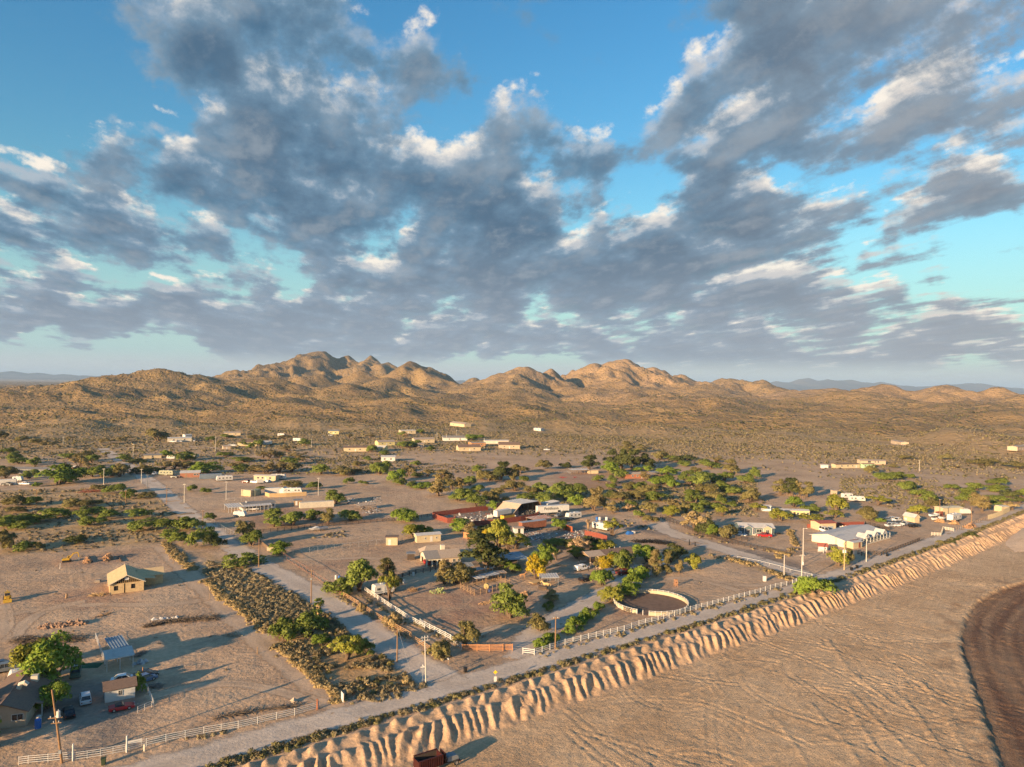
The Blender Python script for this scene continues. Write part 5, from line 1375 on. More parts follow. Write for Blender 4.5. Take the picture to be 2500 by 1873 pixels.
def car(name, label, p, rz, col, kind='sedan', cat='car', group=None, s=1.0):
 """front of the car points along +x"""
 root = empty(name, p, rz, label, cat, group)
 root.scale = (s, s, s)
 pm = paint(*col)
 if kind in ('sedan', 'coupe', 'convertible', 'suv', 'hatch', 'van'):
  L = {'sedan': 4.7, 'coupe': 4.4, 'convertible': 4.2, 'suv': 4.6, 'hatch': 4.3, 'van': 5.2}[kind]; w = {'van': .98, 'suv': .94}.get(kind, .90)
  bh = {'sedan': .92, 'coupe': .88, 'convertible': .86, 'suv': 1.08, 'hatch': .98, 'van': 1.15}[kind]; top = {'sedan': 1.45, 'coupe': 1.30, 'convertible': 1.18, 'suv': 1.75, 'hatch': 1.55, 'van': 2.1}[kind]
  l = L / 2
  b = loft([body_sec(-l, w * .86, .38, bh * .82), body_sec(-l + .18, w * .97, .26, bh * .96), body_sec(-l + .9, w, .24, bh), body_sec(.5, w, .24, bh), body_sec(l - 1.1, w * .99, .24, bh * .94), body_sec(l - .25, w * .94, .26, bh * .76), body_sec(l, w * .80, .36, bh * .62)], pm, 'body', root)
  x = {'sedan': (-1.75, -1.05, .35, 1.15), 'coupe': (-1.5, -.75, .2, .95), 'convertible': (-1.1, -.7, -.15, .45), 'suv': (-2.15, -1.85, .25, 1.05), 'hatch': (-2.0, -1.5, .3, 1.15), 'van': (-2.5, -2.4, 1.0, 1.75)}[kind]
  gm = GLASS
  loft([(x[0], [(-w * .88, bh - .02), (-w * .84, bh), (-w * .80, bh + .01), (w * .80, bh + .01), (w * .84, bh), (w * .88, bh - .02)]),
    (x[1], [(-w * .90, bh - .02), (-w * .80, (bh + top) / 2), (-w * .72, top - .04), (w * .72, top - .04), (w * .80, (bh + top) / 2), (w * .90, bh - .02)]),
    (x[2], [(-w * .90, bh - .02), (-w * .80, (bh + top) / 2), (-w * .72, top - .04), (w * .72, top - .04), (w * .80, (bh + top) / 2), (w * .90, bh - .02)]),
    (x[3], [(-w * .88, bh - .02), (-w * .84, bh), (-w * .80, bh + .01), (w * .80, bh + .01), (w * .84, bh), (w * .88, bh - .02)])], gm if kind != 'convertible' else BLACK, 'windows', root)
  if kind != 'convertible':
   MB().slab([(x[1] - .08, -w * .74, top), (x[2] + .06, -w * .74, top), (x[2] + .06, w * .74, top), (x[1] - .08, w * .74, top)], .06).build('roof', pm, root)
   for sg in (-1, 1):
    pil = MB()
    for xa, xb in ((x[1], x[0]), (x[2], x[3])):
     pil.bar((xa, sg * w * .73, top - .03), (xb, sg * w * .86, bh), .09, .07)
    pil.bar(((x[1] + x[2]) / 2, sg * w * .74, top - .03), ((x[1] + x[2]) / 2, sg * w * .90, bh), .09, .05)
    pil.build('pillar', pm, root)
  else:
   MB().quad((.05, -w*.72, bh + .32), (.42, -w*.8, bh), (.42, w*.8, bh), (.05, w*.72, bh + .32)).build('windscreen', GLASS, root)
   box('seat', BLACK, root, -.75, -.15, -.62, .62, bh - .05, bh + .16)
  ax = (-l + .85, l - .95)
  wheels(root, [(a, sg * (w - .10)) for a in ax for sg in (-1, 1)], .33 if kind != 'suv' else .37)
 else:                                     # pickup
  L, w, bh, top = 5.6, .97, 1.08, 1.82
  l = L / 2
  loft([body_sec(-l, w, .42, bh * .98, .04), body_sec(-.55, w, .38, bh, .04), body_sec(.0, w, .36, bh), body_sec(l - 1.35, w, .36, bh * 1.0), body_sec(l - .2, w * .96, .38, bh * .92), body_sec(l, w * .88, .46, bh * .84)], pm, 'body', root)
  box('truck_bed', BLACK if kind == 'pickup' else pm, root, -l + .12, -.72, -w + .14, w - .14, bh - .02, bh + .015)
  for sg in (-1, 1):
   box('bed_rail', pm, root, -l, -.6, sg * (w - .06) - .05, sg * (w - .06) + .05, bh - .05, bh + .12)
  box('tailgate', pm, root, -l - .02, -l + .08, -w + .08, w - .08, .55, bh + .12)
  x = (-.66, -.5, .75, 1.45)
  loft([(x[0], [(-w * .90, bh - .02), (-w * .86, bh + .1), (-w * .80, bh + .2), (w * .80, bh + .2), (w * .86, bh + .1), (w * .90, bh - .02)]),
    (x[1], [(-w * .92, bh - .02), (-w * .82, (bh + top) / 2), (-w * .76, top - .05), (w * .76, top - .05), (w * .82, (bh + top) / 2), (w * .92, bh - .02)]),
    (x[2], [(-w * .92, bh - .02), (-w * .82, (bh + top) / 2), (-w * .76, top - .05), (w * .76, top - .05), (w * .82, (bh + top) / 2), (w * .92, bh - .02)]),
    (x[3], [(-w * .90, bh - .02), (-w * .86, bh), (-w * .82, bh + .01), (w * .82, bh + .01), (w * .86, bh), (w * .90, bh - .02)])], GLASS, 'windows', root)
  MB().slab([(x[1] - .1, -w * .78, top), (x[2] + .05, -w * .78, top), (x[2] + .05, w * .78, top), (x[1] - .1, w * .78, top)], .07).build('roof', pm, root)
  for sg in (-1, 1):
   pil = MB()
   for xa, xb in ((x[1], x[0]), (x[2], x[3]), (.15, .15)):
    pil.bar((xa, sg * w * .77, top - .03), (xb, sg * w * .89, bh), .11, .07)
   pil.build('pillar', pm, root)
  if kind == 'canopy':
   MB().box(-l + .05, -.7, -w + .06, w - .06, bh + .05, top - .08).build('bed_cover', pm, root, 0.06)
  wheels(root, [(a, sg * (w - .11)) for a in (-l + 1.1, l - 1.05) for sg in (-1, 1)], .40, .27)
 for sg in (-1, 1):
  box('headlight', CHROME, root, l - .12, l - .02 if kind not in ('pickup', 'canopy') else l + .01, sg * w * .62 - .16, sg * w * .62 + .16, .58, .74)
  box('tail_light', REDPAINT, root, -l - .02, -l + .06, sg * w * .72 - .12, sg * w * .72 + .12, .62, .82)
 KEEP.append((p[0], p[1], 2.8))
 return root
def rv(name, label, p, rz, L=7.5, W=2.4, H=2.9, mat=None, group=None, cat='trailer', front='slope', stripe=True, z=0.55, nwin=4):
 """travel trailer or camper: long side along x, windows on the -y and +y sides"""
 root = empty(name, p, rz, label, cat, group)
 mat = mat or WHITE
 l, w = L / 2, W / 2
 pr = [(-l, z), (l - .2, z), (l, z + .5), (l - (.45 if front == 'slope' else .1), H - .25), (l - .7, H), (-l + .3, H), (-l, H - .35)]
 MB().prism(pr, -w, w).build('body', mat, root, 0.05)
 for sg in (-1, 1):
  for i in range(nwin):
   x = -l + L * (i + .7) / (nwin + .6)
   if i == nwin // 2 and sg < 0:
    door(root, x, sg * w, z + .1, .65, 1.7, 'x', plain_mat('trailer_door', (.62, .60, .56), .6), sg)
   else:
    window(root, x, sg * w, z + 1.05, .8, .5, 'x', GREYMETAL, sg)
  if stripe:
   box('stripe', GREYMETAL, root, -l + .1, l - .3, sg * w - .012, sg * w + .012, z + .45, z + .62)
 box('roof_vent', WHITE, root, -l * .3, -l * .3 + .7, -.35, .35, H - .02, H + .22)
 box('roof_vent', WHITE, root, l * .35, l * .35 + .5, -.25, .25, H - .02, H + .18)
 box('hitch', BLACK, root, l, l + .9, -.06, .06, z - .05, z + .06)
 wheels(root, [(-.5, sg * (w - .1)) for sg in (-1, 1)] + [(.3, sg * (w - .1)) for sg in (-1, 1)], .36)
 box('chassis', BLACK, root, -l + .2, l - .2, -w + .3, w - .3, .3, z + .02)
 KEEP.append((p[0], p[1], L * .5))
 return root
def container(name, label, p, rz, L, W, H, mat, cat='container', group=None, z=0.1, wheels_at=None, roof=None):
 """box with corrugated sides: each side is ribs on a wall"""
 root = empty(name, p, rz, label, cat, group)
 l, w = L / 2, W / 2
 z1 = z + H
 box('body', mat, root, -l, l, -w, w, z, z1)
 n = max(6, int(L / .55))
 for sg in (-1, 1):
  m = MB()
  for i in range(n):
   x = -l + L * (i + .5) / n
   m.box(x - .09, x + .09, sg * w - .035, sg * w + .035, z + .12, z1 - .12)
  m.build('corrugation', mat, root)
 for sx in (-1, 1):
  m = MB()
  for sg in (-1, 1):
   m.box(sx * (l - .02) - .06, sx * (l - .02) + .06, sg * (w - .02) - .06, sg * (w - .02) + .06, z - .02, z1 + .02)
  m.build('corner_post', mat, root)
 box('roof', roof or mat, root, -l - .03, l + .03, -w - .03, w + .03, z1, z1 + .06)
 for sg in (-.5, .5):
  box('door', mat, root, -l - .05, -l, w * sg - w * .46, w * sg + w * .46, z + .1, z1 - .1)
 if wheels_at:
  wheels(root, [(x, sg * (w - .15)) for x in wheels_at for sg in (-1, 1)], .48, .28)
  box('chassis', BLACK, root, -l + .3, l - .3, -.5, .5, .55, z + .02)
 KEEP.append((p[0], p[1], L * .5))
 return root
# ------------------------------------------------------------------ fences
def pts_line(pts):
 out = []
 for q in pts:
  out.append(at(*q))
 return out
def fence(name, label, pts, post_gap, rails, mat, h=1.35, pw=0.11, rh=0.09, tall=0.12, cat='fence', group=None, pipe=False, zoff=0.0, mesh_wire=False, rail_mat=None):
 """posts (each a part) and rails (one per straight run and height)"""
 P3 = [q if isinstance(q, Vector) else at(*q) for q in pts]
 o0 = P3[0]
 if mat is DARKWOOD: pw, rh = pw * 1.5, rh * 1.5
 root = empty(name, o0, 0, label, cat, group)
 pm = MB().box(-pw/2, pw/2, -pw/2, pw/2, -.35, h + tall).mesh('post', mat) if not pipe else MB().tube([(0, 0, -.35), (0, 0, h + tall)], pw/2, 6).mesh('post', mat)
 first = True
 for a, b in zip(P3[:-1], P3[1:]):
  d = b - a; L = math.hypot(d.x, d.y)
  n = max(1, round(L / post_gap))
  hd = math.atan2(d.y, d.x)
  for i in range(0 if first else 1, n + 1):
   q = a.lerp(b, i / n)
   o = link(bpy.data.objects.new('post', pm), root)
   o.location = (q.x - o0.x, q.y - o0.y, gz(q.x, q.y) - o0.z + zoff); o.rotation_euler = (0, 0, hd)
  first = False
  for rz_ in rails:
   m = MB()
   prev = None
   for i in range(n + 1):
    q = a.lerp(b, i / n)
    c = Vector((q.x - o0.x, q.y - o0.y, gz(q.x, q.y) - o0.z + rz_ + zoff))
    if prev is not None:
     m.bar(prev, c, .05 if not pipe else rh, rh)
    prev = c
   m.build('rail', rail_mat or mat, root)
  if mesh_wire:
   m = MB(); k = max(2, int(L / 1.2))
   prev = None
   for i in range(k + 1):
    q = a.lerp(b, i / k); c = Vector((q.x - o0.x, q.y - o0.y, gz(q.x, q.y) - o0.z))
    if prev is not None:
     m.bar(prev + Vector((0, 0, .06)), c + Vector((0, 0, h)), .012); m.bar(prev + Vector((0, 0, h)), c + Vector((0, 0, .06)), .012)
    prev = c
   m.build('wire', GALV, root)
 return root
def panel_fence(name, label, pts, h, mat, panel=2.4, cat='fence', group=None, jit=0.06, t=0.05, ribs=True):
 """solid fence: each panel or board is its own piece"""
 P3 = [q if isinstance(q, Vector) else at(*q) for q in pts]
 o0 = P3[0]
 root = empty(name, o0, 0, label, cat, group)
 r = np.random.default_rng(len(label))
 pmesh = MB().box(-.06, .06, -.06, .06, -.3, h + .05).mesh('post', mat)
 cache = {}
 for a, b in zip(P3[:-1], P3[1:]):
  d = b - a; L = math.hypot(d.x, d.y); n = max(1, round(L / panel)); hd = math.atan2(d.y, d.x)
  w = L / n
  kk = round(w, 3)
  if kk not in cache:
   m = MB().box(.015, w - .015, -t/2, t/2, 0.02, h)
   if ribs:
    for j in range(int(w / .3)):
     x = .15 + j * .3
     m.box(x - .05, x + .05, -t/2 - .03, t/2 + .03, .06, h - .03)
   cache[kk] = m.mesh('panel', mat)
  for i in range(n):
   q = a.lerp(b, i / n)
   o = link(bpy.data.objects.new('panel', cache[kk]), root)
   o.location = (q.x - o0.x, q.y - o0.y, gz(q.x, q.y) - o0.z + r.uniform(-jit, jit)); o.rotation_euler = (0, 0, hd)
   if panel > 1.0:
    po = link(bpy.data.objects.new('post', pmesh), root); po.location = (q.x - o0.x, q.y - o0.y, gz(q.x, q.y) - o0.z); po.rotation_euler = (0, 0, hd)
 return root
# ------------------------------------------------------------------ poles
def pole(name, label, tile, x, y, top_y, mat=None, arms=(), transformer=0, lamp=False, lean=0.0, r=0.16, group=None, top_x=None, cat='pole', bracket=False, box_at=None):
 p = at(tile, x, y)
 H = metres(p, (y - top_y) / TILES[tile][2]) * 1.0
 root = empty(name, p, 0, label, cat, group)
 mat = mat or POLEWOOD
 lx = 0 if top_x is None else metres(p, (top_x - x) / TILES[tile][2])
 MB().tube([(0, 0, -.5), (lx * .5, 0, H * .5), (lx, 0, H)], [r, r * .85, r * .62], 8).build('shaft', mat, root)
 for (fz, ln, ang, ins) in arms:
  z = H * fz; c, s_ = math.cos(ang), math.sin(ang)
  a = MB().bar((lx * fz - c * ln / 2, -s_ * ln / 2 - .12, z), (lx * fz + c * ln / 2, s_ * ln / 2 - .12, z), .11, .13).build('crossarm', mat if mat is not CONCRETE else CONCRETE, root)
  for i in range(ins):
   u = (i + .5) / ins - .5
   MB().tube([(lx * fz + c * ln * u, s_ * ln * u - .12, z + .05), (lx * fz + c * ln * u, s_ * ln * u - .12, z + .20), (lx * fz + c * ln * u, s_ * ln * u - .12, z + .34)], [.05, .075, .04], 6).build('insulator', WHITE, a)
 for i in range(transformer):
  tx = .34 * (1 if i % 2 == 0 else -1)
  tz = H * .62
  t = MB().tube([(lx * .6 + tx, 0, tz), (lx * .6 + tx, 0, tz + .05), (lx * .6 + tx, 0, tz + .95), (lx * .6 + tx, 0, tz + 1.02)], [.2, .27, .27, .2], 10).build('transformer', WHITE, root)
  MB().tube([(lx * .6 + tx, 0, tz + 1.0), (lx * .6 + tx, 0, tz + 1.3)], [.05, .03], 6).build('insulator', WHITE, t)
 if lamp:
  MB().bar((lx, 0, H - .15), (lx + .9, -.3, H + .1), .07).build('bracket', mat, root)
  MB().box(lx + .75, lx + 1.15, -.45, -.15, H, H + .16).build('lamp_head', WHITE, root)
 if box_at:
  box('meter_box', GREYMETAL, root, lx * box_at - .2, lx * box_at + .2, -.35, -.12, H * box_at, H * box_at + .55)
 return root
# ------------------------------------------------------------------ generic house on two front corners
def hb(tile, a, b, depth):
 A, B = at(tile, *a), at(tile, *b)
 rz = math.atan2(B.y - A.y, B.x - A.x); L = math.hypot(B.x - A.x, B.y - A.y)
 n = Vector((-math.sin(rz), math.cos(rz), 0))
 c = (A + B) / 2 + n * (depth / 2)
 c.z = gz(c.x, c.y)
 return c, rz, L
def cottage(name, label, tile, a, b, depth, wall, roof, hw=2.5, hr=0.8, wins=(), doors=(), cat='house', group=None, over=0.35, trim=None, turn=False, end_wins=0, hip=0.0, base=None):
 """house on its front line a-b; wins and doors: fractions along the front"""
 c, rz, L = hb(tile, a, b, depth)
 root = empty(name, c, rz, label, cat, group)
 if turn:                                    # gable end to the front
  sub = MB()
  wo, ro = gable(root, depth, L, hw, hr, wall, roof, over)
  for o in (wo, ro):
   o.data.transform(Matrix.Rotation(math.pi / 2, 4, 'Z'))
 else:
  gable(root, L, depth, hw, hr, wall, roof, over, hip=hip)
 y = -depth / 2 - .005
 for q in wins:
  f, w, h = q if hasattr(q, '__len__') else (q, 1.2, 1.0)
  window(root, -L / 2 + L * f, y, hw * .42, w, h, 'x', trim, -1)
 for q in doors:
  f, m = q if hasattr(q, '__len__') else (q, WHITE)
  door(root, -L / 2 + L * f, y, .12, .95, 2.0, 'x', m, -1)
 for i in range(end_wins):
  window(root, -L / 2 - .005, depth * ((i + .5) / end_wins - .5), hw * .42, 1.0, 1.0, 'y', trim, -1)
 if base:
  box('skirting', base, root, -L/2 - .03, L/2 + .03, -depth/2 - .03, depth/2 + .03, -.2, .35)
 KEEP.append((c.x, c.y, max(L, depth) * .55))
 return root, L
def shelter(name, label, tile, a, b, depth, roofmat, hf=2.6, hbk=2.3, postmat=None, rows=2, cols=3, over=0.3, ribs=6, cat='shelter', group=None):
 c, rz, L = hb(tile, a, b, depth)
 root = empty(name, c, rz, label, cat, group)
 l, w = L / 2, depth / 2
 flat_roof('roof', root, roofmat, [(-l - over, -w - over, hf), (l + over, -w - over, hf), (l + over, w + over, hbk), (-l - over, w + over, hbk)], .07, ribs)
 for j in range(rows):
  y = -w + depth * j / max(1, rows - 1)
  h = hf + (hbk - hf) * j / max(1, rows - 1)
  posts(root, [(-l + L * i / (cols - 1), y, h - .05) for i in range(cols)], h, postmat or WHITE, .12)
  box('beam', postmat or WHITE, root, -l, l, y - .05, y + .05, h - .24, h - .08)
 KEEP.append((c.x, c.y, max(L, depth) * .5))
 return root, L
# ------------------------------------------------------------------ lower left yard
c, rz, L = hb('A', (-230, 1318), (250, 1262), 17)
h = empty('stucco_house', c, rz, 'brown-shingled tan stucco house cut by the left picture edge', 'house')
wo, ro = gable(h, 17, L, 2.7, 1.5, TANSTUC, SHINGLE_BROWN, .5)
for o in (wo, ro): o.data.transform(Matrix.Rotation(math.pi / 2, 4, 'Z'))
KEEP.append((c.x, c.y, 10))
window(h, L * .32, -8.505, 1.15, 1.6, 1.0, 'x', WHITE, -1)
window(h, -L * .1, -8.505, 1.15, 1.2, 1.0, 'x', WHITE, -1)
window(h, L / 2 + .005, 3.0, 1.1, 1.2, 1.0, 'y', WHITE, 1)
door(h, L / 2, -1.2, .05, .95, 2.0, 'y', DARKWOOD, 1)
flat_roof('porch_roof', h, SHINGLE_BROWN, [(L/2, -5.5, 2.75), (L/2 + 1.6, -5.5, 2.35), (L/2 + 1.6, 1.5, 2.35), (L/2, 1.5, 2.75)], .12)
posts(h, [(L/2 + 1.5, -5.3), (L/2 + 1.5, 1.3)], 2.3, WHITE)
cl = box('roof_cooler', OFFWHITE, h, L*.18, L*.18 + 1.1, 2.2, 3.3, 3.2, 4.5)
box('cooler_base', GREYMETAL, cl, L*.18 + .1, L*.18 + 1.0, 2.3, 3.2, 3.0, 3.2)
dk = MB().tube([(.6, -2.0, 4.0), (.9, -2.0, 4.9), (1.5, -2.0, 5.1), (2.0, -2.0, 4.6)], [.42, .42, .42, .40], 8).build('roof_duct', OFFWHITE, h)
r_, L = cottage('shed', 'white shed with brown shingle roof behind the red convertible', 'A', (1003, 1045), (1292, 988), 4.2, WHITE, SHINGLE_BROWN, 2.3, .75, [(.50, .55, .85)], [], 'shed')
box('vent', GREYMETAL, r_, -L*.36, -L*.30, -2.14, -2.10, 1.75, 1.9)
door(r_, -L/2, 0.4, .05, .9, 1.95, 'y', GREYMETAL, -1)
s_, L = shelter('open_shelter', 'open white-roofed shelter on thin posts in the lower left yard', 'A', (1022, 748), (1272, 700), 4.6, WHITEROOF, 2.6, 2.9, WHITE, 2, 3)
s2, L2 = shelter('metal_shelter', 'narrow blue-grey metal roof just behind the open white-roofed shelter', 'A', (1085, 640), (1225, 610), 8.0, BLUEMETAL, 2.3, 2.5, GALV, 3, 2)
fence('pipe_fence', 'rough white pipe fence running up beside the blue-grey metal roof', [('A', 1010, 700), ('A', 960, 560), ('A', 915, 430)], 2.4, [.5, 1.0, 1.4], WHITE, 1.4, .07, .05, .05, pipe=True)
MB().slab([(-2.2, -1.2, .05), (2.2, -1.4, .05), (2.5, 1.3, .12), (-2.0, 1.5, .06)], .04).build('tarp', GREENTARP, empty('ground_tarp', at('A', 850, 690), .2, 'dark green tarp lying between the mesquite and the white-roofed shelter', 'tarp'))
gy = gz
def heading(tile, a, b):
 A, B = at(tile, *a), at(tile, *b)
 return math.atan2(B.y - A.y, B.x - A.x)
car('sedan', 'white sedan parked behind the white shed', at('A', 1185, 838), heading('A', (1090, 850), (1275, 818)), ('white', (.75, .75, .74)), 'sedan')
car('sedan', 'black sedan parked just beyond the white sedan behind the shed', at('A', 1395, 795), heading('A', (1310, 805), (1485, 778)), ('black', (.012, .012, .014)), 'sedan')
car('hatchback', 'blue hatchback half hidden by the round bush at the shed', at('A', 1392, 836), heading('A', (1370, 845), (1440, 820)), ('blue', (.10, .16, .28)), 'hatch')
car('hatchback', 'silver hatchback on gravel between mesquite and white shed, rear towards us', at('A', 815, 1030), heading('A', (822, 1060), (806, 960)), ('silver', (.50, .52, .54)), 'suv')
car('sedan', 'black sedan with red tail lights near the wooden transformer pole', at('A', 655, 1160), heading('A', (668, 1195), (640, 1100)), ('black', (.012, .012, .014)), 'sedan')
car('convertible', 'red convertible sports car in front of the white shed', at('A', 1165, 1105), heading('A', (1070, 1118), (1262, 1082)), ('red', (.42, .012, .02)), 'convertible')
car('van', 'dark green van under the right edge of the large mesquite', at('A', 722, 775), heading('A', (728, 700), (714, 800)), ('green', (.10, .14, .10)), 'van', 'van')
car('pickup', 'grey pickup at the left picture edge behind the palo verde', at('A', 35, 745), heading('A', (-40, 760), (75, 740)), ('grey', (.16, .18, .20)), 'pickup', 'pickup')
car('sedan', 'dark blue car just beyond the grey pickup at the left edge', at('A', 15, 700), heading('A', (-40, 712), (65, 690)), ('navy', (.03, .05, .10)), 'sedan')
rv('camper', 'white camper half hidden behind the large mesquite', at('A', 215, 850), heading('A', (310, 830), (150, 862)), 5.0, 2.3, 2.7, nwin=3)
def barrel(name, label, p, col, h=.95, r=.32, cat='barrel', group=None):
 root = empty(name, p, 0, label, cat, group)
 MB().tube([(0, 0, 0), (0, 0, h * .05), (0, 0, h * .33), (0, 0, h * .36), (0, 0, h * .66), (0, 0, h * .69), (0, 0, h * .95), (0, 0, h)], [r * .92, r, r, r * 1.04, r * 1.04, r, r, r * .92], 12).build('drum', col, root)
 MB().tube([(0, 0, h), (0, 0, h + .03)], [r * .8, r * .8], 12).build('lid', col, root)
 return root
barrel('water_barrel', 'bright blue barrel in front of the brown-shingled stucco house', at('A', 362, 1285), BLUEP, 1.5, .5)
barrel('water_tank', 'pale grey tank just behind the bright blue barrel', at('A', 370, 1232), plain_mat('grey_plastic', (.45, .43, .40)), 1.2, .45, 'tank')
pole('utility_pole', 'wooden pole with white transformer at the lower left drive', 'A', 597, 1620, 915, POLEWOOD, [(.62, 2.0, 0.3, 3), (.55, 1.4, .3, 2)], 1, False, top_x=487, r=.19, box_at=.14)
pole('short_pole', 'short orange-brown post behind the round bush at the shed', 'A', 1365, 800, 700, ORANGEWOOD, r=.12, cat='post')
def heap(name, label, tile, pts, hgt, mat, cat, n=150, size=.8, seed=0, kind='stick', group=None):
 """a long low heap of sticks, rubble or cut brush along a tile line"""
 r = np.random.default_rng(seed + 1)
 P3 = [at(tile, *q[:2]) for q in pts]
 o0 = P3[0]
 m = MB()
 lv = []
 for i in range(n):
  k = r.integers(0, max(1, len(P3) - 1)); u = r.random()
  q = P3[k].lerp(P3[min(k + 1, len(P3) - 1)], u)
  w = pts[k][2]
  c = Vector((q.x - o0.x + r.normal() * w * .45, q.y - o0.y + r.normal() * w * .45, 0))
  z = abs(r.normal()) * hgt * .45 * math.exp(-((c.x - (q.x - o0.x)) ** 2 + (c.y - (q.y - o0.y)) ** 2) / (w * w + .01))
  c.z = gz(q.x, q.y) - o0.z + z
  s = size * r.uniform(.4, 1.3)
  if kind == 'stick':
   a = r.uniform(0, 6.28); d = Vector((math.cos(a), math.sin(a), r.normal() * .25)) * s
   m.bar(c - d, c + d + Vector((0, 0, .05)), .07 * r.uniform(.6, 1.5), .05)
  else:
   a = r.uniform(0, 6.28); ca, sa = math.cos(a) * s * .5, math.sin(a) * s * .5; t = s * r.uniform(.15, .5)
   m.add([(c.x - ca, c.y - sa, c.z), (c.x + sa, c.y - ca, c.z), (c.x + ca * 1.2, c.y + sa, c.z), (c.x - sa, c.y + ca, c.z), (c.x + r.normal() * .1 * s, c.y + r.normal() * .1 * s, c.z + t)], [(0, 1, 4), (1, 2, 4), (2, 3, 4), (3, 0, 4)])
 o = m.build(name, mat, None); o.location = o0
 return tag(o, label, cat, group)
BRUSH = plain_mat('dead_brush', (.17, .13, .095), .95, .2, 1.5)
heap('brush_pile', 'long pile of grey cut brush left of the blue-grey metal roof', 'A', [(160, 450, 2.0), (450, 450, 2.2), (770, 440, 2.0)], 1.3, BRUSH, 'brush pile', 700, .8, 1)
heap('brush_pile', 'long row of dead brush and branches on the open lot below the framed house', 'A', [(1380, 320, .8), (1640, 270, 1.2), (1850, 250, 1.8), (2080, 235, 1.5)], 1.2, BRUSH, 'brush pile', 600, .9, 2)
heap('board_pile', 'white sheets lying behind the long row of dead brush', 'A', [(1450, 255, .5), (1700, 225, .8)], .3, plain_mat('pale_sheet', (.55, .53, .50)), 'rubbish', 26, 1.1, 3, 'rock')
heap('lumber_pile', 'scrap lumber beside the right of the white-roofed shelter', 'A', [(1300, 600, .8), (1380, 560, 1.2)], .8, plain_mat('grey_board', (.30, .26, .22)), 'lumber pile', 90, .9, 4)
heap('metal_sheets', 'bent metal sheets on the ground right of the white-roofed shelter', 'A', [(1310, 670, .6), (1390, 650, .8)], .5, GALV, 'scrap metal', 16, 1.3, 5, 'rock')
heap('firewood_pile', 'heap of grey firewood right of the round bush at the shed', 'A', [(1440, 890, .9), (1540, 890, 1.0)], .8, plain_mat('grey_board', (.30, .26, .22)), 'firewood', 150, .45, 6)
heap('lumber_pile', 'pale lumber scraps at the front corner of the framed house', 'C', [(880, 810, 1.0), (1010, 800, 1.4)], .7, PINE, 'lumber pile', 110, 1.0, 7)
heap('board_stack', 'old boards on the open lot left of the dead brush row', 'A', [(900, 230, .6), (1040, 190, .5)], .4, WOOD, 'lumber pile', 30, 1.6, 8)
heap('earth_heap', 'reddish earth heap left of the long row of dead brush', 'A', [(430, 320, 1.4), (800, 280, 2.2)], .9, plain_mat('red_earth', (.33, .21, .14), .95, .15), 'earth heap', 300, 1.1, 9, 'rock')
heap('hose_line', 'line of grey stones on the lot right of the black sedan', 'A', [(1570, 730, .15), (1760, 690, .15), (1930, 680, .15)], .15, plain_mat('grey_stone', (.26, .23, .20)), 'stones', 60, .35, 10, 'rock')
heap('pipe_pile', 'brown pipes and rubbish along the white pipe fence', 'B', [(80, 1195, .5), (400, 1140, .5), (900, 1075, .3)], .4, BRUSH, 'rubbish', 130, 1.3, 11)
heap('plank_pile', 'little pile of pale planks on the open lot left of the sandy track', 'B', [(200, 400, .7), (320, 405, .8)], .4, plain_mat('old_plank', (.42, .32, .22)), 'lumber pile', 40, 1.0, 12)
heap('boulder', 'single brown boulder near the end of the white pipe fence', 'B', [(850, 1035, .2), (855, 1033, .2)], .5, TANSTUC, 'boulder', 14, 1.2, 13, 'rock')
pole('post', 'lone short wooden post on the open lot left of the sandy track', 'B', 503, 572, 505, WOOD, r=.12, cat='post')
# white pipe fence along the near road with its two gates
fence('pipe_fence', 'white pipe fence along the near road, from the wide gate to the lot corner', [('A', 1210, 1512), ('A', 1400, 1460), ('A', 1950, 1345), ('B', 320, 1290), ('B', 860, 1165), ('B', 1088, 1100)], 3.1, [.30, .62, .94, 1.26], WHITE, 1.30, .09, .055, .06, pipe=True)
fence('pipe_fence', 'short white pipe fence at the foot of the transformer pole', [('A', 180, 1640), ('A', 270, 1628), ('A', 460, 1612), ('A', 700, 1588)], 3.1, [.30, .62, .94, 1.26], WHITE, 1.30, .09, .055, .06, pipe=True)
g = fence('pipe_gate', 'wide white pipe gate across the gravel drive', [('A', 706, 1596), ('A', 960, 1560), ('A', 1200, 1515)], 1.6, [.25, .60, .95, 1.25], WHITE, 1.22, .06, .05, .02, 'gate', pipe=True)
for (x, y, t_, lb) in ((697, 1600, 1510, 'tall white gate post at the left end of the wide pipe gate'), (1212, 1518, 1412, 'tall white gate post at the right end of the wide pipe gate')):
 q = at('A', x, y)
 tag(MB().tube([(0, 0, -.3), (0, 0, 2.7)], .13, 8).build('gate_post', WHITE, None, loc=q), lb, 'post')
q = at('A', 1285, 1470)
b_ = empty('gate_sign', q, heading('A', (1225, 1480), (1350, 1455)), 'blank white board fixed on the pipe fence beside the wide gate', 'sign')
box('board', WHITE, b_, -1.1, 1.1, -.04, .03, .75, 1.25); posts(b_, [(-1.0, .05), (1.0, .05)], .9, WHITE, .06)
barrel('milk_can', 'small cream marker post beside the white board on the fence', at('A', 1382, 1505), OFFWHITE, 1.1, .16, 'post')
tag(box('corner_post', RUST, None, -.14, .14, -.14, .14, -.3, 1.9), 'rusty brown corner post at the end of the white pipe fence', 'post').location = at('B', 1075, 1105)
fence('field_gate', 'little white gate hanging open beside the post-and-wire yard fence', [('A', 1318, 1140), ('A', 1450, 1085)], 1.4, [.35, .75, 1.15], WHITE, 1.15, .07, .05, .03, 'gate', pipe=True)
fence('wire_fence', 'white wire yard fence right of the white shed', [('A', 1392, 900), ('A', 1430, 980), ('A', 1470, 1085)], 1.3, [1.15, .6], WHITE, 1.2, .07, .04, .03, pipe=True)
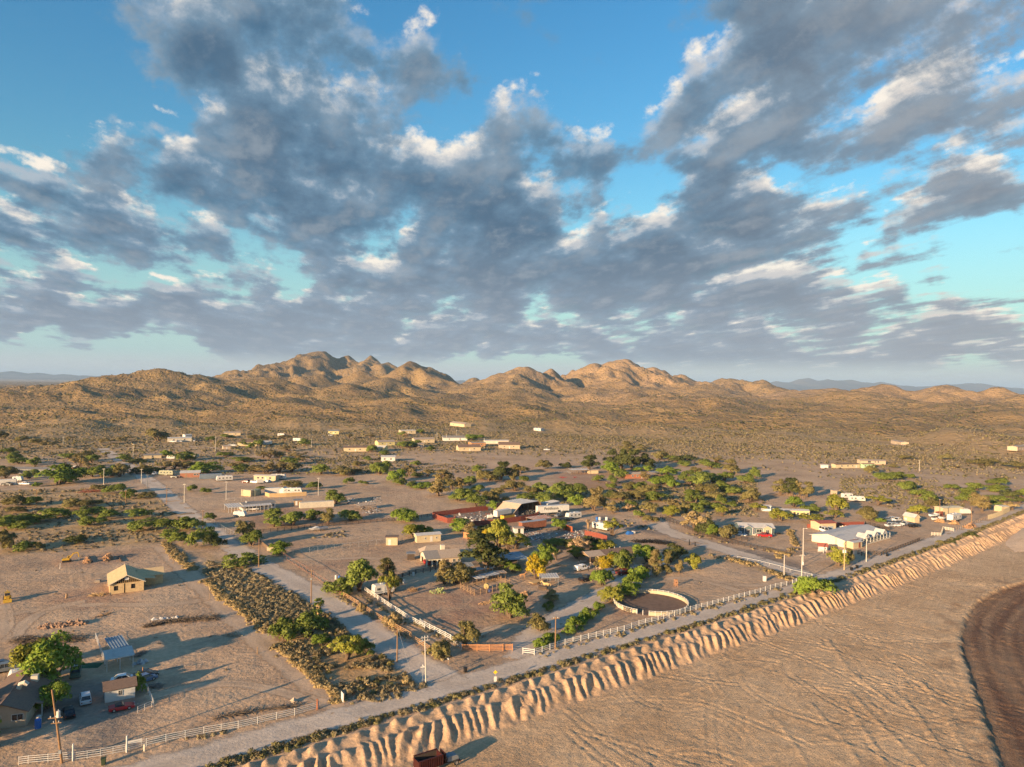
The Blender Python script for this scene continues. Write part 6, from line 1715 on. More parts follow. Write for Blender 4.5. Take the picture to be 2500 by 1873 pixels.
wsl = empty('white_sign', at('B', 1315, 1040), heading('B', (1300, 1010), (1330, 1050)), 'white board standing at the end of the weedy wire fence', 'sign')
box('board', WHITE, wsl, -.7, .7, -.03, .03, .25, 1.9); posts(wsl, [(-.65, .06), (.65, .06)], 1.9, WOOD, .09)
# ------------------------------------------------------------------ framed house on the building lot
D_ = 12.5
c, rz, L = hb('C', (1055, 797), (1386, 757), D_)
h = empty('framed_house', c, rz, 'unfinished house of bare sheathing boards with open stud gable', 'house')
KEEP.append((c.x, c.y, 11))
w2 = L / 2; yf = -D_ / 2
hw, hr = 2.75, 2.1
core = MB().box(-w2 + .15, w2 - .15, yf + .15, -yf - .15, -.1, hw - .1).build('shade_core', DARK, h)  # near-black filling, puts the unlit inside behind the openings into colour
def sheath(u0, u1, z0, z1):                    # one board of the front wall
 box('sheathing_board', OSB, h, u0 + .008, u1 - .008, yf - .02, yf + .06, z0, z1)
edges = [-w2 + i * L / 8 for i in range(9)]
for i in range(8):
 a_, b2 = edges[i], edges[i + 1]
 if i == 1: sheath(a_, b2, 0, .85); sheath(a_, b2, 2.15, hw)
 elif i == 3: sheath(a_, a_ + .4, 0, hw); sheath(b2 - .35, b2, 0, hw)
 elif i == 5: sheath(a_, b2, 0, .95); sheath(a_, b2, 2.2, hw)
 else: sheath(a_, b2, 0, hw)
for i in range(10):                            # left and right walls
 for sg in (-1, 1):
  y0, y1 = yf + i * D_ / 10, yf + (i + 1) * D_ / 10
  x = sg * w2
  if sg < 0 and i in (4, 7):
   box('sheathing_board', OSB, h, x - .03, x + .05, y0 + .008, y1 - .008, 0, .9); box('sheathing_board', OSB, h, x - .03, x + .05, y0 + .008, y1 - .008, 2.1, hw)
  else:
   box('sheathing_board', OSB, h, min(x, x - sg * .06), max(x, x - sg * .06), y0 + .008, y1 - .008, 0, hw)
box('rear_wall', OSB, h, -w2, w2, -yf - .06, -yf, 0, hw)
for i in range(17):                            # studs of the open gable
 u = -w2 + L * (i + .5) / 17
 zt = hw + hr * (1 - abs(u) / w2) - .05
 box('stud', PINE, h, u - .05, u + .05, yf, yf + .12, hw, max(hw + .1, zt))
box('plate', PINE, h, -w2, w2, yf - .03, yf + .14, hw - .12, hw)
k = hr / w2; ov = .45
for sg in (-1, 1):                             # roof decking sheets, each its own piece
 ns, nr = 5, 4
 for i in range(ns):
  for j in range(nr):
   y0, y1 = yf - ov + (D_ + 2 * ov) * i / ns, yf - ov + (D_ + 2 * ov) * (i + 1) / ns
   u0, u1 = (w2 + ov) * j / nr, (w2 + ov) * (j + 1) / nr
   z0, z1 = hw + hr - k * u0 + .12, hw + hr - k * u1 + .12
   MB().slab([(sg * u0, y0 + .01, z0), (sg * (u1 - .012), y0 + .01, z1), (sg * (u1 - .012), y1 - .01, z1), (sg * u0, y1 - .01, z0)][::sg], .09).build('roof_board', OSB, h)
for sg in (-1, 1):                             # pale barge boards
 MB().bar((0, yf - ov, hw + hr + .02), (sg * (w2 + ov), yf - ov, hw - k * ov + .02), .05, .2).build('barge_board', OFFWHITE, h)
box('gable_vent', WHITE, h, -.55, .55, yf - .08, yf + .02, hw + .75, hw + 1.5)
# right-hand wing
wg, wr = gable(h, 6.2, 6.0, 2.6, 1.3, OSB, OSB, .4, x0=w2 + 2.2, y0=2.6, name_wall='wing_wall', name_roof='wing_roof')
flat_roof('porch_roof', h, OSB, [(w2, -3.2, 2.75), (w2 + 3.2, -3.2, 2.35), (w2 + 3.2, -.2, 2.35), (w2, -.2, 2.75)], .1)
posts(h, [(w2 + 3.0, -3.0), (w2 + 3.0, -.4), (w2 + 1.5, -3.0)], 2.35, PINE, .14)
def digger(p, rz, label):
 root = empty('excavator', p, rz, label, 'excavator'); root.scale = (.68, .68, .68)
 for sg in (-1, 1):
  t = MB().prism([(-1.9, .15), (-1.6, 0), (1.6, 0), (1.9, .15), (1.9, .6), (1.6, .78), (-1.6, .78), (-1.9, .6)], sg * 1.0 - .3, sg * 1.0 + .3).build('track', BLACK, root)
 box('turntable', BLACK, root, -.8, .8, -.8, .8, .7, .95)
 box('body', YMACH, root, -2.0, 1.1, -1.15, 1.15, .95, 1.85, bevel=.08)
 box('counterweight', GREYMETAL, root, -2.35, -1.9, -1.1, 1.1, 1.0, 1.9, bevel=.08)
 cb = box('cab', YMACH, root, .15, 1.45, .2, 1.15, 1.0, 2.75, bevel=.06)
 box('window', GLASS, cb, .3, 1.47, .18, 1.17, 1.75, 2.55)
 bm_ = MB().bar((1.0, -.3, 1.6), (2.6, -.3, 3.9), .34, .5).bar((2.6, -.3, 3.9), (4.5, -.3, 4.1), .32, .45).build('boom', YMACH, root)
 MB().bar((4.4, -.3, 4.2), (4.9, -.3, 1.7), .28, .38).build('arm', YMACH, root)
 MB().prism([(4.6, 1.8), (5.2, 1.7), (5.3, .9), (4.7, .5), (4.3, 1.0)], -.75, .15).build('bucket', GREYMETAL, root)
 MB().bar((1.2, -.3, 1.3), (2.1, -.3, 2.6), .16).build('ram', CHROME, root)
 KEEP.append((p.x, p.y, 4))
digger(at('C', 645, 482), heading('C', (605, 484), (745, 470)), 'yellow excavator with folded arm at the trenches behind the framed house')
def loader(p, rz, label):
 root = empty('wheel_loader', p, rz, label, 'loader'); root.scale = (.78, .78, .78)
 box('body', YMACH, root, -1.9, .6, -.75, .75, .8, 1.7, bevel=.08)
 box('bonnet', YMACH, root, .4, 1.9, -.6, .6, .85, 1.55, bevel=.08)
 cb = box('cab', GREYMETAL, root, -1.1, .4, -.7, .7, 1.7, 2.75, bevel=.05)
 box('roof', YMACH, cb, -1.2, .5, -.8, .8, 2.72, 2.85)
 box('window', GLASS, cb, -.95, .43, -.72, .72, 1.85, 2.6)
 for sg in (-1, 1):
  MB().bar((.3, sg * .85, 1.6), (2.5, sg * .85, .8), .16, .26).build('lift_arm', YMACH, root)
 MB().prism([(2.4, .1), (3.3, .1), (3.1, .35), (2.65, 1.05), (2.35, 1.0)], -1.2, 1.2).build('bucket', YMACH, root)
 bh = MB().bar((-1.8, 0, 1.1), (-2.8, 0, 2.9), .25, .35).bar((-2.8, 0, 2.9), (-3.1, 0, 1.2), .2, .28).build('backhoe_arm', YMACH, root)
 wheels(root, [(1.4, -.8), (1.4, .8)], .52, .38); wheels(root, [(-1.2, -.9), (-1.2, .9)], .75, .45)
 KEEP.append((p.x, p.y, 3.5))
loader(at('C', 70, 855), heading('C', (68, 790), (75, 870)), 'yellow backhoe loader parked at the left picture edge of the building lot')
heap('trench_spoil', 'orange-brown spoil heap left of the long trench timbers', 'C', [(830, 480, .9), (850, 495, 1.0)], 1.6, plain_mat('orange_earth', (.42, .24, .13), .95, .15), 'earth heap', 160, 1.0, 14, 'rock')
heap('trench_spoil', 'orange-brown spoil heap between the trench timbers', 'C', [(1030, 470, 1.2), (1050, 440, 1.2)], 1.8, plain_mat('orange_earth', (.42, .24, .13), .95, .15), 'earth heap', 200, 1.0, 15, 'rock')
for (x0, y0, x1, y1, lb) in ((855, 430, 890, 485, 'dark form timber at the left trench'), (1140, 435, 1175, 480, 'dark form timber at the right trench')):
 A_, B_ = at('C', x0, y0), at('C', x1, y1)
 tag(MB().bar((0, 0, .15), B_ - A_ + Vector((0, 0, .15)), .35, .5).build('form_timber', DARKWOOD, None, loc=A_), lb, 'timber')
for (x, y, lb) in ((1670, 500, 'thin leaning post at the weeds right of the framed house'), (1632, 470, 'thin post left of the leaning one right of the framed house'), (2018, 850, 'thin post at the sandy track below the framed house'), (578, 550, 'white survey stake on the building lot'), (640, 830, 'dark stump left of the framed house')):
 tag(MB().tube([(0, 0, -.2), (.1, 0, 1.9 if 'stump' not in lb else 1.2)], [.10, .07] if 'stump' not in lb else [.32, .25], 6).build('stake', WOOD if 'white' not in lb else WHITE, None, loc=at('C', x, y)), lb, 'post')
st_ = empty('pallet_stack', at('C', 945, 675), .2, 'small stack of grey pallets left of the framed house', 'pallets')
for i in range(4): box('pallet', plain_mat('grey_board', (.30, .26, .22)), st_, -.7, .7, -.6, .6, i * .17, i * .17 + .13)
# ------------------------------------------------------------------ ranch in the middle
D_ = 8.5
c, rz, L = hb('M1', (330, 592), (985, 535), D_)
h = empty('ranch_house', c, rz, 'tan stucco house with grey roof and arched carport beside the huge evergreen', 'house')
KEEP.append((c.x, c.y, 11))
gable(h, L * .56, D_, 2.7, 1.5, TANSTUC, SHINGLE_TAN, .5, x0=L * .22)
wl, rl = gable(h, L * .46, D_ - .06, 2.7, 1.5, OFFWHITE, SHINGLE_GREY, .45, x0=-L * .27)
bm = wl.data
wl.name = 'carport_gable'
for v in bm.vertices:
 if v.co.z < 1: v.co.z = 2.05
for x in (-.495, -.34, -.19, -.06):
 box('arch_pier', OFFWHITE, h, x * L - .22, x * L + .22, -D_/2 + .03, -D_/2 + .5, -.2, 2.1)
 box('arch_pier', OFFWHITE, h, x * L - .22, x * L + .22, D_/2 - .5, D_/2 - .03, -.2, 2.1)
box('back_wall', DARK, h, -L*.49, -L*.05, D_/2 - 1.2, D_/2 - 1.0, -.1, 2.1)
wr2, rr2 = gable(h, 7.5, 7.0, 2.9, 1.7, CREAM, SHINGLE_TAN, .45, x0=-L * .12, y0=D_ * .62, name_wall='rear_wing', name_roof='rear_roof', hip=2.0)
window(h, L*.30, -D_/2 - .005, 1.1, .9, .9, 'x', WHITE, -1); window(h, L*.44, -D_/2 - .005, 1.1, .8, .9, 'x', WHITE, -1); door(h, L*.10, -D_/2, .05, .95, 2, 'x', DARKWOOD, -1)
cl = box('roof_cooler', OFFWHITE, h, L*.02, L*.02 + 1.3, .5, 1.8, 4.0, 5.6); box('cooler_base', GREYMETAL, cl, L*.02 + .1, L*.02 + 1.2, .6, 1.7, 3.8, 4.02)
for (x, col, lb) in ((-.42, ('red', (.42, .012, .02)), 'red car parked under the arched carport'), (-.27, ('blue', (.10, .16, .28)), 'blue car parked under the arched carport')):
 q = c + Matrix.Rotation(rz, 3, 'Z') @ Vector((x * L, -.8, 0)); q.z = gz(q.x, q.y)
 car('sedan', lb, q, rz - math.pi / 2, col, 'sedan')
r_, L = cottage('storage_building', 'long cream storage building with white roof behind the ranch house', 'E', (70, 300), (300, 282), 4.2, CREAM, WHITEROOF, 2.7, .45, [(.35, .5, .7), (.82, .5, .7)], [(.60, WHITE)], 'shed', end_wins=0)
door(r_, L/2 + .0, -.6, .05, .9, 2, 'y', DARKWOOD, 1)
cottage('shed', 'small cream shed with brown top at the end of the chain-link fence', 'D', (1747, 322), (1858, 322), 3.2, CREAM, SHINGLE_BROWN, 2.9, .15, [], [.3], 'shed')
cottage('shed', 'little dark shed left of the arched carport', 'D', (1955, 465), (2022, 462), 2.5, DARKWOOD, GREYMETAL, 2.1, .1, [], [], 'shed')
s_, L = shelter('carport', 'blue-grey metal carport roof behind the brilliant yellow tree', 'E', (845, 555), (1135, 535), 8.5, BLUEMETAL, 2.9, 3.1, GALV, 2, 4, ribs=9)
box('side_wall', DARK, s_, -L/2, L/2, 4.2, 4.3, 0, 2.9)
flat_roof('roof_patch', s_, WHITEROOF, [(-L*.52, -3.9, 3.06), (-L*.30, -4.4, 3.06), (-L*.22, -2.6, 3.14), (-L*.40, -1.8, 3.12)], .04)
shelter('animal_shelter', 'low grey sheet roof over the animal pen, nearest the fence corner', 'E', (735, 690), (855, 668), 3.6, GALV, 2.2, 1.9, WOOD, 2, 2, ribs=4)
shelter('animal_shelter', 'white sheet roof at the left of the animal pen', 'E', (650, 705), (745, 690), 2.6, WHITEROOF, 1.9, 1.8, WOOD, 2, 2, ribs=3)
shelter('animal_shelter', 'brownish sheet roof at the rear of the animal pen', 'E', (800, 655), (925, 645), 3.2, SHINGLE_TAN, 2.0, 1.8, WOOD, 2, 2, ribs=3)
shelter('lean_to', 'pale patched sheet roof behind the dark olive tree at the pen', 'E', (470, 600), (610, 590), 4.0, GALV, 2.2, 2.4, WOOD, 2, 3, ribs=4)
shelter('lean_to', 'grey sheet roof with hanging sheet right of the dark olive tree', 'E', (600, 640), (715, 620), 3.4, GALV, 2.3, 2.0, WOOD, 2, 2, ribs=3)
fence('pen_fence', 'wooden post fence round the animal pen', [('E', 492, 740), ('E', 625, 808), ('E', 800, 775), ('E', 965, 705), ('E', 840, 660)], 2.2, [.4, .8, 1.2], WOOD, 1.35, .16, .1, .5)
s_, L = shelter('horse_shelter', 'flat white metal shade roof beside the brilliant yellow palo verde', 'E', (1275, 715), (1432, 712), 4.6, WHITEROOF, 2.5, 2.5, GREYMETAL, 2, 3, ribs=7)
def horse(name, label, p, rz, mat, graze=False, s=1.0):
 """one continuous skinned body: trunk, neck, head, legs and tail"""
 pts = {'hip': (-.62, 0, 1.18, .27), 'mid': (-.05, 0, 1.10, .30), 'sho': (.52, 0, 1.16, .27), 'nk': (.82, 0, 1.42 if not graze else 1.05, .17), 'poll': (1.12, 0, 1.80 if not graze else .62, .125), 'head': (1.36, 0, 1.62 if not graze else .34, .115), 'muz': (1.58, 0, 1.40 if not graze else .10, .075),
   'tl': (-.93, 0, 1.18, .07), 'tl2': (-1.05, 0, .72, .08), 'tl3': (-1.06, 0, .42, .04), 'e1': (1.08, .08, 1.95 if not graze else .72, .035), 'e2': (1.08, -.08, 1.95 if not graze else .72, .035)}
 ed = [('hip', 'mid'), ('mid', 'sho'), ('sho', 'nk'), ('nk', 'poll'), ('poll', 'head'), ('head', 'muz'), ('hip', 'tl'), ('tl', 'tl2'), ('tl2', 'tl3'), ('poll', 'e1'), ('poll', 'e2')]
 for sg, q in ((-1, 'l'), (1, 'r')):
  f = .06 * sg
  pts.update({'ha' + q: (-.55, .15 * sg, .88, .17), 'hk' + q: (-.40 + f, .16 * sg, .70, .11), 'hh' + q: (-.72 + f, .16 * sg, .46, .065), 'hf' + q: (-.66 + f, .16 * sg, .10, .05), 'ht' + q: (-.60 + f, .16 * sg, .03, .06),
     'fa' + q: (.52, .14 * sg, .88, .13), 'fk' + q: (.54 - f, .14 * sg, .48, .065), 'ff' + q: (.53 - f, .14 * sg, .10, .05), 'ft' + q: (.58 - f, .14 * sg, .03, .06)})
  ed += [('hip', 'ha' + q), ('ha' + q, 'hk' + q), ('hk' + q, 'hh' + q), ('hh' + q, 'hf' + q), ('hf' + q, 'ht' + q), ('sho', 'fa' + q), ('fa' + q, 'fk' + q), ('fk' + q, 'ff' + q), ('ff' + q, 'ft' + q)]
 keys = list(pts)
 me = bpy.data.meshes.new(name)
 me.from_pydata([pts[k][:3] for k in keys], [(keys.index(a), keys.index(b)) for a, b in ed], [])
 o = link(bpy.data.objects.new(name, me))
 sk = o.modifiers.new('skin', 'SKIN'); sk.use_smooth_shade = True
 for i, k in enumerate(keys):
  me.skin_vertices[0].data[i].radius = (pts[k][3], pts[k][3]); me.skin_vertices[0].data[i].use_root = (k == 'hip')
 o.modifiers.new('sub', 'SUBSURF').levels = 1; o.modifiers['sub'].render_levels = 1
 me.materials.append(mat)
 o.location = p; o.rotation_euler = (0, 0, rz); o.scale = (s, s, s)
 return tag(o, label, 'horse')
PALO = plain_mat('palomino_coat', (.62, .45, .20), .8, .08); GREYH = plain_mat('grey_coat', (.60, .58, .54), .8, .08); BAY = plain_mat('bay_coat', (.40, .22, .11), .8, .1)
horse('horse', 'cream horse standing at the feeder under the white shade roof', at('E', 1318, 735), heading('E', (1360, 735), (1290, 735)), PALO, False, 1.15)
horse('horse', 'white horse grazing behind the tall bright green tree', at('M2', 285, 150), 0.1, GREYH, True, 1.1)
horse('horse', 'tan horse left of the brilliant yellow palo verde', at('E', 1090, 640), .3, BAY, False, 1.05)
for i, x in enumerate((1465, 1580)):
 horse('horse', ('left' if i == 0 else 'right') + ' of the two grey horses beside the blue-grey carport', at('M1', x, 668), -1.2 + i * .5, GREYH, False)
fd = empty('feeder', at('E', 1285, 748), heading('E', (1255, 745), (1310, 752)), 'dark wooden feeder box in front of the cream horse', 'feeder')
box('trough', DARKWOOD, fd, -1.3, 1.3, -.5, .5, .35, 1.0); posts(fd, [(-1.2, -.4), (1.2, -.4), (-1.2, .4), (1.2, .4)], .5, DARKWOOD)
tb = empty('flatbed_trailer', at('E', 1222, 690), heading('E', (1185, 700), (1265, 680)), 'flat wooden trailer left of the white shade roof', 'trailer')
box('deck', PINE, tb, -2.2, 2.2, -1.0, 1.0, .55, .68); wheels(tb, [(-.2, -1.05), (-.2, 1.05)], .34); MB().bar((2.2, 0, .6), (3.4, 0, .5), .1).build('drawbar', BLACK, tb)
bl = empty('hay_bale', at('E', 740, 738), 0, 'round hay bale inside the animal pen', 'hay bale')
MB().tube([(0, -.65, .75), (0, -.6, .75), (0, .6, .75), (0, .65, .75)], [.6, .75, .75, .6], 14).build('bale', plain_mat('hay', (.50, .36, .16), .95, .15, 4), bl)
barrel('water_barrel', 'blue tub at the front corner of the animal pen', at('E', 775, 770), BLUEP, .7, .5, 'tub')
car('pickup', 'white pickup with covered bed beside the tan-roofed mobile house', at('E', 1663, 560), heading('E', (1618, 566), (1712, 545)), ('white', (.75, .75, .74)), 'canopy', 'pickup')
car('pickup', 'black pickup in the middle of the gravel drive', at('E', 1705, 662), heading('E', (1660, 674), (1755, 648)), ('black', (.012, .012, .014)), 'pickup', 'pickup')
car('suv', 'blue wagon behind the weeping green tree', at('E', 1908, 604), heading('E', (1960, 596), (1862, 608)), ('blue', (.10, .16, .28)), 'suv')
car('pickup', 'dark red pickup in front of the tan-roofed mobile house', at('E', 2070, 602), heading('E', (2130, 592), (2012, 606)), ('maroon', (.16, .012, .014)), 'pickup', 'pickup')
car('sedan', 'black car behind the hedge by the green trees', at('F', 478, 543), heading('F', (525, 538), (432, 548)), ('black', (.012, .012, .014)), 'sedan')
car('suv', 'white wagon between the slender olive-brown trees', at('F', 660, 512), heading('F', (640, 516), (690, 500)), ('white', (.75, .75, .74)), 'suv')
c, rz, L = hb('E', (1735, 505), (2178, 452), 6.2)
h = empty('mobile_house', c, rz, 'long mobile house with tan shingle roof and open porch end', 'house'); KEEP.append((c.x, c.y, 10))
gable(h, L * .66, 6.2, 2.6, .9, CREAM, SHINGLE_BROWN, .4, x0=L * .17)
wl, rl = gable(h, L * .33, 6.1, 2.6, .9, WOOD, SHINGLE_TAN, .45, x0=-L * .335)
for v in wl.data.vertices:
 if v.co.z < 1: v.co.z = 2.35
posts(h, [(-L*.48, -2.9), (-L*.48, 2.9), (-L*.2, -2.9), (-L*.34, -2.9)], 2.4, WOOD, .16, 'porch_post')
for f in (.30, .38, .46): window(h, L*f, -3.105, 1.0, .7, 1.1, 'x', WHITE, -1)
window(h, L*.505, 0, 1.0, 1.0, 1.0, 'y', WHITE, 1)
for i in range(3): MB().tube([(L*(.05 + .12*i), .6, 3.2), (L*(.05 + .12*i), .6, 3.9)], [.09, .09], 6).build('roof_pipe', WHITE, h)
def person(label, p, rz, shirt, trouser, s=1.0):
 pts = {'pel': (0, 0, .95, .15), 'ch': (0, 0, 1.30, .17), 'nk': (0, 0, 1.50, .065), 'hd': (.02, 0, 1.66, .11), 'tp': (.0, 0, 1.76, .07)}
 ed = [('pel', 'ch'), ('ch', 'nk'), ('nk', 'hd'), ('hd', 'tp')]
 for sg, q in ((-1, 'l'), (1, 'r')):
  pts.update({'h' + q: (0, .10 * sg, .88, .11), 'k' + q: (.03, .11 * sg, .50, .07), 'a' + q: (0, .11 * sg, .09, .05), 't' + q: (.14, .12 * sg, .04, .04), 's' + q: (0, .21 * sg, 1.42, .065), 'e' + q: (-.02, .27 * sg, 1.14, .048), 'w' + q: (.10, .26 * sg, .92, .036), 'f' + q: (.15, .25 * sg, .83, .03)})
  ed += [('pel', 'h' + q), ('h' + q, 'k' + q), ('k' + q, 'a' + q), ('a' + q, 't' + q), ('ch', 's' + q), ('s' + q, 'e' + q), ('e' + q, 'w' + q), ('w' + q, 'f' + q)]
 ks = list(pts); me = bpy.data.meshes.new('person')
 me.from_pydata([pts[k][:3] for k in ks], [(ks.index(a), ks.index(b)) for a, b in ed], [])
 o = link(bpy.data.objects.new('person', me)); o.modifiers.new('skin', 'SKIN').use_smooth_shade = True
 for i, k in enumerate(ks):
  me.skin_vertices[0].data[i].radius = (pts[k][3],) * 2; me.skin_vertices[0].data[i].use_root = (k == 'pel')
 o.modifiers.new('sub', 'SUBSURF').levels = 1
 m, n, b = new_mat('clothed_person')
 z = n.n('ShaderNodeSeparateXYZ'); n.put(z.inputs[0], n.n('ShaderNodeTexCoord').outputs['Object'])
 col = n.mix(n.ramp(z.outputs[2], .93, .95), trouser, shirt); col = n.mix(n.ramp(z.outputs[2], 1.50, 1.52), col, (.42, .25, .17)); col = n.mix(n.ramp(z.outputs[2], 1.70, 1.72), col, (.05, .035, .025))
 n.put(b.inputs['Base Color'], col); me.materials.append(m)
 o.location = p; o.rotation_euler = (0, 0, rz); o.scale = (s, s, s)
 return tag(o, label, 'person')
person('person in dark clothes standing at the front of the white pickup', at('E', 1725, 572), 2.6, (.03, .03, .035), (.03, .035, .05))
heap('yard_clutter', 'orange and white yard clutter in front of the porch end', 'E', [(1620, 490, .8), (1700, 480, .8), (1800, 545, .6), (1860, 550, .6)], .8, plain_mat('clutter', (.55, .35, .20), .8, .3, 4, col2=(.6, .58, .55)), 'clutter', 70, .7, 31, 'rock')
heap('yard_clutter', 'wood and benches at the foot of the dry pinkish brown tree', 'E', [(1390, 515, .5), (1520, 525, .6)], .6, PINE, 'clutter', 40, .8, 32)
heap('manure_heap', 'orange-brown straw heap above the pale tan bush', 'E', [(1090, 810, 1.0), (1130, 790, 1.0)], 1.0, plain_mat('straw', (.50, .30, .15), .95, .15), 'straw heap', 160, .8, 33, 'rock')
heap('wood_chips', 'scattered orange wood chips left of the big rounded green bush', 'E', [(700, 890, 1.5), (770, 870, 1.4)], .3, plain_mat('straw', (.50, .30, .15), .95, .15), 'wood chips', 200, .4, 34, 'rock')
heap('brush_pile', 'brown brush heap left of the prickly pear', 'E', [(10, 755, .8), (50, 765, .8)], 1.0, WOOD, 'brush pile', 160, .8, 35)
rv('camper', 'white camper trailer behind the pale slender eucalyptus', at('D', 1720, 790), heading('D', (1640, 800), (1830, 770)), 6.0, 2.4, 2.9, nwin=3)
for (x, y, m_, lb) in ((1297, 655, BLUEP, 'blue drum behind the dark green bush at the fence head'), (1265, 650, WHITE, 'white can left of the blue drum'), (1920, 690, WHITE, 'white propane tank near the dark board fence'), (2012, 620, WHITE, 'white drum on the path by the dark rail fence')):
 barrel('drum', lb, at('D', x, y), m_, 1.2, .35)
# fences of the ranch
fence('white_rail_fence', 'white board fence from the eucalyptus down to the orange gate', [('D', 1512, 745), ('D', 1700, 870), ('D', 1950, 1035), ('D', 2120, 1130), ('E', 100, 1085), ('E', 395, 1240), ('E', 500, 1330)], 2.4, [.45, .85, 1.25], WHITE, 1.35, .13, .14, .12)
fence('wooden_rail_fence', 'brown wooden rail fence along the cross road', [('D', 1275, 785), ('D', 1480, 905), ('D', 1700, 1050), ('D', 1990, 1215), ('E', 0, 1225), ('E', 295, 1412)], 2.4, [.45, .85, 1.25], plain_mat('light_brown_wood', (.42, .25, .125), .9, .12, 3), 1.35, .14, .13, .1)  # rails a lighter, warmer brown than the weathered wood
fence('orange_gate', 'orange-brown board gate at the ranch entrance', [('E', 505, 1345), ('E', 650, 1342), ('E', 770, 1345), ('E', 900, 1342), ('E', 992, 1340)], 2.6, [.3, .6, .9, 1.2, 1.45], ORANGEWOOD, 1.5, .15, .15, .12, 'gate')
wf = [('E', 1092, 1370), ('E', 1202, 1382), ('E', 1500, 1285), ('E', 1800, 1212), ('E', 2070, 1150), ('E', 2212, 1100), ('F', 620, 1055), ('F', 930, 960), ('F', 1400, 835), ('F', 1750, 735), ('F', 1860, 712)]
fence('white_rail_fence', 'long white board fence along the near dirt road past the round pen', wf, 2.4, [.45, .85, 1.25], WHITE, 1.35, .13, .13, .12)
fence('white_rail_fence', 'short white board fence right of the gap before the road corner', [('F', 1915, 700), ('F', 2060, 655), ('F', 2100, 640)], 2.4, [.5, .9, 1.25], WHITE, 1.35, .14, .13, .15)
fence('low_pipe_rail', 'bent low white pipe rail along the side road', [('N6', 0, 545), ('N6', 380, 620), ('N6', 780, 720), ('N6', 950, 780), ('N6', 1220, 840), ('N6', 1350, 870)], 4.0, [.8], WHITE, .8, .09, .08, .0, pipe=True)
fence('chain_link_fence', 'chain-link fence along the dirt lot above the ranch', [('D', 690, 425), ('D', 1010, 388), ('D', 1400, 345), ('D', 1740, 305)], 3.0, [1.75], GALV, 1.8, .07, .05, .05, pipe=True, mesh_wire=True)
fence('chain_link_fence', 'rusty chain-link fence beside the cross road in front of the dirt lot', [('D', 735, 425), ('D', 880, 520), ('D', 1050, 625), ('D', 1190, 715)], 3.0, [1.6, .2], RUST, 1.7, .08, .06, .05, pipe=True, mesh_wire=True)
fence('chain_link_fence', 'chain-link fence in front of the white porch house at the cross road', [('D', 60, 100), ('D', 200, 190), ('D', 300, 240)], 3.0, [1.6], GALV, 1.7, .07, .05, .05, pipe=True, mesh_wire=True)
fence('dark_rail_fence', 'dark rail fence below the yard of the white porch house', [('D', 500, 205), ('D', 900, 172), ('D', 1300, 130), ('D', 1830, 88)], 2.6, [.5, .9, 1.3], DARKWOOD, 1.4, .13, .11, .1)
fence('dark_rail_fence', 'dark rail fence joining the solid green bush to the red panel fence', [('D', 2030, 65), ('D', 2200, 45), ('E', 240, 35)], 2.6, [.5, .9, 1.3], DARKWOOD, 1.4, .13, .11, .1)
fence('dark_rail_fence', 'dark board fence between ranch house and paddock', [('E', -130, 650), ('E', 60, 600), ('E', 200, 575), ('E', 300, 545)], 2.6, [.5, .9, 1.3], DARKWOOD, 1.4, .14, .13, .1)
fence('dark_rail_fence', 'dark rail fence along the side road below the blue-grey house', [('F', 640, 60), ('F', 700, 90), ('F', 830, 130), ('F', 1000, 215), ('F', 1330, 310), ('F', 1700, 385), ('F', 2010, 430)], 2.6, [.5, .9, 1.3], DARKWOOD, 1.4, .14, .12, .1)
fence('dark_rail_fence', 'short dark rail fence in front of the blue-grey house', [('F', 1365, 262), ('F', 1480, 285)], 2.4, [.5, .9, 1.3], DARKWOOD, 1.4, .14, .12, .1)
fence('wooden_gate', 'brown wooden gate at the corner of the chain-link fenced lot', [('D', 530, 300), ('D', 608, 370)], 2.4, [.4, .8, 1.2], WOOD, 1.4, .15, .13, .1, 'gate')
box('wall_panel', CREAM, empty('low_wall', at('D', 650, 372), .15, 'cream low wall beside the wooden gate', 'wall'), -1.8, 1.8, -.1, .1, -.1, 1.3)
# round pen
A_, B_, C2, D2 = at('F', 205, 900), at('F', 905, 905), at('F', 560, 785), at('F', 560, 1005)
pc = Vector(((A_.x + B_.x) / 2, (C2.y + D2.y) / 2, 0)); pr = (B_ - A_).length / 2; pr2 = abs(C2.y - D2.y) / 2; pr = (pr + pr2) / 2
pc.z = gz(pc.x, pc.y)
rp = empty('round_pen', pc, 0, 'round horse pen with pale board walls and brown floor', 'pen'); KEEP.append((pc.x, pc.y, pr + 1))
NP = 40
w_ = 2 * math.pi * pr / NP
bm_ = MB().box(-w_/2 + .01, w_/2 - .01, -.04, .04, .05, 1.0).mesh('board', plain_mat('pen_board', (.50, .42, .29), .85, .1, 1.5)); pm_ = MB().box(-.07, .07, -.07, .07, -.3, 1.35).mesh('post', WHITE); rm_ = MB().box(-w_/2, w_/2, -.04, .04, 1.2, 1.29).mesh('rail', WHITE)
for i in range(NP):
 a = 2 * math.pi * i / NP
 gap = i in (27, 28)
 for me_, dr, da in ((bm_, 0, 0), (rm_, .02, 0), (pm_, .06, math.pi / NP)):
  if gap and me_ is not pm_: continue
  o = link(bpy.data.objects.new(me_.name.split('.')[0], me_), rp)
  o.location = ((pr + dr) * math.cos(a + da), (pr + dr) * math.sin(a + da), 0); o.rotation_euler = (0, 0, a + da + math.pi / 2)
nv = 48
MB().add([(pr * .99 * math.cos(6.2832 * i / nv), pr * .99 * math.sin(6.2832 * i / nv), .10) for i in range(nv)], [tuple(range(nv))]).build('floor', plain_mat('pen_soil', (.20, .125, .085), .95, .15, .6), rp)
fence('dark_rail_fence', 'dark stub of fence at the round pen gap', [('F', 290, 965), ('F', 340, 985)], 1.5, [.4, .8, 1.2], DARKWOOD, 1.3, .1, .1, .1)
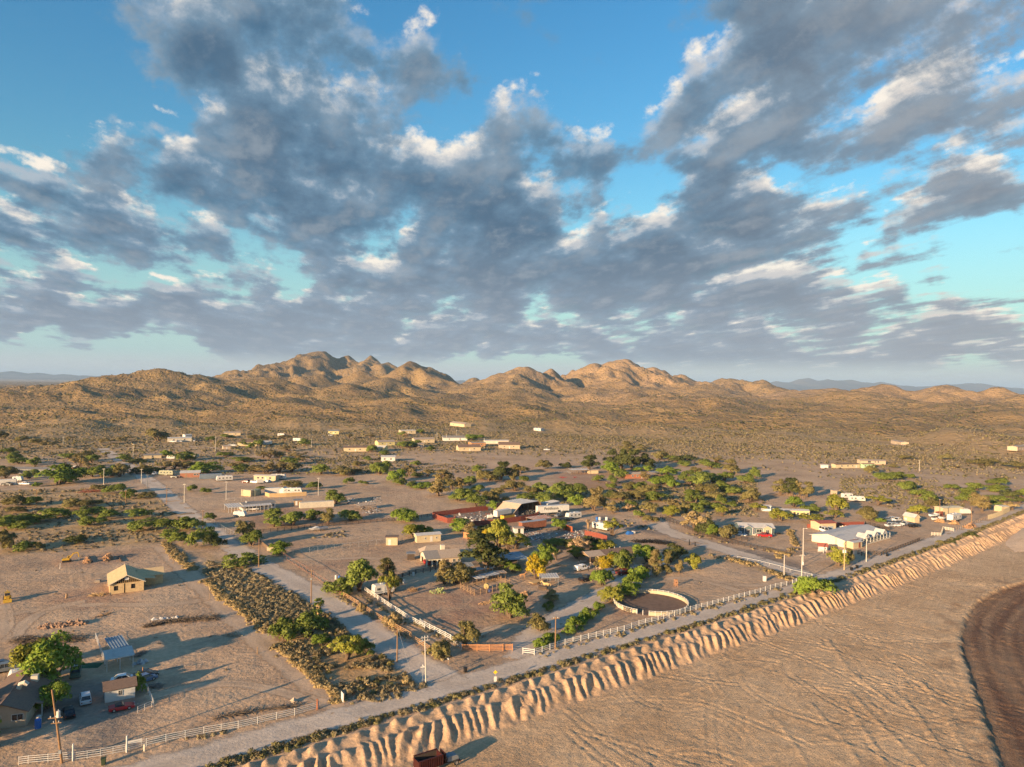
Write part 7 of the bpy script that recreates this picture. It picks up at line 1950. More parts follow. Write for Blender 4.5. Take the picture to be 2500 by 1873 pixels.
# small things round the paddock
ct = empty('cable_tower', at('F', 790, 715), .3, 'small wooden tower frame standing in the sunlit paddock', 'frame')
for sx in (-.3, .3):
 for sy in (-.3, .3): MB().bar((sx * 1.3, sy * 1.3, -.1), (sx, sy, 1.9), .12).build('leg', ORANGEWOOD, ct)
box('platform', ORANGEWOOD, ct, -.4, .4, -.4, .4, 1.85, 2.0); box('brace', ORANGEWOOD, ct, -.4, .4, -.4, .4, .9, 1.0)
tag(box('utility_box', WHITE, None, -.45, .45, -.35, .35, -.1, 1.6, bevel=.05), 'white utility cabinet in the sunlit paddock near the white rail', 'cabinet').location = at('F', 1645, 668)
pole('utility_pole', 'brown wooden pole with crossarm at the hedge by the near white fence', 'E', 1405, 1320, 1010, POLEWOOD, [(.95, 1.8, .2, 2)], r=.17)
pole('utility_pole', 'wooden pole with guy wire beside the cross road junction', 'B', 1838, 655, 290, POLEWOOD, r=.16)
pole('light_pole', 'pale concrete pole with double crossarms and white street signs at the junction', 'B', 2116, 860, 400, CONCRETE, [(.965, 1.7, .5, 3), (.90, 2.2, .5, 2)], r=.15, top_x=2098)
sg_ = empty('street_sign', at('B', 2085, 850), .4, 'white street name signs and stop sign back beside the pale concrete pole', 'sign')
MB().tube([(0, 0, 0), (0, 0, 3.2)], .04, 6).build('sign_post', GALV, sg_)
box('name_board', WHITE, sg_, -.5, .5, -.02, .02, 3.0, 3.25); box('name_board', WHITE, sg_, -.02, .02, -.5, .5, 3.27, 3.5)
MB().tube([(0, -.03, 2.4), (0, -.01, 2.4)], [.38, .38], 8).build('stop_plate', GALV, sg_)
pole('utility_pole', 'wooden pole at the roadside opposite the dirt lot gate', 'D', 520, 535, 255, POLEWOOD, r=.15)
pole('utility_pole', 'wooden pole at the roadside above the fan palm', 'D', 1025, 880, 555, POLEWOOD, [(.97, 1.2, .4, 1)], r=.17, box_at=.7)
sw = MB()
A_, B_ = at('B', 1838, 655), at('B', 1965, 730)
tag(MB().bar((0, 0, 7.5), B_ - A_, .035).build('guy_wire', GALV, None, loc=A_), 'steel guy wire slanting down from the junction pole', 'wire')
ys = empty('warning_sign', at('S', 1209, 1670), .2, 'small yellow diamond sign with white plate on the bank at the junction', 'sign')
MB().tube([(0, 0, -.2), (0, 0, 2.6)], .04, 6).build('sign_post', GALV, ys)
box('plate', WHITE, ys, -.28, .28, -.05, -.02, .5, 1.5); dm = box('diamond', plain_mat('sign_yellow', (.75, .50, .03)), ys, -.30, .30, -.05, -.02, -.3, .3); dm.rotation_euler = (0, .785, 0); dm.location = (0, 0, 2.35)
def bin_(label, p, mat=BLACK):
 r = empty('trash_bin', p, .4, label, 'bin')
 MB().add([(-.26, -.3, .06), (.26, -.3, .06), (.26, .3, .06), (-.26, .3, .06), (-.33, -.38, 1.0), (.33, -.38, 1.0), (.33, .38, 1.0), (-.33, .38, 1.0)], [(0, 3, 2, 1), (4, 5, 6, 7), (0, 1, 5, 4), (1, 2, 6, 5), (2, 3, 7, 6), (3, 0, 4, 7)]).build('bin_body', mat, r, .03)
 box('lid', mat, r, -.36, .36, -.42, .42, 1.0, 1.08); wheels(r, [(-.2, .36), (.2, .36)], .12, .06)
bin_('dark wheeled bin at the road below the orange gate', at('E', 537, 1548)); bin_('dark wheeled bin at the road verge below the wide white gate', at('A', 990, 1635), plain_mat('bin_green', (.04, .06, .03)))
bin_('left black bin at the tan pole with white transformers', at('G5', 1818, 1180)); bin_('right black bin at the tan pole with white transformers', at('G5', 1893, 1150)); bin_('black bin on the road beside the dark rail fence at the porch house', at('G6', 570, 1270))
mb = empty('mailbox', at('E', 372, 1470), .3, 'white mailbox on a post at the lower end of the wooden rail fence', 'mailbox')
posts(mb, [(0, 0)], 1.05, WOOD, .1); MB().prism([(-.12, 1.05), (.12, 1.05), (.12, 1.2), (.08, 1.3), (-.08, 1.3), (-.12, 1.2)], -.25, .25).build('box_shell', WHITE, mb)
# tipper truck at the foot of the bank
tq = plane(1078, 1872, FIELD_Z); tk = empty('tipper_truck', tq, heading('S', (1000, 1870), (1100, 1835)) - .05, 'dark red open tipper body and truck chassis at the foot of the bank', 'truck'); tk.location.z = FIELD_Z; tk.scale = (.86, .86, .86)
MR = plain_mat('dark_red_steel', (.055, .012, .010), .5, .15, 1.5)
for sg in (-1, 1):
 MB().box(-5.2, -.4, sg * 1.22 - .04, sg * 1.22 + .04, 1.1, 2.9).build('side', MR if sg < 0 else DARKWOOD, tk)
 for i in range(11): box('rib', MR, tk, -5.1 + i * .46, -4.98 + i * .46, sg * 1.3 - .06, sg * 1.3 + .06, 1.1, 2.85)
 box('top_rail', MR, tk, -5.25, -.35, sg * 1.26 - .1, sg * 1.26 + .1, 2.85, 3.0)
box('floor', DARKWOOD, tk, -5.2, -.4, -1.2, 1.2, 1.0, 1.12); box('headboard', MR, tk, -.48, -.4, -1.2, 1.2, 1.1, 2.9); box('tailboard', MR, tk, -5.28, -5.2, -1.2, 1.2, 1.1, 2.7)
box('chassis', BLACK, tk, -5.0, 3.4, -.45, .45, .6, 1.0)
cb = box('cab_back', MR, tk, .2, .34, -1.1, 1.1, 1.0, 2.9); box('window', GLASS, cb, .18, .36, -.7, .7, 1.7, 2.6)
MB().prism([(.9, .9), (3.2, .9), (3.3, 1.3), (2.9, 1.75), (1.2, 1.9), (.9, 1.7)], -.8, .8).build('engine', GREYMETAL, tk, .06); box('bumper', MR, tk, 3.3, 3.5, -1.2, 1.2, .55, .8)
wheels(tk, [(2.6, -1.05), (2.6, 1.05), (-2.6, -1.05), (-2.6, 1.05), (-3.8, -1.05), (-3.8, 1.05)], .52, .32)
# ------------------------------------------------------------------ junk yard and workshop
D_ = 11
c, rz, L = hb('G3', (1610, 925), (1845, 880), D_)
h = empty('workshop', c, rz, 'big open-fronted workshop with steep tan side and grey metal roof', 'workshop'); KEEP.append((c.x, c.y, 11))
l, w = L / 2, D_ / 2
flat_roof('roof', h, GALV, [(-l * .72, -w - .4, 5.1), (l * .8, -w - .4, 5.1), (l * .8, w + .3, 4.9), (-l * .72, w + .3, 4.9)], .12, 9)
flat_roof('side_slope', h, TANSTUC, [(-l * 1.42, -w - .4, 1.5), (-l * .73, -w - .4, 5.06), (-l * .73, w + .3, 4.86), (-l * 1.42, w + .3, 1.5)], .12, 0)
flat_roof('side_slope', h, ORANGEWOOD, [(l * .81, -w - .4, 5.06), (l * 1.2, -w - .4, 2.2), (l * 1.2, w + .3, 2.2), (l * .81, w + .3, 4.86)], .12, 0)
box('side_wall', TANSTUC, h, -l * 1.4, -l * 1.36, -w, w, -.2, 1.5); box('side_wall', ORANGEWOOD, h, l * 1.16, l * 1.2, -w, w, -.2, 2.3)
box('back_wall', DARKWOOD, h, -l * 1.35, l * 1.15, w - .1, w, -.2, 4.6)
MB().add([(-l * 1.4, -w, -.2), (-l * .95, -w, -.2), (-l * .95, -w, 3.9), (-l * 1.4, -w, 1.5)], [(0, 1, 2, 3)]).build('front_wall', plain_mat('pink_board', (.36, .20, .15)), h)
posts(h, [(-l * .1, -w), (l * .35, -w), (l * .8, -w)], 5.0, WOOD, .22)
heap('workshop_clutter', 'dark machines and junk inside the open workshop', 'G3', [(1640, 915, 1.6), (1720, 905, 1.8), (1800, 900, 1.6)], 2.0, plain_mat('dark_junk', (.06, .055, .05), .8, .3, 3, col2=(.20, .19, .18)), 'junk', 160, 1.3, 41, 'rock')
q = at('G3', 1985, 912)
tr = container('semi_trailer', 'white semi-trailer with dark lettering right of the workshop', q, heading('G3', (2090, 905), (1872, 918)), 15.5, 2.6, 3.0, WHITE, 'trailer', z=1.15, wheels_at=(4.6, 5.8))
fc = bpy.data.curves.new('lettering', 'FONT'); fc.body = 'Peddleson'; fc.size = 1.75; fc.extrude = .01; fc.align_x = 'CENTER'
to0 = bpy.data.objects.new('lettering', fc); fm = bpy.data.meshes.new_from_object(to0); bpy.data.objects.remove(to0); fm.materials.clear(); fm.materials.append(BLACK); to = link(bpy.data.objects.new('lettering', fm), tr); to.location = (1.2, 1.36, 2.5); to.rotation_euler = (math.pi / 2, 0, math.pi)
tt, tq_ = wheel_meshes(.62, .3)
sp = link(bpy.data.objects.new('spare_wheel', tt), tr); sp.location = (-2.6, 1.5, 1.55)
flat_roof('sheet', empty('back_shed', at('G3', 1960, 850), rz + .1, 'long white metal roof just behind the lettered trailer', 'shed'), WHITEROOF, [(-5, -2, 3.2), (5, -2, 3.2), (5, 2, 3.4), (-5, 2, 3.4)], 3.2, 8)
container('box_truck', 'white box truck body left of the workshop front', at('G3', 1445, 948), heading('G3', (1370, 955), (1515, 930)), 8.5, 2.5, 2.6, WHITE, 'truck', z=1.0, wheels_at=(-2.5, 2.8))
container('dumpster', 'open yellow steel skip in front of the white box truck', at('G3', 1500, 958), heading('G3', (1438, 966), (1560, 945)), 6.5, 2.3, 1.7, YMACH, 'skip', roof=DARK)  # near-black top plate, the shaded inside put into its colour
q = at('G3', 1310, 955); tk_ = empty('tank', q, .3, 'white cylindrical tank left of the white box truck', 'tank')
MB().tube([(-1.3, 0, .9), (-1.1, 0, .9), (1.1, 0, .9), (1.3, 0, .9)], [.5, .8, .8, .5], 12).build('shell', WHITE, tk_); box('cradle', BLACK, tk_, -.9, .9, -.5, .5, 0, .3)
car('sedan', 'white small car at the red fence below the workshop', at('G3', 1560, 985), heading('G3', (1525, 988), (1595, 980)), ('white', (.75, .75, .74)), 'hatch')
mc = empty('tractor', at('G3', 1840, 925), .8, 'faded red tractor at the right corner of the workshop', 'tractor')
box('body', REDPAINT, mc, -.9, 1.6, -.4, .4, .8, 1.4, bevel=.05); box('seat', BLACK, mc, -.9, -.4, -.3, .3, 1.4, 1.8); MB().bar((-1, -.3, .9), (-1, -.3, 2.4), .1).bar((-1, .3, .9), (-1, .3, 2.4), .1).build('roll_bar', REDPAINT, mc)
wheels(mc, [(-.6, -.8), (-.6, .8)], .75, .4); wheels(mc, [(1.3, -.6), (1.3, .6)], .42, .25)
for (x, y, a, b, col, kd, lb) in ((1935, 940, (1880, 950), (1990, 930), ('tan', (.30, .22, .15)), 'sedan', 'brown car below the lettered trailer'), (2065, 935, (2110, 930), (2030, 945), ('grey', (.16, .18, .20)), 'pickup', 'grey truck right of the brown car in the junk yard'), (2105, 912, (2150, 905), (2070, 915), ('black', (.012, .012, .014)), 'suv', 'black wagon at the rear end of the lettered trailer'), (2130, 985, (2090, 990), (2180, 975), ('black', (.012, .012, .014)), 'pickup', 'black pickup in front of the white travel trailer in the junk yard')):
 car('junk_car', lb, at('G3', x, y), heading('G3', a, b), col, kd)
rv('travel_trailer', 'white travel trailer in the junk yard right of the black pickup', at('E', 1578, 65), heading('E', (1635, 55), (1522, 68)), 7.5, 2.4, 2.8, nwin=3)
rv('travel_trailer', 'tilted white trailer behind the yellow tree on a dark trunk', at('E', 1850, 172), heading('E', (1780, 160), (1920, 190)), 8.0, 2.5, 3.0, nwin=4)
s_, L = shelter('rusty_shed', 'rusty patched sheet roof over the dark lean-to in the junk yard', 'G3', (1790, 1040), (1975, 1015), 5.5, plain_mat('patched_rust', (.40, .22, .16), .8, .2, .5, col2=(.42, .40, .38)), 2.8, 3.0, WOOD, 2, 4, ribs=6)
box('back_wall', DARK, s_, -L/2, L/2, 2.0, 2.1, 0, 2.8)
container('rust_trailer', 'rust-red box trailer with faded paint under a grey sheet roof', at('G3', 1770, 1080), heading('G3', (1660, 1092), (1885, 1062)), 12.0, 2.5, 2.6, RUST, 'trailer', z=1.1, wheels_at=(-4, -2.8), roof=GALV)
cottage('shed', 'small white shed with open dark doorway beside the rust-red trailer', 'E', (1012, 215), (1100, 212), 3.0, WHITE, SHINGLE_TAN, 2.3, .15, [], [(.5, DARK)], 'shed')  # doorway is a near-black panel, inside shade put into its colour
panel_fence('red_panel_fence', 'faded red sheet fence along the front of the junk yard', [('G3', 690, 950), ('G3', 850, 1005), ('G3', 940, 1000)], 2.2, REDPAINT)
panel_fence('red_panel_fence', 'dark red sheet fence along the back of the junk yard', [('G3', 690, 940), ('G3', 1000, 900), ('G3', 1290, 868)], 2.2, REDPAINT)
panel_fence('red_panel_fence', 'long red sheet fence between workshop and rust-red trailer', [('G3', 1080, 1045), ('G3', 1400, 1020), ('G3', 1640, 985), ('G3', 1830, 950)], 2.2, REDPAINT)
panel_fence('red_panel_fence', 'orange sheet fence behind the ranch house yard', [('E', 520, 250), ('E', 690, 280)], 2.2, ORANGEWOOD)
panel_fence('red_panel_fence', 'orange-red sheet fence right of the round tree at the rust-red shed', [('E', 1485, 170), ('E', 1570, 195)], 2.2, plain_mat('orange_red', (.46, .13, .05), .8, .2))
panel_fence('red_panel_fence', 'broken red sheet fence below the dead palm', [('E', 1690, 225), ('E', 1800, 245), ('E', 1905, 275)], 1.9, REDPAINT)
def litter(name, tile, polys, n, mats, seed, size=.5):
 """countless scraps: one stuff object for each colour"""
 r = np.random.default_rng(seed)
 for mi, mt in enumerate(mats):
  m = MB()
  for i in range(n):
   pl = polys[r.integers(len(polys))]
   p = at(tile, r.uniform(pl[0], pl[2]), r.uniform(pl[1], pl[3]))
   s = size * r.uniform(.3, 1.5); a = r.uniform(0, 6.28); ca, sa = math.cos(a) * s, math.sin(a) * s; k = r.uniform(.3, 1); t = s * r.uniform(.1, .8)
   m.add([(p.x - ca, p.y - sa, p.z), (p.x + sa * k, p.y - ca * k, p.z), (p.x + ca, p.y + sa, p.z), (p.x - sa * k, p.y + ca * k, p.z), (p.x, p.y, p.z + t), (p.x + ca * .5, p.y + sa * .5, p.z + t * .7)], [(0, 1, 4), (1, 2, 5), (1, 5, 4), (2, 3, 5), (3, 4, 5), (3, 0, 4)])
  tag(m.build(name, mt), kind='stuff')
litter('debris', 'E', [(960, 170, 1560, 290), (1010, 200, 1300, 270), (1500, 170, 1780, 270)], 190, [WHITE, GREYMETAL, BLACK, RUST, GREYMETAL], 51, .36)
litter('debris', 'G3', [(860, 880, 1330, 990), (1090, 960, 1250, 1010), (1570, 930, 1900, 985)], 130, [plain_mat('dark_junk', (.06, .055, .05)), GREYMETAL, RUST, WHITE], 52, .55)
litter('debris', 'G2', [(1700, 730, 2130, 800), (1900, 830, 2130, 900)], 70, [BLACK, GREYMETAL, WHITE], 53, .5)
heap('burnt_heap', 'black heap of burnt wood behind the tan-roofed mobile house', 'F', [(400, 290, 2.0), (560, 290, 2.4), (720, 310, 2.0)], 1.2, plain_mat('char', (.02, .018, .017), .95, .2), 'burnt wood', 420, 1.2, 54)
for (x, y, t_) in ((920, 320, 265), (975, 325, 290)):
 pole('charred_snag', 'charred black trunk standing beside the burnt heap' + (', taller one' if t_ == 265 else ', shorter one'), 'F', x, y, t_, plain_mat('char', (.02, .018, .017)), r=.25, cat='trunk')
bt = empty('blue_tarp', at('F', 345, 215), .4, 'blue tarp over a white cart on the dark yard', 'tarp'); MB().prism([(-1.6, 0), (1.3, 0), (1.0, 1.0), (-.6, 1.2)], -.9, .9).build('cover', BLUEP, bt, .08); box('cart', WHITE, bt, 1.35, 2.2, -.7, .7, .3, 1.1)
for (x, m_, lb) in ((30, BLUEP, 'blue drum on the dark yard above the tilted trailer'), (55, WHITE, 'white drum right of the blue one on the dark yard'), (122, WHITE, 'white can further right on the dark yard')):
 barrel('drum', lb, at('F', x, 80), m_, 1.4, .6)
# ------------------------------------------------------------------ right-hand holdings
D_ = 7.5
c, rz, L = hb('G5', (312, 690), (775, 702), D_)
h = empty('manufactured_house', c, rz, 'blue-grey house with white roof and two small gables, red pickup before it', 'house'); KEEP.append((c.x, c.y, 11))
gable(h, L, D_, 2.9, 1.1, TEAL, WHITEROOF, .35)
siding(h, -L/2, L/2, -D_/2, .6, 2.85, TEAL, -1, 9)
for x in (-.27, .28):
 g1, g2 = gable(h, 2.6, 3.2, 2.9, .9, TEAL if x < 0 else SAGE, WHITEROOF, .25, x0=0, y0=0, name_wall='dormer_wall', name_roof='dormer_roof')
 for o in (g1, g2):
  o.data.transform(Matrix.Translation((x * L, -D_/2 + .2, 0)) @ Matrix.Rotation(math.pi / 2, 4, 'Z'))
 window(h, x * L, -D_/2 - 1.11, .9, 1.1, 1.3, 'x', WHITE, -1)
 for sx in (-1.65, 1.65): box('corner_trim', WHITE, h, x * L + sx - .12, x * L + sx + .12, -D_/2 - 1.18, -D_/2 - 1.05, 0, 2.9)
door(h, -L*.11, -D_/2 - .05, .5, 1.0, 2.1, 'x', WHITE, -1); window(h, L*.06, -D_/2 - .03, 1.0, 1.9, 1.2, 'x', WHITE, -1); box('step', CONCRETE, h, -L*.11 - .7, -L*.11 + .7, -D_/2 - 1.4, -D_/2 - .1, 0, .45)
box('skirting', WHITE, h, -L/2 - .05, L/2 + .05, -D_/2 - .06, D_/2 + .05, -.2, .5)
car('sedan', 'white car at the left front of the blue-grey house', at('G5', 328, 705), heading('G5', (268, 690), (388, 712)), ('white', (.75, .75, .74)), 'sedan')
car('pickup', 'red pickup in front of the blue-grey house', at('G5', 640, 725), heading('G5', (708, 728), (568, 722)), ('brightred', (.40, .015, .02)), 'pickup', 'pickup')
car('trailer_car', 'black utility cart right of the blue-grey house', at('G5', 825, 690), 0.1, ('black', (.012, .012, .014)), 'coupe', 'cart', s=.8)
r_, L = cottage('mobile_home', 'long yellow mobile home with white roof beyond the blue-grey house', 'G5', (790, 440), (1252, 455), 4.6, YELLOW, WHITEROOF, 2.7, .4, [(.66, .9, .8), (.84, .6, 1.0), (.30, .9, .8), (.95, .9, .9)], [(.56, DARKWOOD)], over=.2, base=DARK)
box('step', WOOD, r_, L*.02, L*.1, -3.6, -2.35, 0, .5)
cottage('shed', 'small white and blue shed left of the yellow mobile home', 'G5', (600, 372), (732, 380), 3.4, plain_mat('pale_blue', (.55, .62, .66)), WHITEROOF, 2.4, .3, [], [], 'shed')
r_, L = cottage('garage', 'cream garage with red roof beside the low red fence', 'G5', (1390, 640), (1608, 632), 6.0, CREAM, SHINGLE_RED, 3.0, .5, [(.55, .6, .5)], [], 'garage')
box('roller_door', plain_mat('blue_door', (.30, .36, .42)), r_, L*.0, L*.33, -3.05, -3.0, 0, 1.7)
cottage('pump_house', 'tiny white shed with red roof at the side road', 'G5', (1375, 915), (1488, 925), 2.6, WHITE, SHINGLE_RED, 1.9, .8, [(.8, .4, .5)], [], 'shed')
fence('white_rail_fence', 'white rails in front of the tiny red-roofed shed', [('G5', 1368, 930), ('G5', 1440, 945)], 1.4, [.4, .8, 1.1], WHITE, 1.2, .1, .1, .05)
car('van', 'white box van parked at the cream garage', at('G5', 1453, 655), -1.4, ('white', (.75, .75, .74)), 'van', 'van')
gc = empty('golf_cart', at('G5', 1455, 740), .1, 'small tan golf cart in the yard below the cream garage', 'golf cart')
box('body', OFFWHITE, gc, -1.0, 1.1, -.55, .55, .35, .75, bevel=.05); box('roof', OFFWHITE, gc, -.9, .7, -.6, .6, 1.75, 1.83); posts(gc, [(-.8, -.5), (-.8, .5), (.6, -.5), (.6, .5)], 1.76, BLACK, .05); box('seat', BLACK, gc, -.7, -.2, -.5, .5, .75, 1.15); wheels(gc, [(-.7, -.5), (-.7, .5), (.8, -.5), (.8, .5)], .24, .16)
panel_fence('red_panel_fence', 'low red fence left of the cream garage', [('G5', 1220, 600), ('G5', 1390, 605)], 1.6, REDPAINT); panel_fence('red_panel_fence', 'red fence behind the white bundles right of the cream garage', [('G5', 1610, 590), ('G5', 1990, 575)], 1.9, REDPAINT)
heap('bundles', 'white wrapped bundles in front of the red fence right of the garage', 'G5', [(1680, 608, .7), (1850, 605, .7)], 1.2, OFFWHITE, 'bundles', 40, 1.5, 61, 'rock')
D_ = 13
c, rz, L = hb('G6', (60, 1165), (525, 1040), D_)
h = empty('porch_house', c, rz, 'big house with white metal roof and long posted porch by the dirt road', 'house'); KEEP.append((c.x, c.y, 14))
gable(h, L, D_, 2.6, 1.3, OFFWHITE, WHITEROOF, .6)
for i in range(3):
 x = -L*.12 + i * L*.23
 g1, g2 = gable(h, 3.4, 3.0, 2.6, 1.2, WHITE, WHITEROOF, .2, name_wall='porch_gable', name_roof='porch_gable_roof')
 for o in (g1, g2): o.data.transform(Matrix.Translation((x, -D_/2 - 1.0, .25)) @ Matrix.Rotation(math.pi / 2, 4, 'Z'))
 for v in g1.data.vertices:
  if v.co.z < 1: v.co.z = 2.35
flat_roof('porch_roof', h, WHITEROOF, [(-L*.3, -D_/2 - 2.6, 2.45), (L*.5, -D_/2 - 2.6, 2.45), (L*.5, -D_/2 - .3, 2.75), (-L*.3, -D_/2 - .3, 2.75)], .08)
posts(h, [(-L*.28 + i * L*.78 / 9, -D_/2 - 2.5) for i in range(10)], 2.45, WHITE, .16, 'porch_post')
box('porch_deck', OFFWHITE, h, -L*.3, L*.5, -D_/2 - 2.6, -D_/2, .0, .5); box('porch_rail', WHITE, h, -L*.3, L*.5, -D_/2 - 2.6, -D_/2 - 2.52, 1.2, 1.32)
for i in range(5): window(h, -L*.2 + i * L*.15, -D_/2 - .01, 1.0, 1.0, 1.3, 'x', WHITE, -1)
for i in range(4): box('stair_step', WHITE, h, L*.5 + i * .35, L*.5 + .35 + i * .35, -D_/2 - 2.4, -D_/2 - .8, 0, .5 - i * .12)
s_, L3 = shelter('carport', 'low carport with faded red roof in front of the big white-roofed house', 'G5', (1600, 830), (1850, 870), 5.0, plain_mat('faded_red_roof', (.34, .19, .16), .85, .1, .5), 2.5, 2.6, WOOD, 2, 4, ribs=6)
heap('carport_clutter', 'dark machines under the faded red carport', 'G5', [(1640, 810, .8), (1780, 830, .8)], 1.4, plain_mat('dark_junk', (.06, .055, .05)), 'junk', 60, 1.0, 62, 'rock')
cottage('shed', 'small shed with cream and dark red doors beside the faded red carport', 'G5', (1842, 888), (1962, 868), 2.8, CREAM, WHITEROOF, 2.3, .15, [], [(.7, REDPAINT)], 'shed')
fence('dark_rail_fence', 'dark rail fence between the big porch house and the dirt road', [('G6', 340, 1245), ('G6', 490, 1265), ('G6', 700, 1190), ('G6', 960, 1090)], 2.6, [.5, .9, 1.3], DARKWOOD, 1.4, .15, .12, .1)
fence('dark_rail_fence', 'dark rail fence behind the tan pole with transformers', [('G5', 1905, 960), ('G5', 2060, 1020)], 2.4, [.5, .9, 1.3], DARKWOOD, 1.4, .15, .12, .1); fence('dark_rail_fence', 'dark rail fence behind the big white-roofed porch house', [('G6', 310, 890), ('G6', 600, 960), ('G6', 330, 930)], 2.6, [.5, .9, 1.3], DARKWOOD, 1.4, .15, .12, .1)
fence('wooden_rail_fence', 'sunlit wooden rails beside the tiny red-roofed shed', [('G5', 1480, 950), ('G5', 1650, 985)], 2.2, [.5, .9, 1.2], WOOD, 1.3, .13, .1, .1)
fence('pole_corral', 'rough vertical pole corral above the dump ground', [('G5', 290, 290), ('G5', 420, 270), ('G5', 640, 215), ('G5', 900, 160), ('G5', 1000, 185), ('G5', 1180, 215)], 1.2, [.5, 1.2], WOOD, 1.6, .14, .08, .3)
wy = [((575, 845), 'grey'), ((640, 830), 'silver'), ((690, 850), 'white'), ((600, 880), 'navy'), ((660, 880), 'grey'), ((720, 885), 'black'), ((610, 915), 'silver'), ((690, 910), 'white'), ((780, 895), 'silver')]
CC = {'grey': (.16, .18, .20), 'silver': (.50, .52, .54), 'white': (.75, .75, .74), 'navy': (.03, .05, .10), 'black': (.012, .012, .014)}
wy.sort()
for i, ((x, y), cn) in enumerate(wy):
 car('wrecked_car', 'wrecked ' + cn + ' car in the crowded row left of the tan garden shed' + ordinal(i, len(wy)), at('G6', x, y), .1 + (i * 1.7) % 1, (cn, CC[cn]), ['sedan', 'hatch', 'pickup'][i % 3], 'car', 'row of wrecked cars')
car('pickup', 'black pickup at the end of the row of wrecked cars', at('G6', 893, 922), heading('G6', (850, 925), (930, 918)), ('black', CC['black']), 'canopy', 'pickup')
def boat(name, label, p, rz, L=6.0, mat=None, trailer=True):
 root = empty(name, p, rz, label, 'boat'); mat = mat or WHITE; l = L / 2; z = .45 if trailer else .1
 loft([(-l, [(-1.0, z + .9), (-.9, z + .3), (-.3, z), (.3, z), (.9, z + .3), (1.0, z + .9)]), (0, [(-1.15, z + 1.0), (-1.0, z + .35), (-.3, z), (.3, z), (1.0, z + .35), (1.15, z + 1.0)]), (l * .6, [(-.8, z + 1.1), (-.6, z + .55), (-.15, z + .2), (.15, z + .2), (.6, z + .55), (.8, z + 1.1)]), (l, [(-.08, z + 1.25), (-.06, z + 1.0), (-.03, z + .8), (.03, z + .8), (.06, z + 1.0), (.08, z + 1.25)])], mat, 'hull', root)
 MB().prism([(-.2, z + 1.0), (l * .55, z + 1.12), (.9, z + 1.45), (.2, z + 1.5)], -.75, .75).build('cabin', WHITE, root, .05); MB().quad((.1, -.7, z + 1.5), (.6, -.75, z + 1.4), (.6, .75, z + 1.4), (.1, .7, z + 1.5)).build('windscreen', GLASS, root)
 box('cockpit', GREYMETAL, root, -l + .4, -.3, -.75, .75, z + .9, z + 1.01)
 if trailer: wheels(root, [(-.8, -.9), (-.8, .9)], .32); MB().bar((-l, 0, .4), (l + 1, 0, .45), .1).build('trailer_frame', BLACK, root)
boat('speed_boat', 'white cabin boat on bare ground beside the drooping olive tree', at('D', 1092, 185), heading('D', (1140, 168), (1048, 182)), 8.0)
boat('speed_boat', 'white boat left of the tan garden shed in the wreck yard', at('G6', 850, 840), heading('G6', (812, 842), (893, 835)), 5.5); boat('speed_boat', 'blue-white boat just left of the tall wooden pole in the wreck yard', at('G6', 1145, 800), .2, 5.5, plain_mat('pale_blue', (.55, .62, .66))); boat('speed_boat', 'white boat lying beside the big white fifth-wheel trailer', at('G6', 1195, 845), .1, 6.5)
cottage('garden_shed', 'tan garden shed with arched white roof in the wreck yard', 'G6', (900, 868), (958, 865), 6.0, CREAM, WHITEROOF, 2.4, 1.2, [], [], 'shed', turn=True)
rv('fifth_wheel', 'big white fifth-wheel trailer in the gravel yard at the right', at('G6', 1375, 850), heading('G6', (1300, 850), (1455, 815)), 9.0, 2.6, 3.5, z=.9, nwin=4)
cottage('long_shed', 'long cream shed at the back of the gravel yard at the right', 'G6', (1240, 770), (1480, 762), 5.0, CREAM, plain_mat('pale_roof', (.66, .58, .40)), 3.0, .3, [], [], 'shed'); rv('cargo_trailer', 'white cargo trailer at the end of the long cream shed', at('G6', 1505, 765), .1, 4.5, 2.3, 2.5, nwin=0, stripe=False); panel_fence('red_panel_fence', 'dull red shed wall left of the long cream shed', [('G6', 1150, 790), ('G6', 1240, 785)], 2.2, REDPAINT)
panel_fence('yard_wall', 'cream sheet wall beside the dirt road at the far right', [('G6', 1780, 830), ('G6', 1850, 812), ('G6', 1960, 770), ('G6', 2045, 725)], 2.2, CREAM)
cottage('shed', 'small cream shed behind the cream sheet wall at the far right', 'G6', (1945, 740), (2030, 735), 4, CREAM, OFFWHITE, 2.6, .2, [], [], 'shed')
heap('soil_heap', 'brown soil heap below the white boat in the gravel yard', 'G6', [(1170, 860, 1.2), (1230, 865, 1.2)], 1.6, plain_mat('straw', (.50, .30, .15)), 'earth heap', 140, 1.2, 63, 'rock'); heap('soil_heap', 'brown soil heap below the fifth-wheel trailer', 'G6', [(1350, 885, 1.2), (1410, 885, 1.2)], 1.4, plain_mat('straw', (.50, .30, .15)), 'earth heap', 120, 1.2, 64, 'rock'); heap('soil_heap', 'orange soil heap at the edge of the dirt road below the tall dark pole', 'G6', [(1530, 935, 1.6), (1590, 905, 1.6)], 1.6, plain_mat('orange_earth', (.42, .24, .13)), 'earth heap', 160, 1.4, 65, 'rock')
fence('pallet_fence', 'patched pallet fence at the entrance of the gravel yard', [('G6', 1100, 1020), ('G6', 1215, 1025), ('G6', 1240, 950), ('G6', 1370, 970)], 1.2, [.3, .6, .9, 1.2], OFFWHITE, 1.3, .12, .14, .1); fence('wire_fence', 'brown wire fence along the dirt road by the gravel yard', [('G6', 1400, 965), ('G6', 1700, 850), ('G6', 1800, 815)], 2.6, [.5, 1.2], WOOD, 1.4, .12, .05, .1)
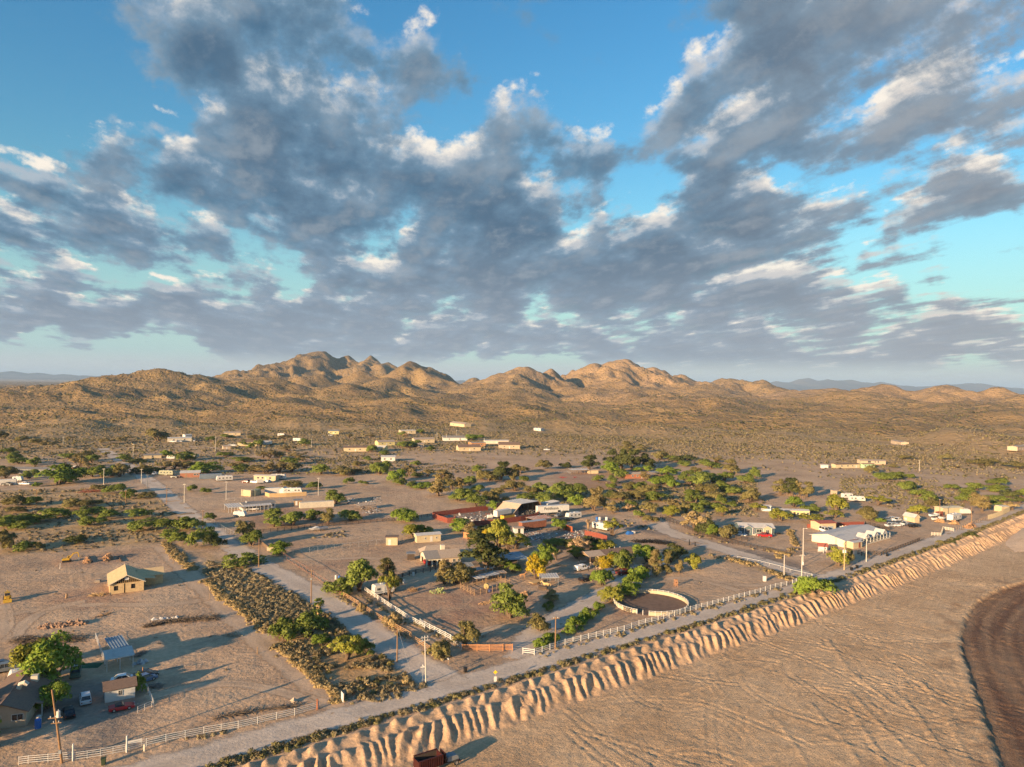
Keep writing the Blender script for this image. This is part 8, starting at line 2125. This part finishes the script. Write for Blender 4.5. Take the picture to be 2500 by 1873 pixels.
for (tl, x, y, ty, mt, ar, tf, lb) in (('G5', 1720, 1172, 800, PINE, [(.95, 1.6, .2, 2)], 2, 'tan wooden pole with two white transformers at the road corner'), ('G5', 2018, 1060, 725, CONCRETE, [], 0, 'plain pale pole in front of the big porch house'), ('G5', 1145, 1330, 965, CONCRETE, [(.97, 2.0, .3, 3)], 1, 'pale pole with crossarm at the near white fence corner'), ('G5', 1163, 1075, 610, CONCRETE, [(.99, .8, .3, 1)], 0, 'tall pale pole behind the side road, lamp at top'), ('G5', 908, 1265, 968, CONCRETE, [], 0, 'short pale pole inside the sunlit paddock corner'), ('G6', 1200, 835, 585, POLEWOOD, [(.97, 1.6, .2, 2)], 0, 'tall wooden pole among the boats'), ('G6', 1582, 880, 680, POLEWOOD, [], 0, 'dark wooden pole at the gravel yard by the dirt road'), ('G6', 955, 255, 115, OFFWHITE, [(.97, 1.6, .2, 2)], 0, 'pale pole alone in the scrub at the upper right'), ('G4', 1145, 395, 320, POLEWOOD, [(.95, 1.6, .2, 2)], 1, 'wooden pole right of the evergreen grove')):
 pole('utility_pole', lb, tl, x, y, ty, mt, ar, tf, r=.17, lamp='lamp' in lb)
r_, L = cottage('long_house', 'long cream house with dark roof in the scrub at the right', 'N9', (905, 355), (1385, 350), 5, CREAM, SHINGLE_BROWN, 2.8, .4, [.25, .5, .7], [.85]); cottage('mint_house', 'mint green building beside the long cream house', 'N9', (1445, 355), (1690, 352), 5, MINT, SHINGLE_BROWN, 2.9, .3, [.2, .8], []); cottage('long_house', 'tan-roofed house behind the mint green building', 'N9', (1400, 275), (1905, 282), 6, TANSTUC, SHINGLE_TAN, 2.8, .7, [(.35, 2.2, 1.5), (.58, .8, 1.5), (.7, 1.0, 1.6)], []); cottage('shed', 'little white shed left of the long cream house in the scrub', 'N9', (610, 352), (755, 355), 3, WHITE, WHITEROOF, 2.2, .4, [], [], 'shed')
rv('travel_trailer', 'left white trailer of the pair beyond the yellow-olive trees', at('G5', 1760, 205), .2, 6, 2.4, 2.8, nwin=3); rv('travel_trailer', 'right white trailer of the pair beyond the yellow-olive trees', at('G5', 1890, 245), -.1, 8, 2.4, 2.8, nwin=4); cottage('shed', 'tan hut on the sandy rise beyond the pair of trailers', 'G5', (1570, 155), (1625, 155), 3, TANSTUC, SHINGLE_TAN, 2.3, .2, [], [], 'shed')
cottage('brick_house', 'red brick house below the evergreen grove', 'G4', (785, 525), (1003, 522), 7, BRICKRED, SHINGLE_TAN, 2.7, .9, [.35, .58], [.8]); shelter('carport', 'dark carport right of the red brick house', 'G4', (1080, 505), (1215, 500), 6, GREYMETAL, 2.8, 2.9, WOOD, 2, 3); shelter('horse_barn', 'open white-roofed horse barn on the bare rise', 'G4', (200, 478), (385, 475), 6, WHITEROOF, 2.9, 3.0, WOOD, 2, 5); cottage('shed', 'cream shed at the right end of the open horse barn', 'G4', (390, 472), (490, 470), 4, CREAM, SHINGLE_TAN, 2.2, .3, [], [], 'shed')
heap('jump_rails', 'left pair of bright red jump rails on the bare rise', 'G4', [(80, 515, .5), (140, 515, .5)], .7, plain_mat('bright_red', (.45, .02, .02)), 'jump', 20, 1.3, 66); heap('jump_rails', 'right bright red jump rails on the bare rise', 'G4', [(215, 515, .4), (245, 515, .4)], .7, plain_mat('bright_red', (.45, .02, .02)), 'jump', 12, 1.3, 67); fence('pipe_corral', 'thin pipe corral left of the open horse barn', [('G4', -20, 480), ('G4', 150, 460), ('G4', 190, 480)], 2.5, [.5, 1.0, 1.4], GALV, 1.4, .07, .05, .05, pipe=True)
# ------------------------------------------------------------------ left and middle distance
D_ = 7
c, rz, L = hb('M5', (480, 900), (1228, 838), D_)
h = empty('white_porch_house', c, rz, 'long white house with dark flat roof and posted carport by the cross road', 'house'); KEEP.append((c.x, c.y, 13))
gable(h, L*.98, D_, 2.7, .35, WHITE, SHINGLE_GREY, .25); flat_roof('porch_roof', h, WHITEROOF, [(-L*.5, -D_/2 - 3.2, 2.3), (L*.32, -D_/2 - 3.2, 2.3), (L*.32, -D_/2, 2.75), (-L*.5, -D_/2, 2.75)], .1, 10)
posts(h, [(-L*.48 + i * L*.115, -D_/2 - 3.0) for i in range(8)], 2.35, WHITE, .14, 'porch_post'); flat_roof('carport_roof', h, WHITEROOF, [(-L*.95, -D_/2 - 2, 2.4), (-L*.5, -D_/2 - 3.2, 2.4), (-L*.5, D_/2, 2.7), (-L*.95, D_/2, 2.7)], .1, 6); posts(h, [(-L*.93 + i * L*.085, -D_/2 - 2.0) for i in range(6)] + [(-L*.93 + i * L*.2, D_/2 - .3) for i in range(3)], 2.4, WHITE, .14, 'carport_post')
for f in (-.35, -.15, .05, .22): window(h, L*f, -D_/2 - .01, 1.0, 1.1, 1.0, 'x', WHITE, -1)
window(h, L*.40, -D_/2 - .01, 1.1, 1.2, .9, 'x', GREYMETAL, -1); box('chimney', WHITE, h, -L*.36, -L*.33, -1, -.2, 2.8, 3.9)
car('pickup', 'white pickup parked under the porch of the long white house', at('M5', 700, 885), heading('M5', (560, 890), (780, 880)), ('white', CC['white']), 'pickup', 'pickup'); rv('cargo_trailer', 'white two-axle cargo trailer in front of the posted carport', at('G2', 603, 938), heading('G2', (555, 935), (655, 936)), 5.2, 2.3, 2.5, WHITE, nwin=0, stripe=False)
for (tl, x, y, a, b, Lg, W_, H_, mt, ct_, lb) in (('G2', 1430, 835, (1315, 842), (1545, 828), 15.5, 2.5, 2.6, OFFWHITE, 'container', 'long beige container right of the white porch house'), ('G2', 690, 712, (645, 708), (730, 718), 6.5, 3, 3.1, CREAM, 'container', 'cream container in the lot above the white porch house'), ('G2', 770, 705, (735, 715), (800, 695), 6, 2.6, 2.9, SAGE, 'container', 'greenish container right of the cream one'), ('G2', 968, 685, (905, 685), (1035, 680), 9, 2.5, 2.8, WHITE, 'trailer', 'white box trailer inside the yellow board fence'), ('G2', 285, 525, (190, 528), (380, 520), 12.2, 2.5, 2.7, BLUEMETAL, 'container', 'dark blue container right of the white-roofed shack'), ('G1', 75, 592, (10, 596), (150, 590), 8.5, 2.5, 2.9, WHITE, 'trailer', 'white box trailer at the left edge beside the white pickup')):
 container('container', lb, at(tl, x, y), heading(tl, a, b), Lg, W_, H_, mt, ct_)
cottage('shed', 'small white gabled shed inside the yellow board fence', 'G2', (1025, 688), (1092, 690), 3.5, WHITE, WHITEROOF, 2.5, .8, [], [], 'shed', turn=True); panel_fence('board_fence', 'yellow board fence round the container lot', [('G2', 872, 712), ('G2', 918, 728), ('G2', 1100, 722), ('G2', 1320, 708)], 2.0, PINE, .6, ribs=False, jit=.05)
rv('motor_home', 'white and grey travel trailer inside the yellow board fence', at('G2', 1170, 685), heading('G2', (1100, 685), (1245, 682)), 9.5, 2.5, 3.0, nwin=5); rv('motor_home', 'white travel trailer right of the dark blue container', at('G2', 432, 550), heading('G2', (500, 545), (365, 552)), 9.0, 2.5, 3.1, nwin=4)
cottage('mobile_home', 'cream mobile home behind the row of parked cars', 'G2', (750, 545), (985, 552), 5, CREAM, OFFWHITE, 2.9, .3, [.2, .4, .75], [.55]); rv('fifth_wheel', 'white trailer at the right end of the cream mobile home', at('G2', 1015, 535), .05, 9, 2.5, 3.2, nwin=3)
for (x, y, cn, kd, lb) in ((660, 568, ('maroon', (.16, .012, .014)), 'suv', 'dark red car at the left of the row before the cream mobile home'), (712, 566, ('black', CC['black']), 'suv', 'black car second in the row before the cream mobile home'), (755, 572, ('white', CC['white']), 'suv', 'white wagon third in the row before the cream mobile home'), (895, 562, ('white', CC['white']), 'sedan', 'white car at the right of the row before the cream mobile home')):
 car('parked_car', lb, at('G2', x, y), 2.9, cn, kd)
rv('cargo_trailer', 'small white cargo trailer among the cars before the cream mobile home', at('G2', 818, 578), .5, 3.8, 2.1, 2.2, nwin=0, stripe=False); fence('chain_link_fence', 'chain-link fence behind the white porch house', [('G2', 470, 775), ('G2', 760, 760), ('G2', 1090, 742), ('G2', 1450, 715)], 3.0, [1.7], GALV, 1.8, .07, .05, .05, pipe=True)
cottage('shed', 'small dark shed with flat roof left of the beige container', 'G2', (1185, 818), (1270, 815), 4, WOOD, GREYMETAL, 2.4, .1, [], [.3], 'shed'); shelter('animal_shelter', 'brown patched shade roof in the junk below the bare lot', 'G2', (1900, 870), (2070, 850), 5, SHINGLE_TAN, 2.2, 2.4, WOOD, 2, 3)
c_, L = cottage('shack', 'shack with tilted white roof near the cross road', 'N4', (1260, 600), (1640, 590), 7, plain_mat('red_wall', (.36, .16, .10)), WHITEROOF, 2.6, 1.0, [(.75, 1.2, 1.0), (.88, .8, 1.0)], [(.3, WOOD)])
car('sedan', 'black car in front of the white-roofed shack', at('N4', 1150, 605), 3.1, ('black', CC['black']), 'sedan'); car('pickup', 'white-fronted pickup left of the green motor home', at('N4', 778, 545), -1.5, ('white', CC['white']), 'pickup', 'pickup'); rv('motor_home', 'green and white motor home left of the white-roofed shack', at('N4', 1000, 555), 3.1, 9, 2.5, 3.0, SAGE, nwin=4); rv('motor_home', 'white camper van under the clipped dome tree', at('N4', 1090, 245), 3.1, 6, 2.3, 2.7, nwin=3); cottage('house', 'low grey house behind the camper van', 'N4', (560, 235), (900, 225), 7, CREAM, SHINGLE_GREY, 2.4, .7, [.5], [])
cottage('shed', 'white-roofed shed right of the trees by the camper van', 'N4', (1440, 215), (1555, 220), 4, WHITE, WHITEROOF, 2.2, .4, [], [], 'shed'); car('pickup', 'white pickup right of the box trailer at the left edge', at('G1', 270, 592), 0.05, ('white', CC['white']), 'pickup', 'pickup'); rv('camper', 'white rounded camper behind the white pickup at the left edge', at('G1', 195, 552), .1, 5, 2.3, 2.7, nwin=2); car('pickup', 'black dump-bed pickup in front of the white box trailer', at('G1', 80, 598), .05, ('black', CC['black']), 'pickup', 'pickup')
cottage('long_house', 'long dark-roofed house among trees at the left edge', 'G1', (100, 470), (660, 480), 9, GREYMETAL, SHINGLE_GREY, 2.8, .7, [.2, .35, .5, .7], [.6]); cottage('shed', 'reddish shed with pale roof right of the long dark-roofed house', 'G1', (670, 440), (790, 445), 5, RUST, OFFWHITE, 2.4, .7, [], [], 'shed')
heap('pipe_pile', 'pile of rust-red pipe panels beside the sandy track', 'G1', [(880, 675, 2.0), (980, 670, 2.5), (1070, 665, 2.0)], 1.8, plain_mat('rust_pipe', (.30, .10, .06)), 'pipe panels', 150, 2.0, 71)
for (tl, x, y, ty, mt, lb) in (('G1', 1120, 592, 415, OFFWHITE, 'pale pole on the green lawn left of the cross road'), ('G1', 1527, 575, 420, OFFWHITE, 'pale pole at the cross road near the shack'), ('G1', 1590, 635, 480, GREYMETAL, 'dark pole with lamp box at the cross road'), ('G1', 1357, 808, 655, POLEWOOD, 'thin brown pole in the scrub beside the track'), ('G1', 1800, 800, 610, POLEWOOD, 'brown pole at the left kerb of the cross road'), ('G1', 1990, 785, 580, OFFWHITE, 'pale pole right of the cross road'), ('G1', 395, 810, 640, POLEWOOD, 'brown pole in the scrub at the left'), ('G1', 2190, 1085, 865, POLEWOOD, 'brown pole at the cross road opposite the white porch house'), ('G1', 1437, 330, 150, OFFWHITE, 'pale pole on the far lot by the cross road'), ('G1', 682, 165, 75, OFFWHITE, 'pale pole far out in the desert at the left'), ('G2', 452, 755, 555, CONCRETE, 'tall pale lamp pole behind the posted carport'), ('G2', 1447, 705, 515, CONCRETE, 'pale pole right of the yellow board fence'), ('G2', 335, 235, 70, OFFWHITE, 'pale pole in front of the far long white sheds'), ('G2', 1372, 190, 95, OFFWHITE, 'pale pole below the green and white hillside house'), ('G3', 1247, 205, 90, OFFWHITE, 'pale pole between the two far tan houses'), ('G3', 840, 130, 45, OFFWHITE, 'pale pole at the far flat-roofed house'), ('G3', 950, 100, 0, OFFWHITE, 'tall pale pole beyond the far flat-roofed house'), ('G3', 738, 110, 30, OFFWHITE, 'pale pole right of the far cream cottage'), ('G3', 198, 130, 30, POLEWOOD, 'brown pole by the far cream houses')):
 pole('utility_pole', lb, tl, x, y, ty, mt, [(.96, 1.6, .2, 2)], r=.17)
F_ = [('N1', (60, 240), (415, 235), 6, OFFWHITE, WHITEROOF, 2.8, .4, 'long white shed with parked vehicles on the far lot'), ('N1', (320, 190), (420, 185), 5, WHITE, WHITEROOF, 3, .3, 'white shed behind the long white one on the far lot'), ('N1', (1105, 300), (1400, 298), 7, CREAM, SHINGLE_BROWN, 2.8, .8, 'cream house half hidden by round trees on the far lot'), ('N1', (1480, 285), (1600, 285), 5, WHITE, WHITEROOF, 2.6, .3, 'white shed right of the half-hidden cream house'), ('N1', (890, 352), (1000, 350), 4, TANSTUC, SHINGLE_TAN, 2.2, .4, 'tan hut on the bare far lot'), ('N1', (900, 155), (1150, 150), 6, CREAM, SHINGLE_TAN, 2.6, .6, 'low cream house behind the far bushes'), ('N2', (5, 130), (115, 130), 7, YELLOW, GREYMETAL, 3, .6, 'green and white house on the cut hillside'), ('N2', (760, 125), (915, 120), 7, CREAM, OFFWHITE, 2.8, .4, 'long cream house at the foot of the hills'), ('N2', (900, 218), (1110, 218), 7, CREAM, SHINGLE_TAN, 2.8, .8, 'far cream cottage with two wings'), ('N2', (1200, 200), (1450, 195), 8, WHITE, SHINGLE_GREY, 2.8, 1.0, 'far flat white house with gabled porch'), ('N2', (1360, 305), (1590, 302), 8, CREAM, SHINGLE_BROWN, 2.9, 1.1, 'far cream house with dark roof on bare ground'), ('N2', (1780, 278), (1995, 282), 9, TANSTUC, SHINGLE_BROWN, 3, 1.3, 'far tan house with broad brown roof'), ('N2', (1495, 262), (1640, 258), 7, ORANGEWOOD, SHINGLE_TAN, 3, .3, 'orange-walled shed behind the far cream house'), ('N2', (1630, 228), (1880, 228), 5, OFFWHITE, WHITEROOF, 2.6, .3, 'long low pale shed behind the far tan house'), ('N2', (165, 310), (410, 308), 7, CREAM, SHINGLE_BROWN, 2.8, .7, 'long low cream house with dark roof in the far middle'), ('N2', (490, 305), (590, 308), 6, YELLOW, OFFWHITE, 2.8, .8, 'yellowish cottage right of the dark green round tree'), ('N2', (525, 250), (700, 245), 7, YELLOW, SHINGLE_TAN, 2.8, .8, 'yellow house behind the yellowish cottage'), ('N2', (940, 268), (1000, 266), 6, TANSTUC, SHINGLE_TAN, 2.6, .5, 'small tan house right of the far green trees'), ('N2', (555, 412), (700, 412), 6, WHITE, WHITEROOF, 2.7, .5, 'white house alone on the tan rise'), ('N2', (1270, 60), (1420, 56), 8, CREAM, SHINGLE_TAN, 3, 1, 'house on the bare terrace below the hills'), ('N2', (2140, 100), (2212, 102), 6, WHITE, WHITEROOF, 2.8, .3, 'white tanks shed at the end of the bare terrace'), ('S', (2175, 1060), (2200, 1061), 6, TANSTUC, SHINGLE_TAN, 3, .4, 'small pale house beside the rocky mound'), ('S', (2484, 1086), (2510, 1087), 6, TANSTUC, SHINGLE_TAN, 3, .4, 'pale house at the right picture edge behind the mound')]
for (tl, a, b, dp, wm, rm, hw_, hr_, lb) in F_:
 cottage('far_house' if dp > 5 else 'far_shed', lb, tl, a, b, dp + 2, wm, rm, hw_ * 1.2, hr_ * 1.7, [.25, .7] if dp > 5 else [], [.5], 'house' if dp > 5 else 'shed')
for (tl, x, y, a, cn, kd, lb) in (('N1', 140, 245, .1, 'white', 'pickup', 'leftmost vehicle before the far long white shed'), ('N1', 235, 240, .1, 'white', 'van', 'white van before the far long white shed'), ('N1', 370, 230, .1, 'silver', 'suv', 'silver wagon before the far long white shed'), ('N1', 455, 232, -1.2, 'white', 'van', 'white truck right of the far long white shed'), ('N1', 520, 234, .1, 'black', 'pickup', 'black pickup right of the far long white shed'), ('N1', 1045, 300, .1, 'white', 'pickup', 'white pickup beside the half-hidden cream house'), ('N1', 1000, 296, .1, 'silver', 'sedan', 'silver car left of the white pickup on the far lot'), ('G3', 1925, 220, .2, 'white', 'pickup', 'white truck on the bare ground right of the far tan house'), ('G2', 1580, 62, .1, 'white', 'sedan', 'white car below the green and white hillside house')):
 car('far_vehicle', lb, at(tl, x, y), a, (cn, CC[cn]), kd, 'vehicle')
rv('travel_trailer', 'small white trailer in the desert left of the hillside house', at('N1', 1760, 132), .1, 7, 2.5, 3, nwin=2); rv('travel_trailer', 'white trailers below the cut hillside', at('N1', 2010, 230), -.2, 9, 2.5, 3, nwin=2)
# ------------------------------------------------------------------ desert scrub
def clear_of(x, y, road=True, keep=True):
 ok = np.ones(x.shape, bool)
 if road:
  for c, w in ROADS:
   for a, b in zip(c[:-1:3], c[3::3]):
    ex, ey = b - a
    t = np.clip(((x - a[0]) * ex + (y - a[1]) * ey) / (ex * ex + ey * ey + 1e-9), 0, 1)
    ok &= np.hypot(x - a[0] - t * ex, y - a[1] - t * ey) > w * .52
 if keep:
  for (kx, ky, kr) in KEEP:
   ok &= (np.abs(x - kx) > kr) | (np.abs(y - ky) > kr) | (np.hypot(x - kx, y - ky) > kr)
 return ok
def scrub_mesh(name, x, y, z, rad, hgt, k, mat, seed):
 r = np.random.default_rng(seed)
 n = len(x)
 c = np.repeat(np.stack([x, y, z], -1), k, 0); R_ = np.repeat(rad, k); H_ = np.repeat(hgt, k)
 d = r.normal(size=(n * k, 3)); d /= np.linalg.norm(d, axis=1)[:, None]; d[:, 2] = np.abs(d[:, 2]) * .9 + .1
 p = c + d * np.stack([R_ * .8, R_ * .8, H_ * .8], -1) * (.7 + .4 * r.random((n * k, 1)))
 s = (R_ * (2.2 / math.sqrt(k)) * (.7 + .6 * r.random(n * k)))[:, None]
 u = r.normal(size=(n * k, 3)); u /= np.linalg.norm(u, axis=1)[:, None]
 w = np.cross(u, d); w /= np.linalg.norm(w, axis=1)[:, None] + 1e-9
 u = np.cross(d, w) * .8 + d * .45
 v = np.stack([p - u * s * .5 + w * s * .5, p - u * s * .5 - w * s * .5, p + u * s * .7], 1).reshape(-1, 3)
 v[:, 2] = np.maximum(v[:, 2], np.repeat(c[:, 2], 3) - .05)
 tint = np.repeat(np.clip(np.repeat(r.random(n), k) * .8 + .2 * r.random(n * k), 0, 1), 3)
 return tag(mesh_np(name, v, np.arange(n * k * 3).reshape(-1, 3), mat, attrs={'outward': np.repeat(d + [0, 0, .35], 3, 0), 'tint': tint}), kind='stuff')
def fill(polys, gap, seed, road=True):
 """jittered points over tile polygons, about gap metres apart"""
 r = np.random.default_rng(seed)
 X, Y = [], []
 for t, p in polys:
  q = poly_px(p, t)
  gx, gy_ = np.meshgrid(np.arange(q[:, 0].min(), q[:, 0].max(), gap), np.arange(q[:, 1].min(), q[:, 1].max(), gap))
  gx = (gx + r.uniform(-.6, .6, gx.shape) * gap).ravel(); gy_ = (gy_ + r.uniform(-.6, .6, gx.size).reshape(gy_.shape) * gap).ravel()
  m = in_poly(gx, gy_, q)
  X.append(gx[m]); Y.append(gy_[m])
 X, Y = np.concatenate(X), np.concatenate(Y)
 m = clear_of(X, Y, road)
 return X[m], Y[m]
r = np.random.default_rng(99)
LOT = [('D', [(-20, 640), (10, 480), (200, 520), (480, 545), (600, 620), (880, 800), (1060, 930), (1330, 1110), (1240, 1224), (600, 1224), (480, 1030), (280, 820), (130, 700)]), ('B', [(560, 20), (950, 0), (1350, 330), (1650, 560), (1980, 760), (2090, 870), (1980, 950), (1660, 1000), (1340, 1000), (1280, 880), (860, 590), (620, 420), (480, 250)])]
lx, ly = fill(LOT, 1.55, 1)
bare = fbm(lx / 9, ly / 9, 3, 141) + .9 * np.exp(-(((lx - at('B', 1420, 780).x) / 7) ** 2 + ((ly - at('B', 1420, 780).y) / 5) ** 2))
lx, ly = lx[bare < .42], ly[bare < .42]
lz = land(lx, ly)
order = np.argsort(np.hypot(lx, ly))
big = order[:300]
small_meshes = []
for i in range(5):
 rr_ = np.random.default_rng(400 + i)
 cs = [(rr_.normal() * .35, rr_.normal() * .35, rr_.uniform(.2, .5)) for _ in range(7)]
 v, f, out, tint = leaf_cloud(cs, [.42] * 7, 130, .26, rr_, 0.0)
 o = mesh_np('saltbush', v, f, LEAF['s'], attrs={'outward': out, 'tint': tint}); small_meshes.append(o.data); bpy.data.objects.remove(o)
for j, i in enumerate(big):
 o = link(bpy.data.objects.new('saltbush', small_meshes[j % 5]))
 s = r.uniform(.75, 1.45)
 o.location = (lx[i], ly[i], lz[i] - .03); o.rotation_euler = (0, 0, r.uniform(0, 6.28)); o.scale = (s, s, s * r.uniform(.75, 1.15))
 if j % 4 == 0:
  o.material_slots[0].link = 'OBJECT'; o.material_slots[0].material = LEAF['o' if j % 8 else 'w']
 tag(o, 'low grey-green saltbush in the scrub lot between sandy track and cross road', 'bush', 'saltbushes in the scrub lot')
rest = order[300:]
scrub_mesh('scrub', lx[rest], ly[rest], lz[rest], r.uniform(.7, 1.25, len(rest)), r.uniform(.6, 1.1, len(rest)), 48, LEAF['s'], 2)
# weeds along sandy track, fences and verge; golden ones carry sunlight in their colour
def along(pts, width, gap, seed):
 q = np.random.default_rng(seed); X, Y = [], []
 P3 = [plane(*T(*p)) for p in pts]
 for a, b in zip(P3[:-1], P3[1:]):
  n = max(1, int((b - a).length / gap))
  u = q.random(n)
  nx, ny = -(b - a).y / (b - a).length, (b - a).x / (b - a).length
  o = q.normal(size=n) * width * .5
  X.append(a.x + (b.x - a.x) * u + nx * o); Y.append(a.y + (b.y - a.y) * u + ny * o)
 return np.concatenate(X), np.concatenate(Y)
def weeds(lines, mat, rmin, rmax, k, seed, name='weeds'):
 X, Y = zip(*[along(p, w, g, seed + i) for i, (p, w, g) in enumerate(lines)])
 X, Y = np.concatenate(X), np.concatenate(Y)
 rad = np.random.default_rng(seed).uniform(rmin, rmax, len(X))
 scrub_mesh(name, X, Y, land(X, Y), rad, rad * .95, k, mat, seed)
weeds([([('C', 1590, 290), ('C', 1760, 480), ('C', 1890, 560)], 1.6, .16), ([('C', 2000, 660), ('C', 2180, 850), ('B', 200, 30), ('B', 480, 260)], 1.6, .14), ([('B', 500, 280), ('B', 590, 380)], 1.5, .2), ([('B', 690, 490), ('B', 820, 590), ('B', 1100, 830), ('B', 1310, 1040)], 1.4, .15), ([('F', 1310, 450), ('F', 1560, 520)], 1.6, .2), ([('F', 1700, 570), ('F', 1900, 660)], 1.8, .2), ([('F', 1650, 360), ('F', 1900, 420)], 1.2, .2), ([('G5', 985, 640), ('G5', 1060, 850)], 1.2, .25), ([('G5', 1080, 890), ('G5', 830, 1010)], 2.0, .6)], LEAF['w'], .55, 1.05, 44, 20)
weeds([([('F', 300, 1150), ('F', 700, 1045), ('F', 950, 975), ('F', 1400, 850), ('F', 1800, 745)], 1.4, .75), ([('E', 1260, 1385), ('E', 1640, 1280), ('E', 2212, 1130)], 1.6, 1.1), ([('D', 1290, 820), ('D', 1500, 950), ('D', 1980, 1224)], 1.2, .45), ([('D', 1480, 800), ('D', 1960, 1070), ('E', 120, 1110), ('E', 380, 1270)], 1.2, .6), ([('B', 1290, 1010), ('B', 1650, 1010), ('B', 1980, 930), ('B', 2120, 860)], 1.8, .30), ([('E', 160, 1360), ('E', 300, 1420), ('E', 400, 1400)], 1.6, .4), ([('A', 1700, 1410), ('A', 2190, 1330)], 1.0, 1.0)], LEAF['s'], .35, .8, 40, 30)
# shrubs between the road and the bank
q = np.random.default_rng(41)
s_ = np.concatenate([q.uniform(-40, 380, 900), q.normal(12, 8, 60), q.normal(-6, 5, 60)])
t_ = q.normal(-3.7, .62, len(s_))
X, Y = bank_xy(s_, t_)
m = (fbm(s_ / 14, s_ * 0, 3, 150) > -.28) | (s_ > 60)
X, Y, s_ = X[m], Y[m], s_[m]
rad = q.uniform(.45, 1.05, len(X))
scrub_mesh('verge_scrub', X[::2], Y[::2], land(X, Y)[::2], rad[::2], rad[::2], 60, LEAF['o'], 42)
scrub_mesh('verge_scrub', X[1::2], Y[1::2], land(X, Y)[1::2], rad[1::2], rad[1::2], 60, LEAF['s'], 43)
# open scrub of the middle distance
for i, (polys, gap, mt) in enumerate([
 ([('C', [(0, 0), (1900, 0), (1960, 160), (1560, 290), (700, 380), (0, 420)]), ('G1', [(0, 690), (900, 690), (1700, 720), (2000, 960), (0, 960)])], 3.0, 's'),
 ([('C', [(0, 200), (1500, 160), (1560, 290), (700, 380), (0, 400)]), ('G1', [(0, 780), (900, 740), (1300, 800), (1900, 1000), (0, 960)])], 3.8, 'k'),
 ([('G4', [(700, 640), (1200, 600), (1400, 640), (2212, 560), (2212, 940), (1300, 920), (700, 860)]), ('F', [(850, 400), (1300, 430), (2000, 600), (1900, 660), (1300, 480), (860, 470)]), ('F', [(250, 80), (600, 120), (1300, 300), (1900, 420), (1300, 330), (600, 190), (250, 140)]), ('G5', [(0, 200), (760, 200), (560, 340), (0, 440)]), ('G6', [(0, 300), (1100, 330), (1500, 480), (1500, 700), (700, 720), (0, 560)])], 2.6, 's'),
 ([('G4', [(700, 640), (2212, 560), (2212, 900), (1300, 920), (700, 860)]), ('G4', [(0, 640), (700, 640), (700, 900), (0, 780)]), ('G6', [(0, 330), (1100, 380), (1500, 480), (1500, 700), (0, 600)]), ('G1', [(1250, 330), (2212, 330), (2212, 480), (1350, 480)]), ('G2', [(0, 280), (900, 300), (2212, 340), (2212, 480), (0, 480)])], 3.2, 'o'),
 ([('D', [(1020, 260), (1200, 190), (1480, 200), (1450, 245)]), ('G2', [(1400, 300), (2212, 260), (2212, 480), (1500, 480)]), ('G3', [(0, 260), (500, 360), (1300, 370), (1250, 480), (0, 420)])], 2.2, 's'),
 ([('A', [(0, 380), (2190, 380), (2190, 1250), (1500, 1300), (1500, 900), (0, 700)]), ('C', [(0, 430), (1500, 330), (2000, 800), (2000, 1200), (0, 1200)]), ('E', [(0, 800), (900, 820), (900, 1250), (400, 1250)]), ('D', [(560, 430), (1700, 330), (1300, 620), (800, 500)]), ('F', [(560, 640), (1700, 560), (1700, 720), (950, 930)])], 7.0, 'k')]):
 X, Y = fill(polys, gap, 60 + i)
 m = fbm(X / 13, Y / 13, 3, 160 + i) > (-.12 if i < 5 else .12)
 X, Y = X[m], Y[m]
 q = np.random.default_rng(70 + i)
 rad = q.uniform(.5, 1.2, len(X)) * (1 if i < 5 else .45)
 scrub_mesh('desert_scrub', X, Y, land(X, Y), rad, rad * .8, 22 if i < 5 else 16, LEAF[mt], 80 + i)
# far desert and the foot of the hills
for i, (n, d0, d1, mt, k, r0, r1) in enumerate([(26000, 430, 1000, 's', 9, .8, 1.6), (10000, 430, 1050, 'o', 10, .9, 1.9), (9000, 430, 1000, 'w', 9, .6, 1.2), (15000, 980, 1900, 'o', 6, 1.2, 2.5), (5000, 980, 1700, 'd', 6, 1.2, 2.2)]):
 q = np.random.default_rng(200 + i)
 d = np.sqrt(q.uniform(d0 ** 2, d1 ** 2, n)); a = np.radians(q.uniform(-41, 41, n))
 X, Y = d * np.sin(a), d * np.cos(a)
 dens = zones(X, Y)[:, 0] if d0 < 900 else np.ones(n)
 wash = fbm(X / 90, Y / 40, 4, 210)
 keep = (q.random(n) < dens) & (wash > (-.35 if mt in 'sw' else .0)) & (bank_st(X, Y)[1] < -6)
 X, Y = X[keep], Y[keep]
 if d0 < 900:
  m = clear_of(X, Y); X, Y = X[m], Y[m]
 rad = q.uniform(r0, r1, len(X))
 scrub_mesh('desert_scrub', X, Y, land(X, Y) - .05, rad, rad * .85, k, LEAF[mt], 220 + i)
# ------------------------------------------------------------------ air
def haze():
 lo, hi = -9.0, 340.0
 X, Y0, Y1 = 42000, -4000, 42000
 v = [(-X, Y0, lo), (X, Y0, lo), (X, Y1, lo), (-X, Y1, lo), (-X, Y0, hi), (X, Y0, hi), (X, Y1, hi), (-X, Y1, hi)]
 f = [(0, 3, 2, 1), (4, 5, 6, 7), (0, 1, 5, 4), (1, 2, 6, 5), (2, 3, 7, 6), (3, 0, 4, 7)]
 m = bpy.data.materials.new('evening_air'); m.use_nodes = True
 m.node_tree.nodes.clear()
 n = NT(m.node_tree)
 pv = n.n('ShaderNodeVolumePrincipled'); o = n.n('ShaderNodeOutputMaterial')
 pv.inputs['Color'].default_value = (0.48, 0.70, 1.0, 1)
 pv.inputs['Density'].default_value = 5.0e-5
 pv.inputs['Anisotropy'].default_value = 0.0
 n.put(o.inputs['Volume'], pv.outputs[0])
 tag(mesh_np('haze', v, f, m), kind='stuff')
haze()
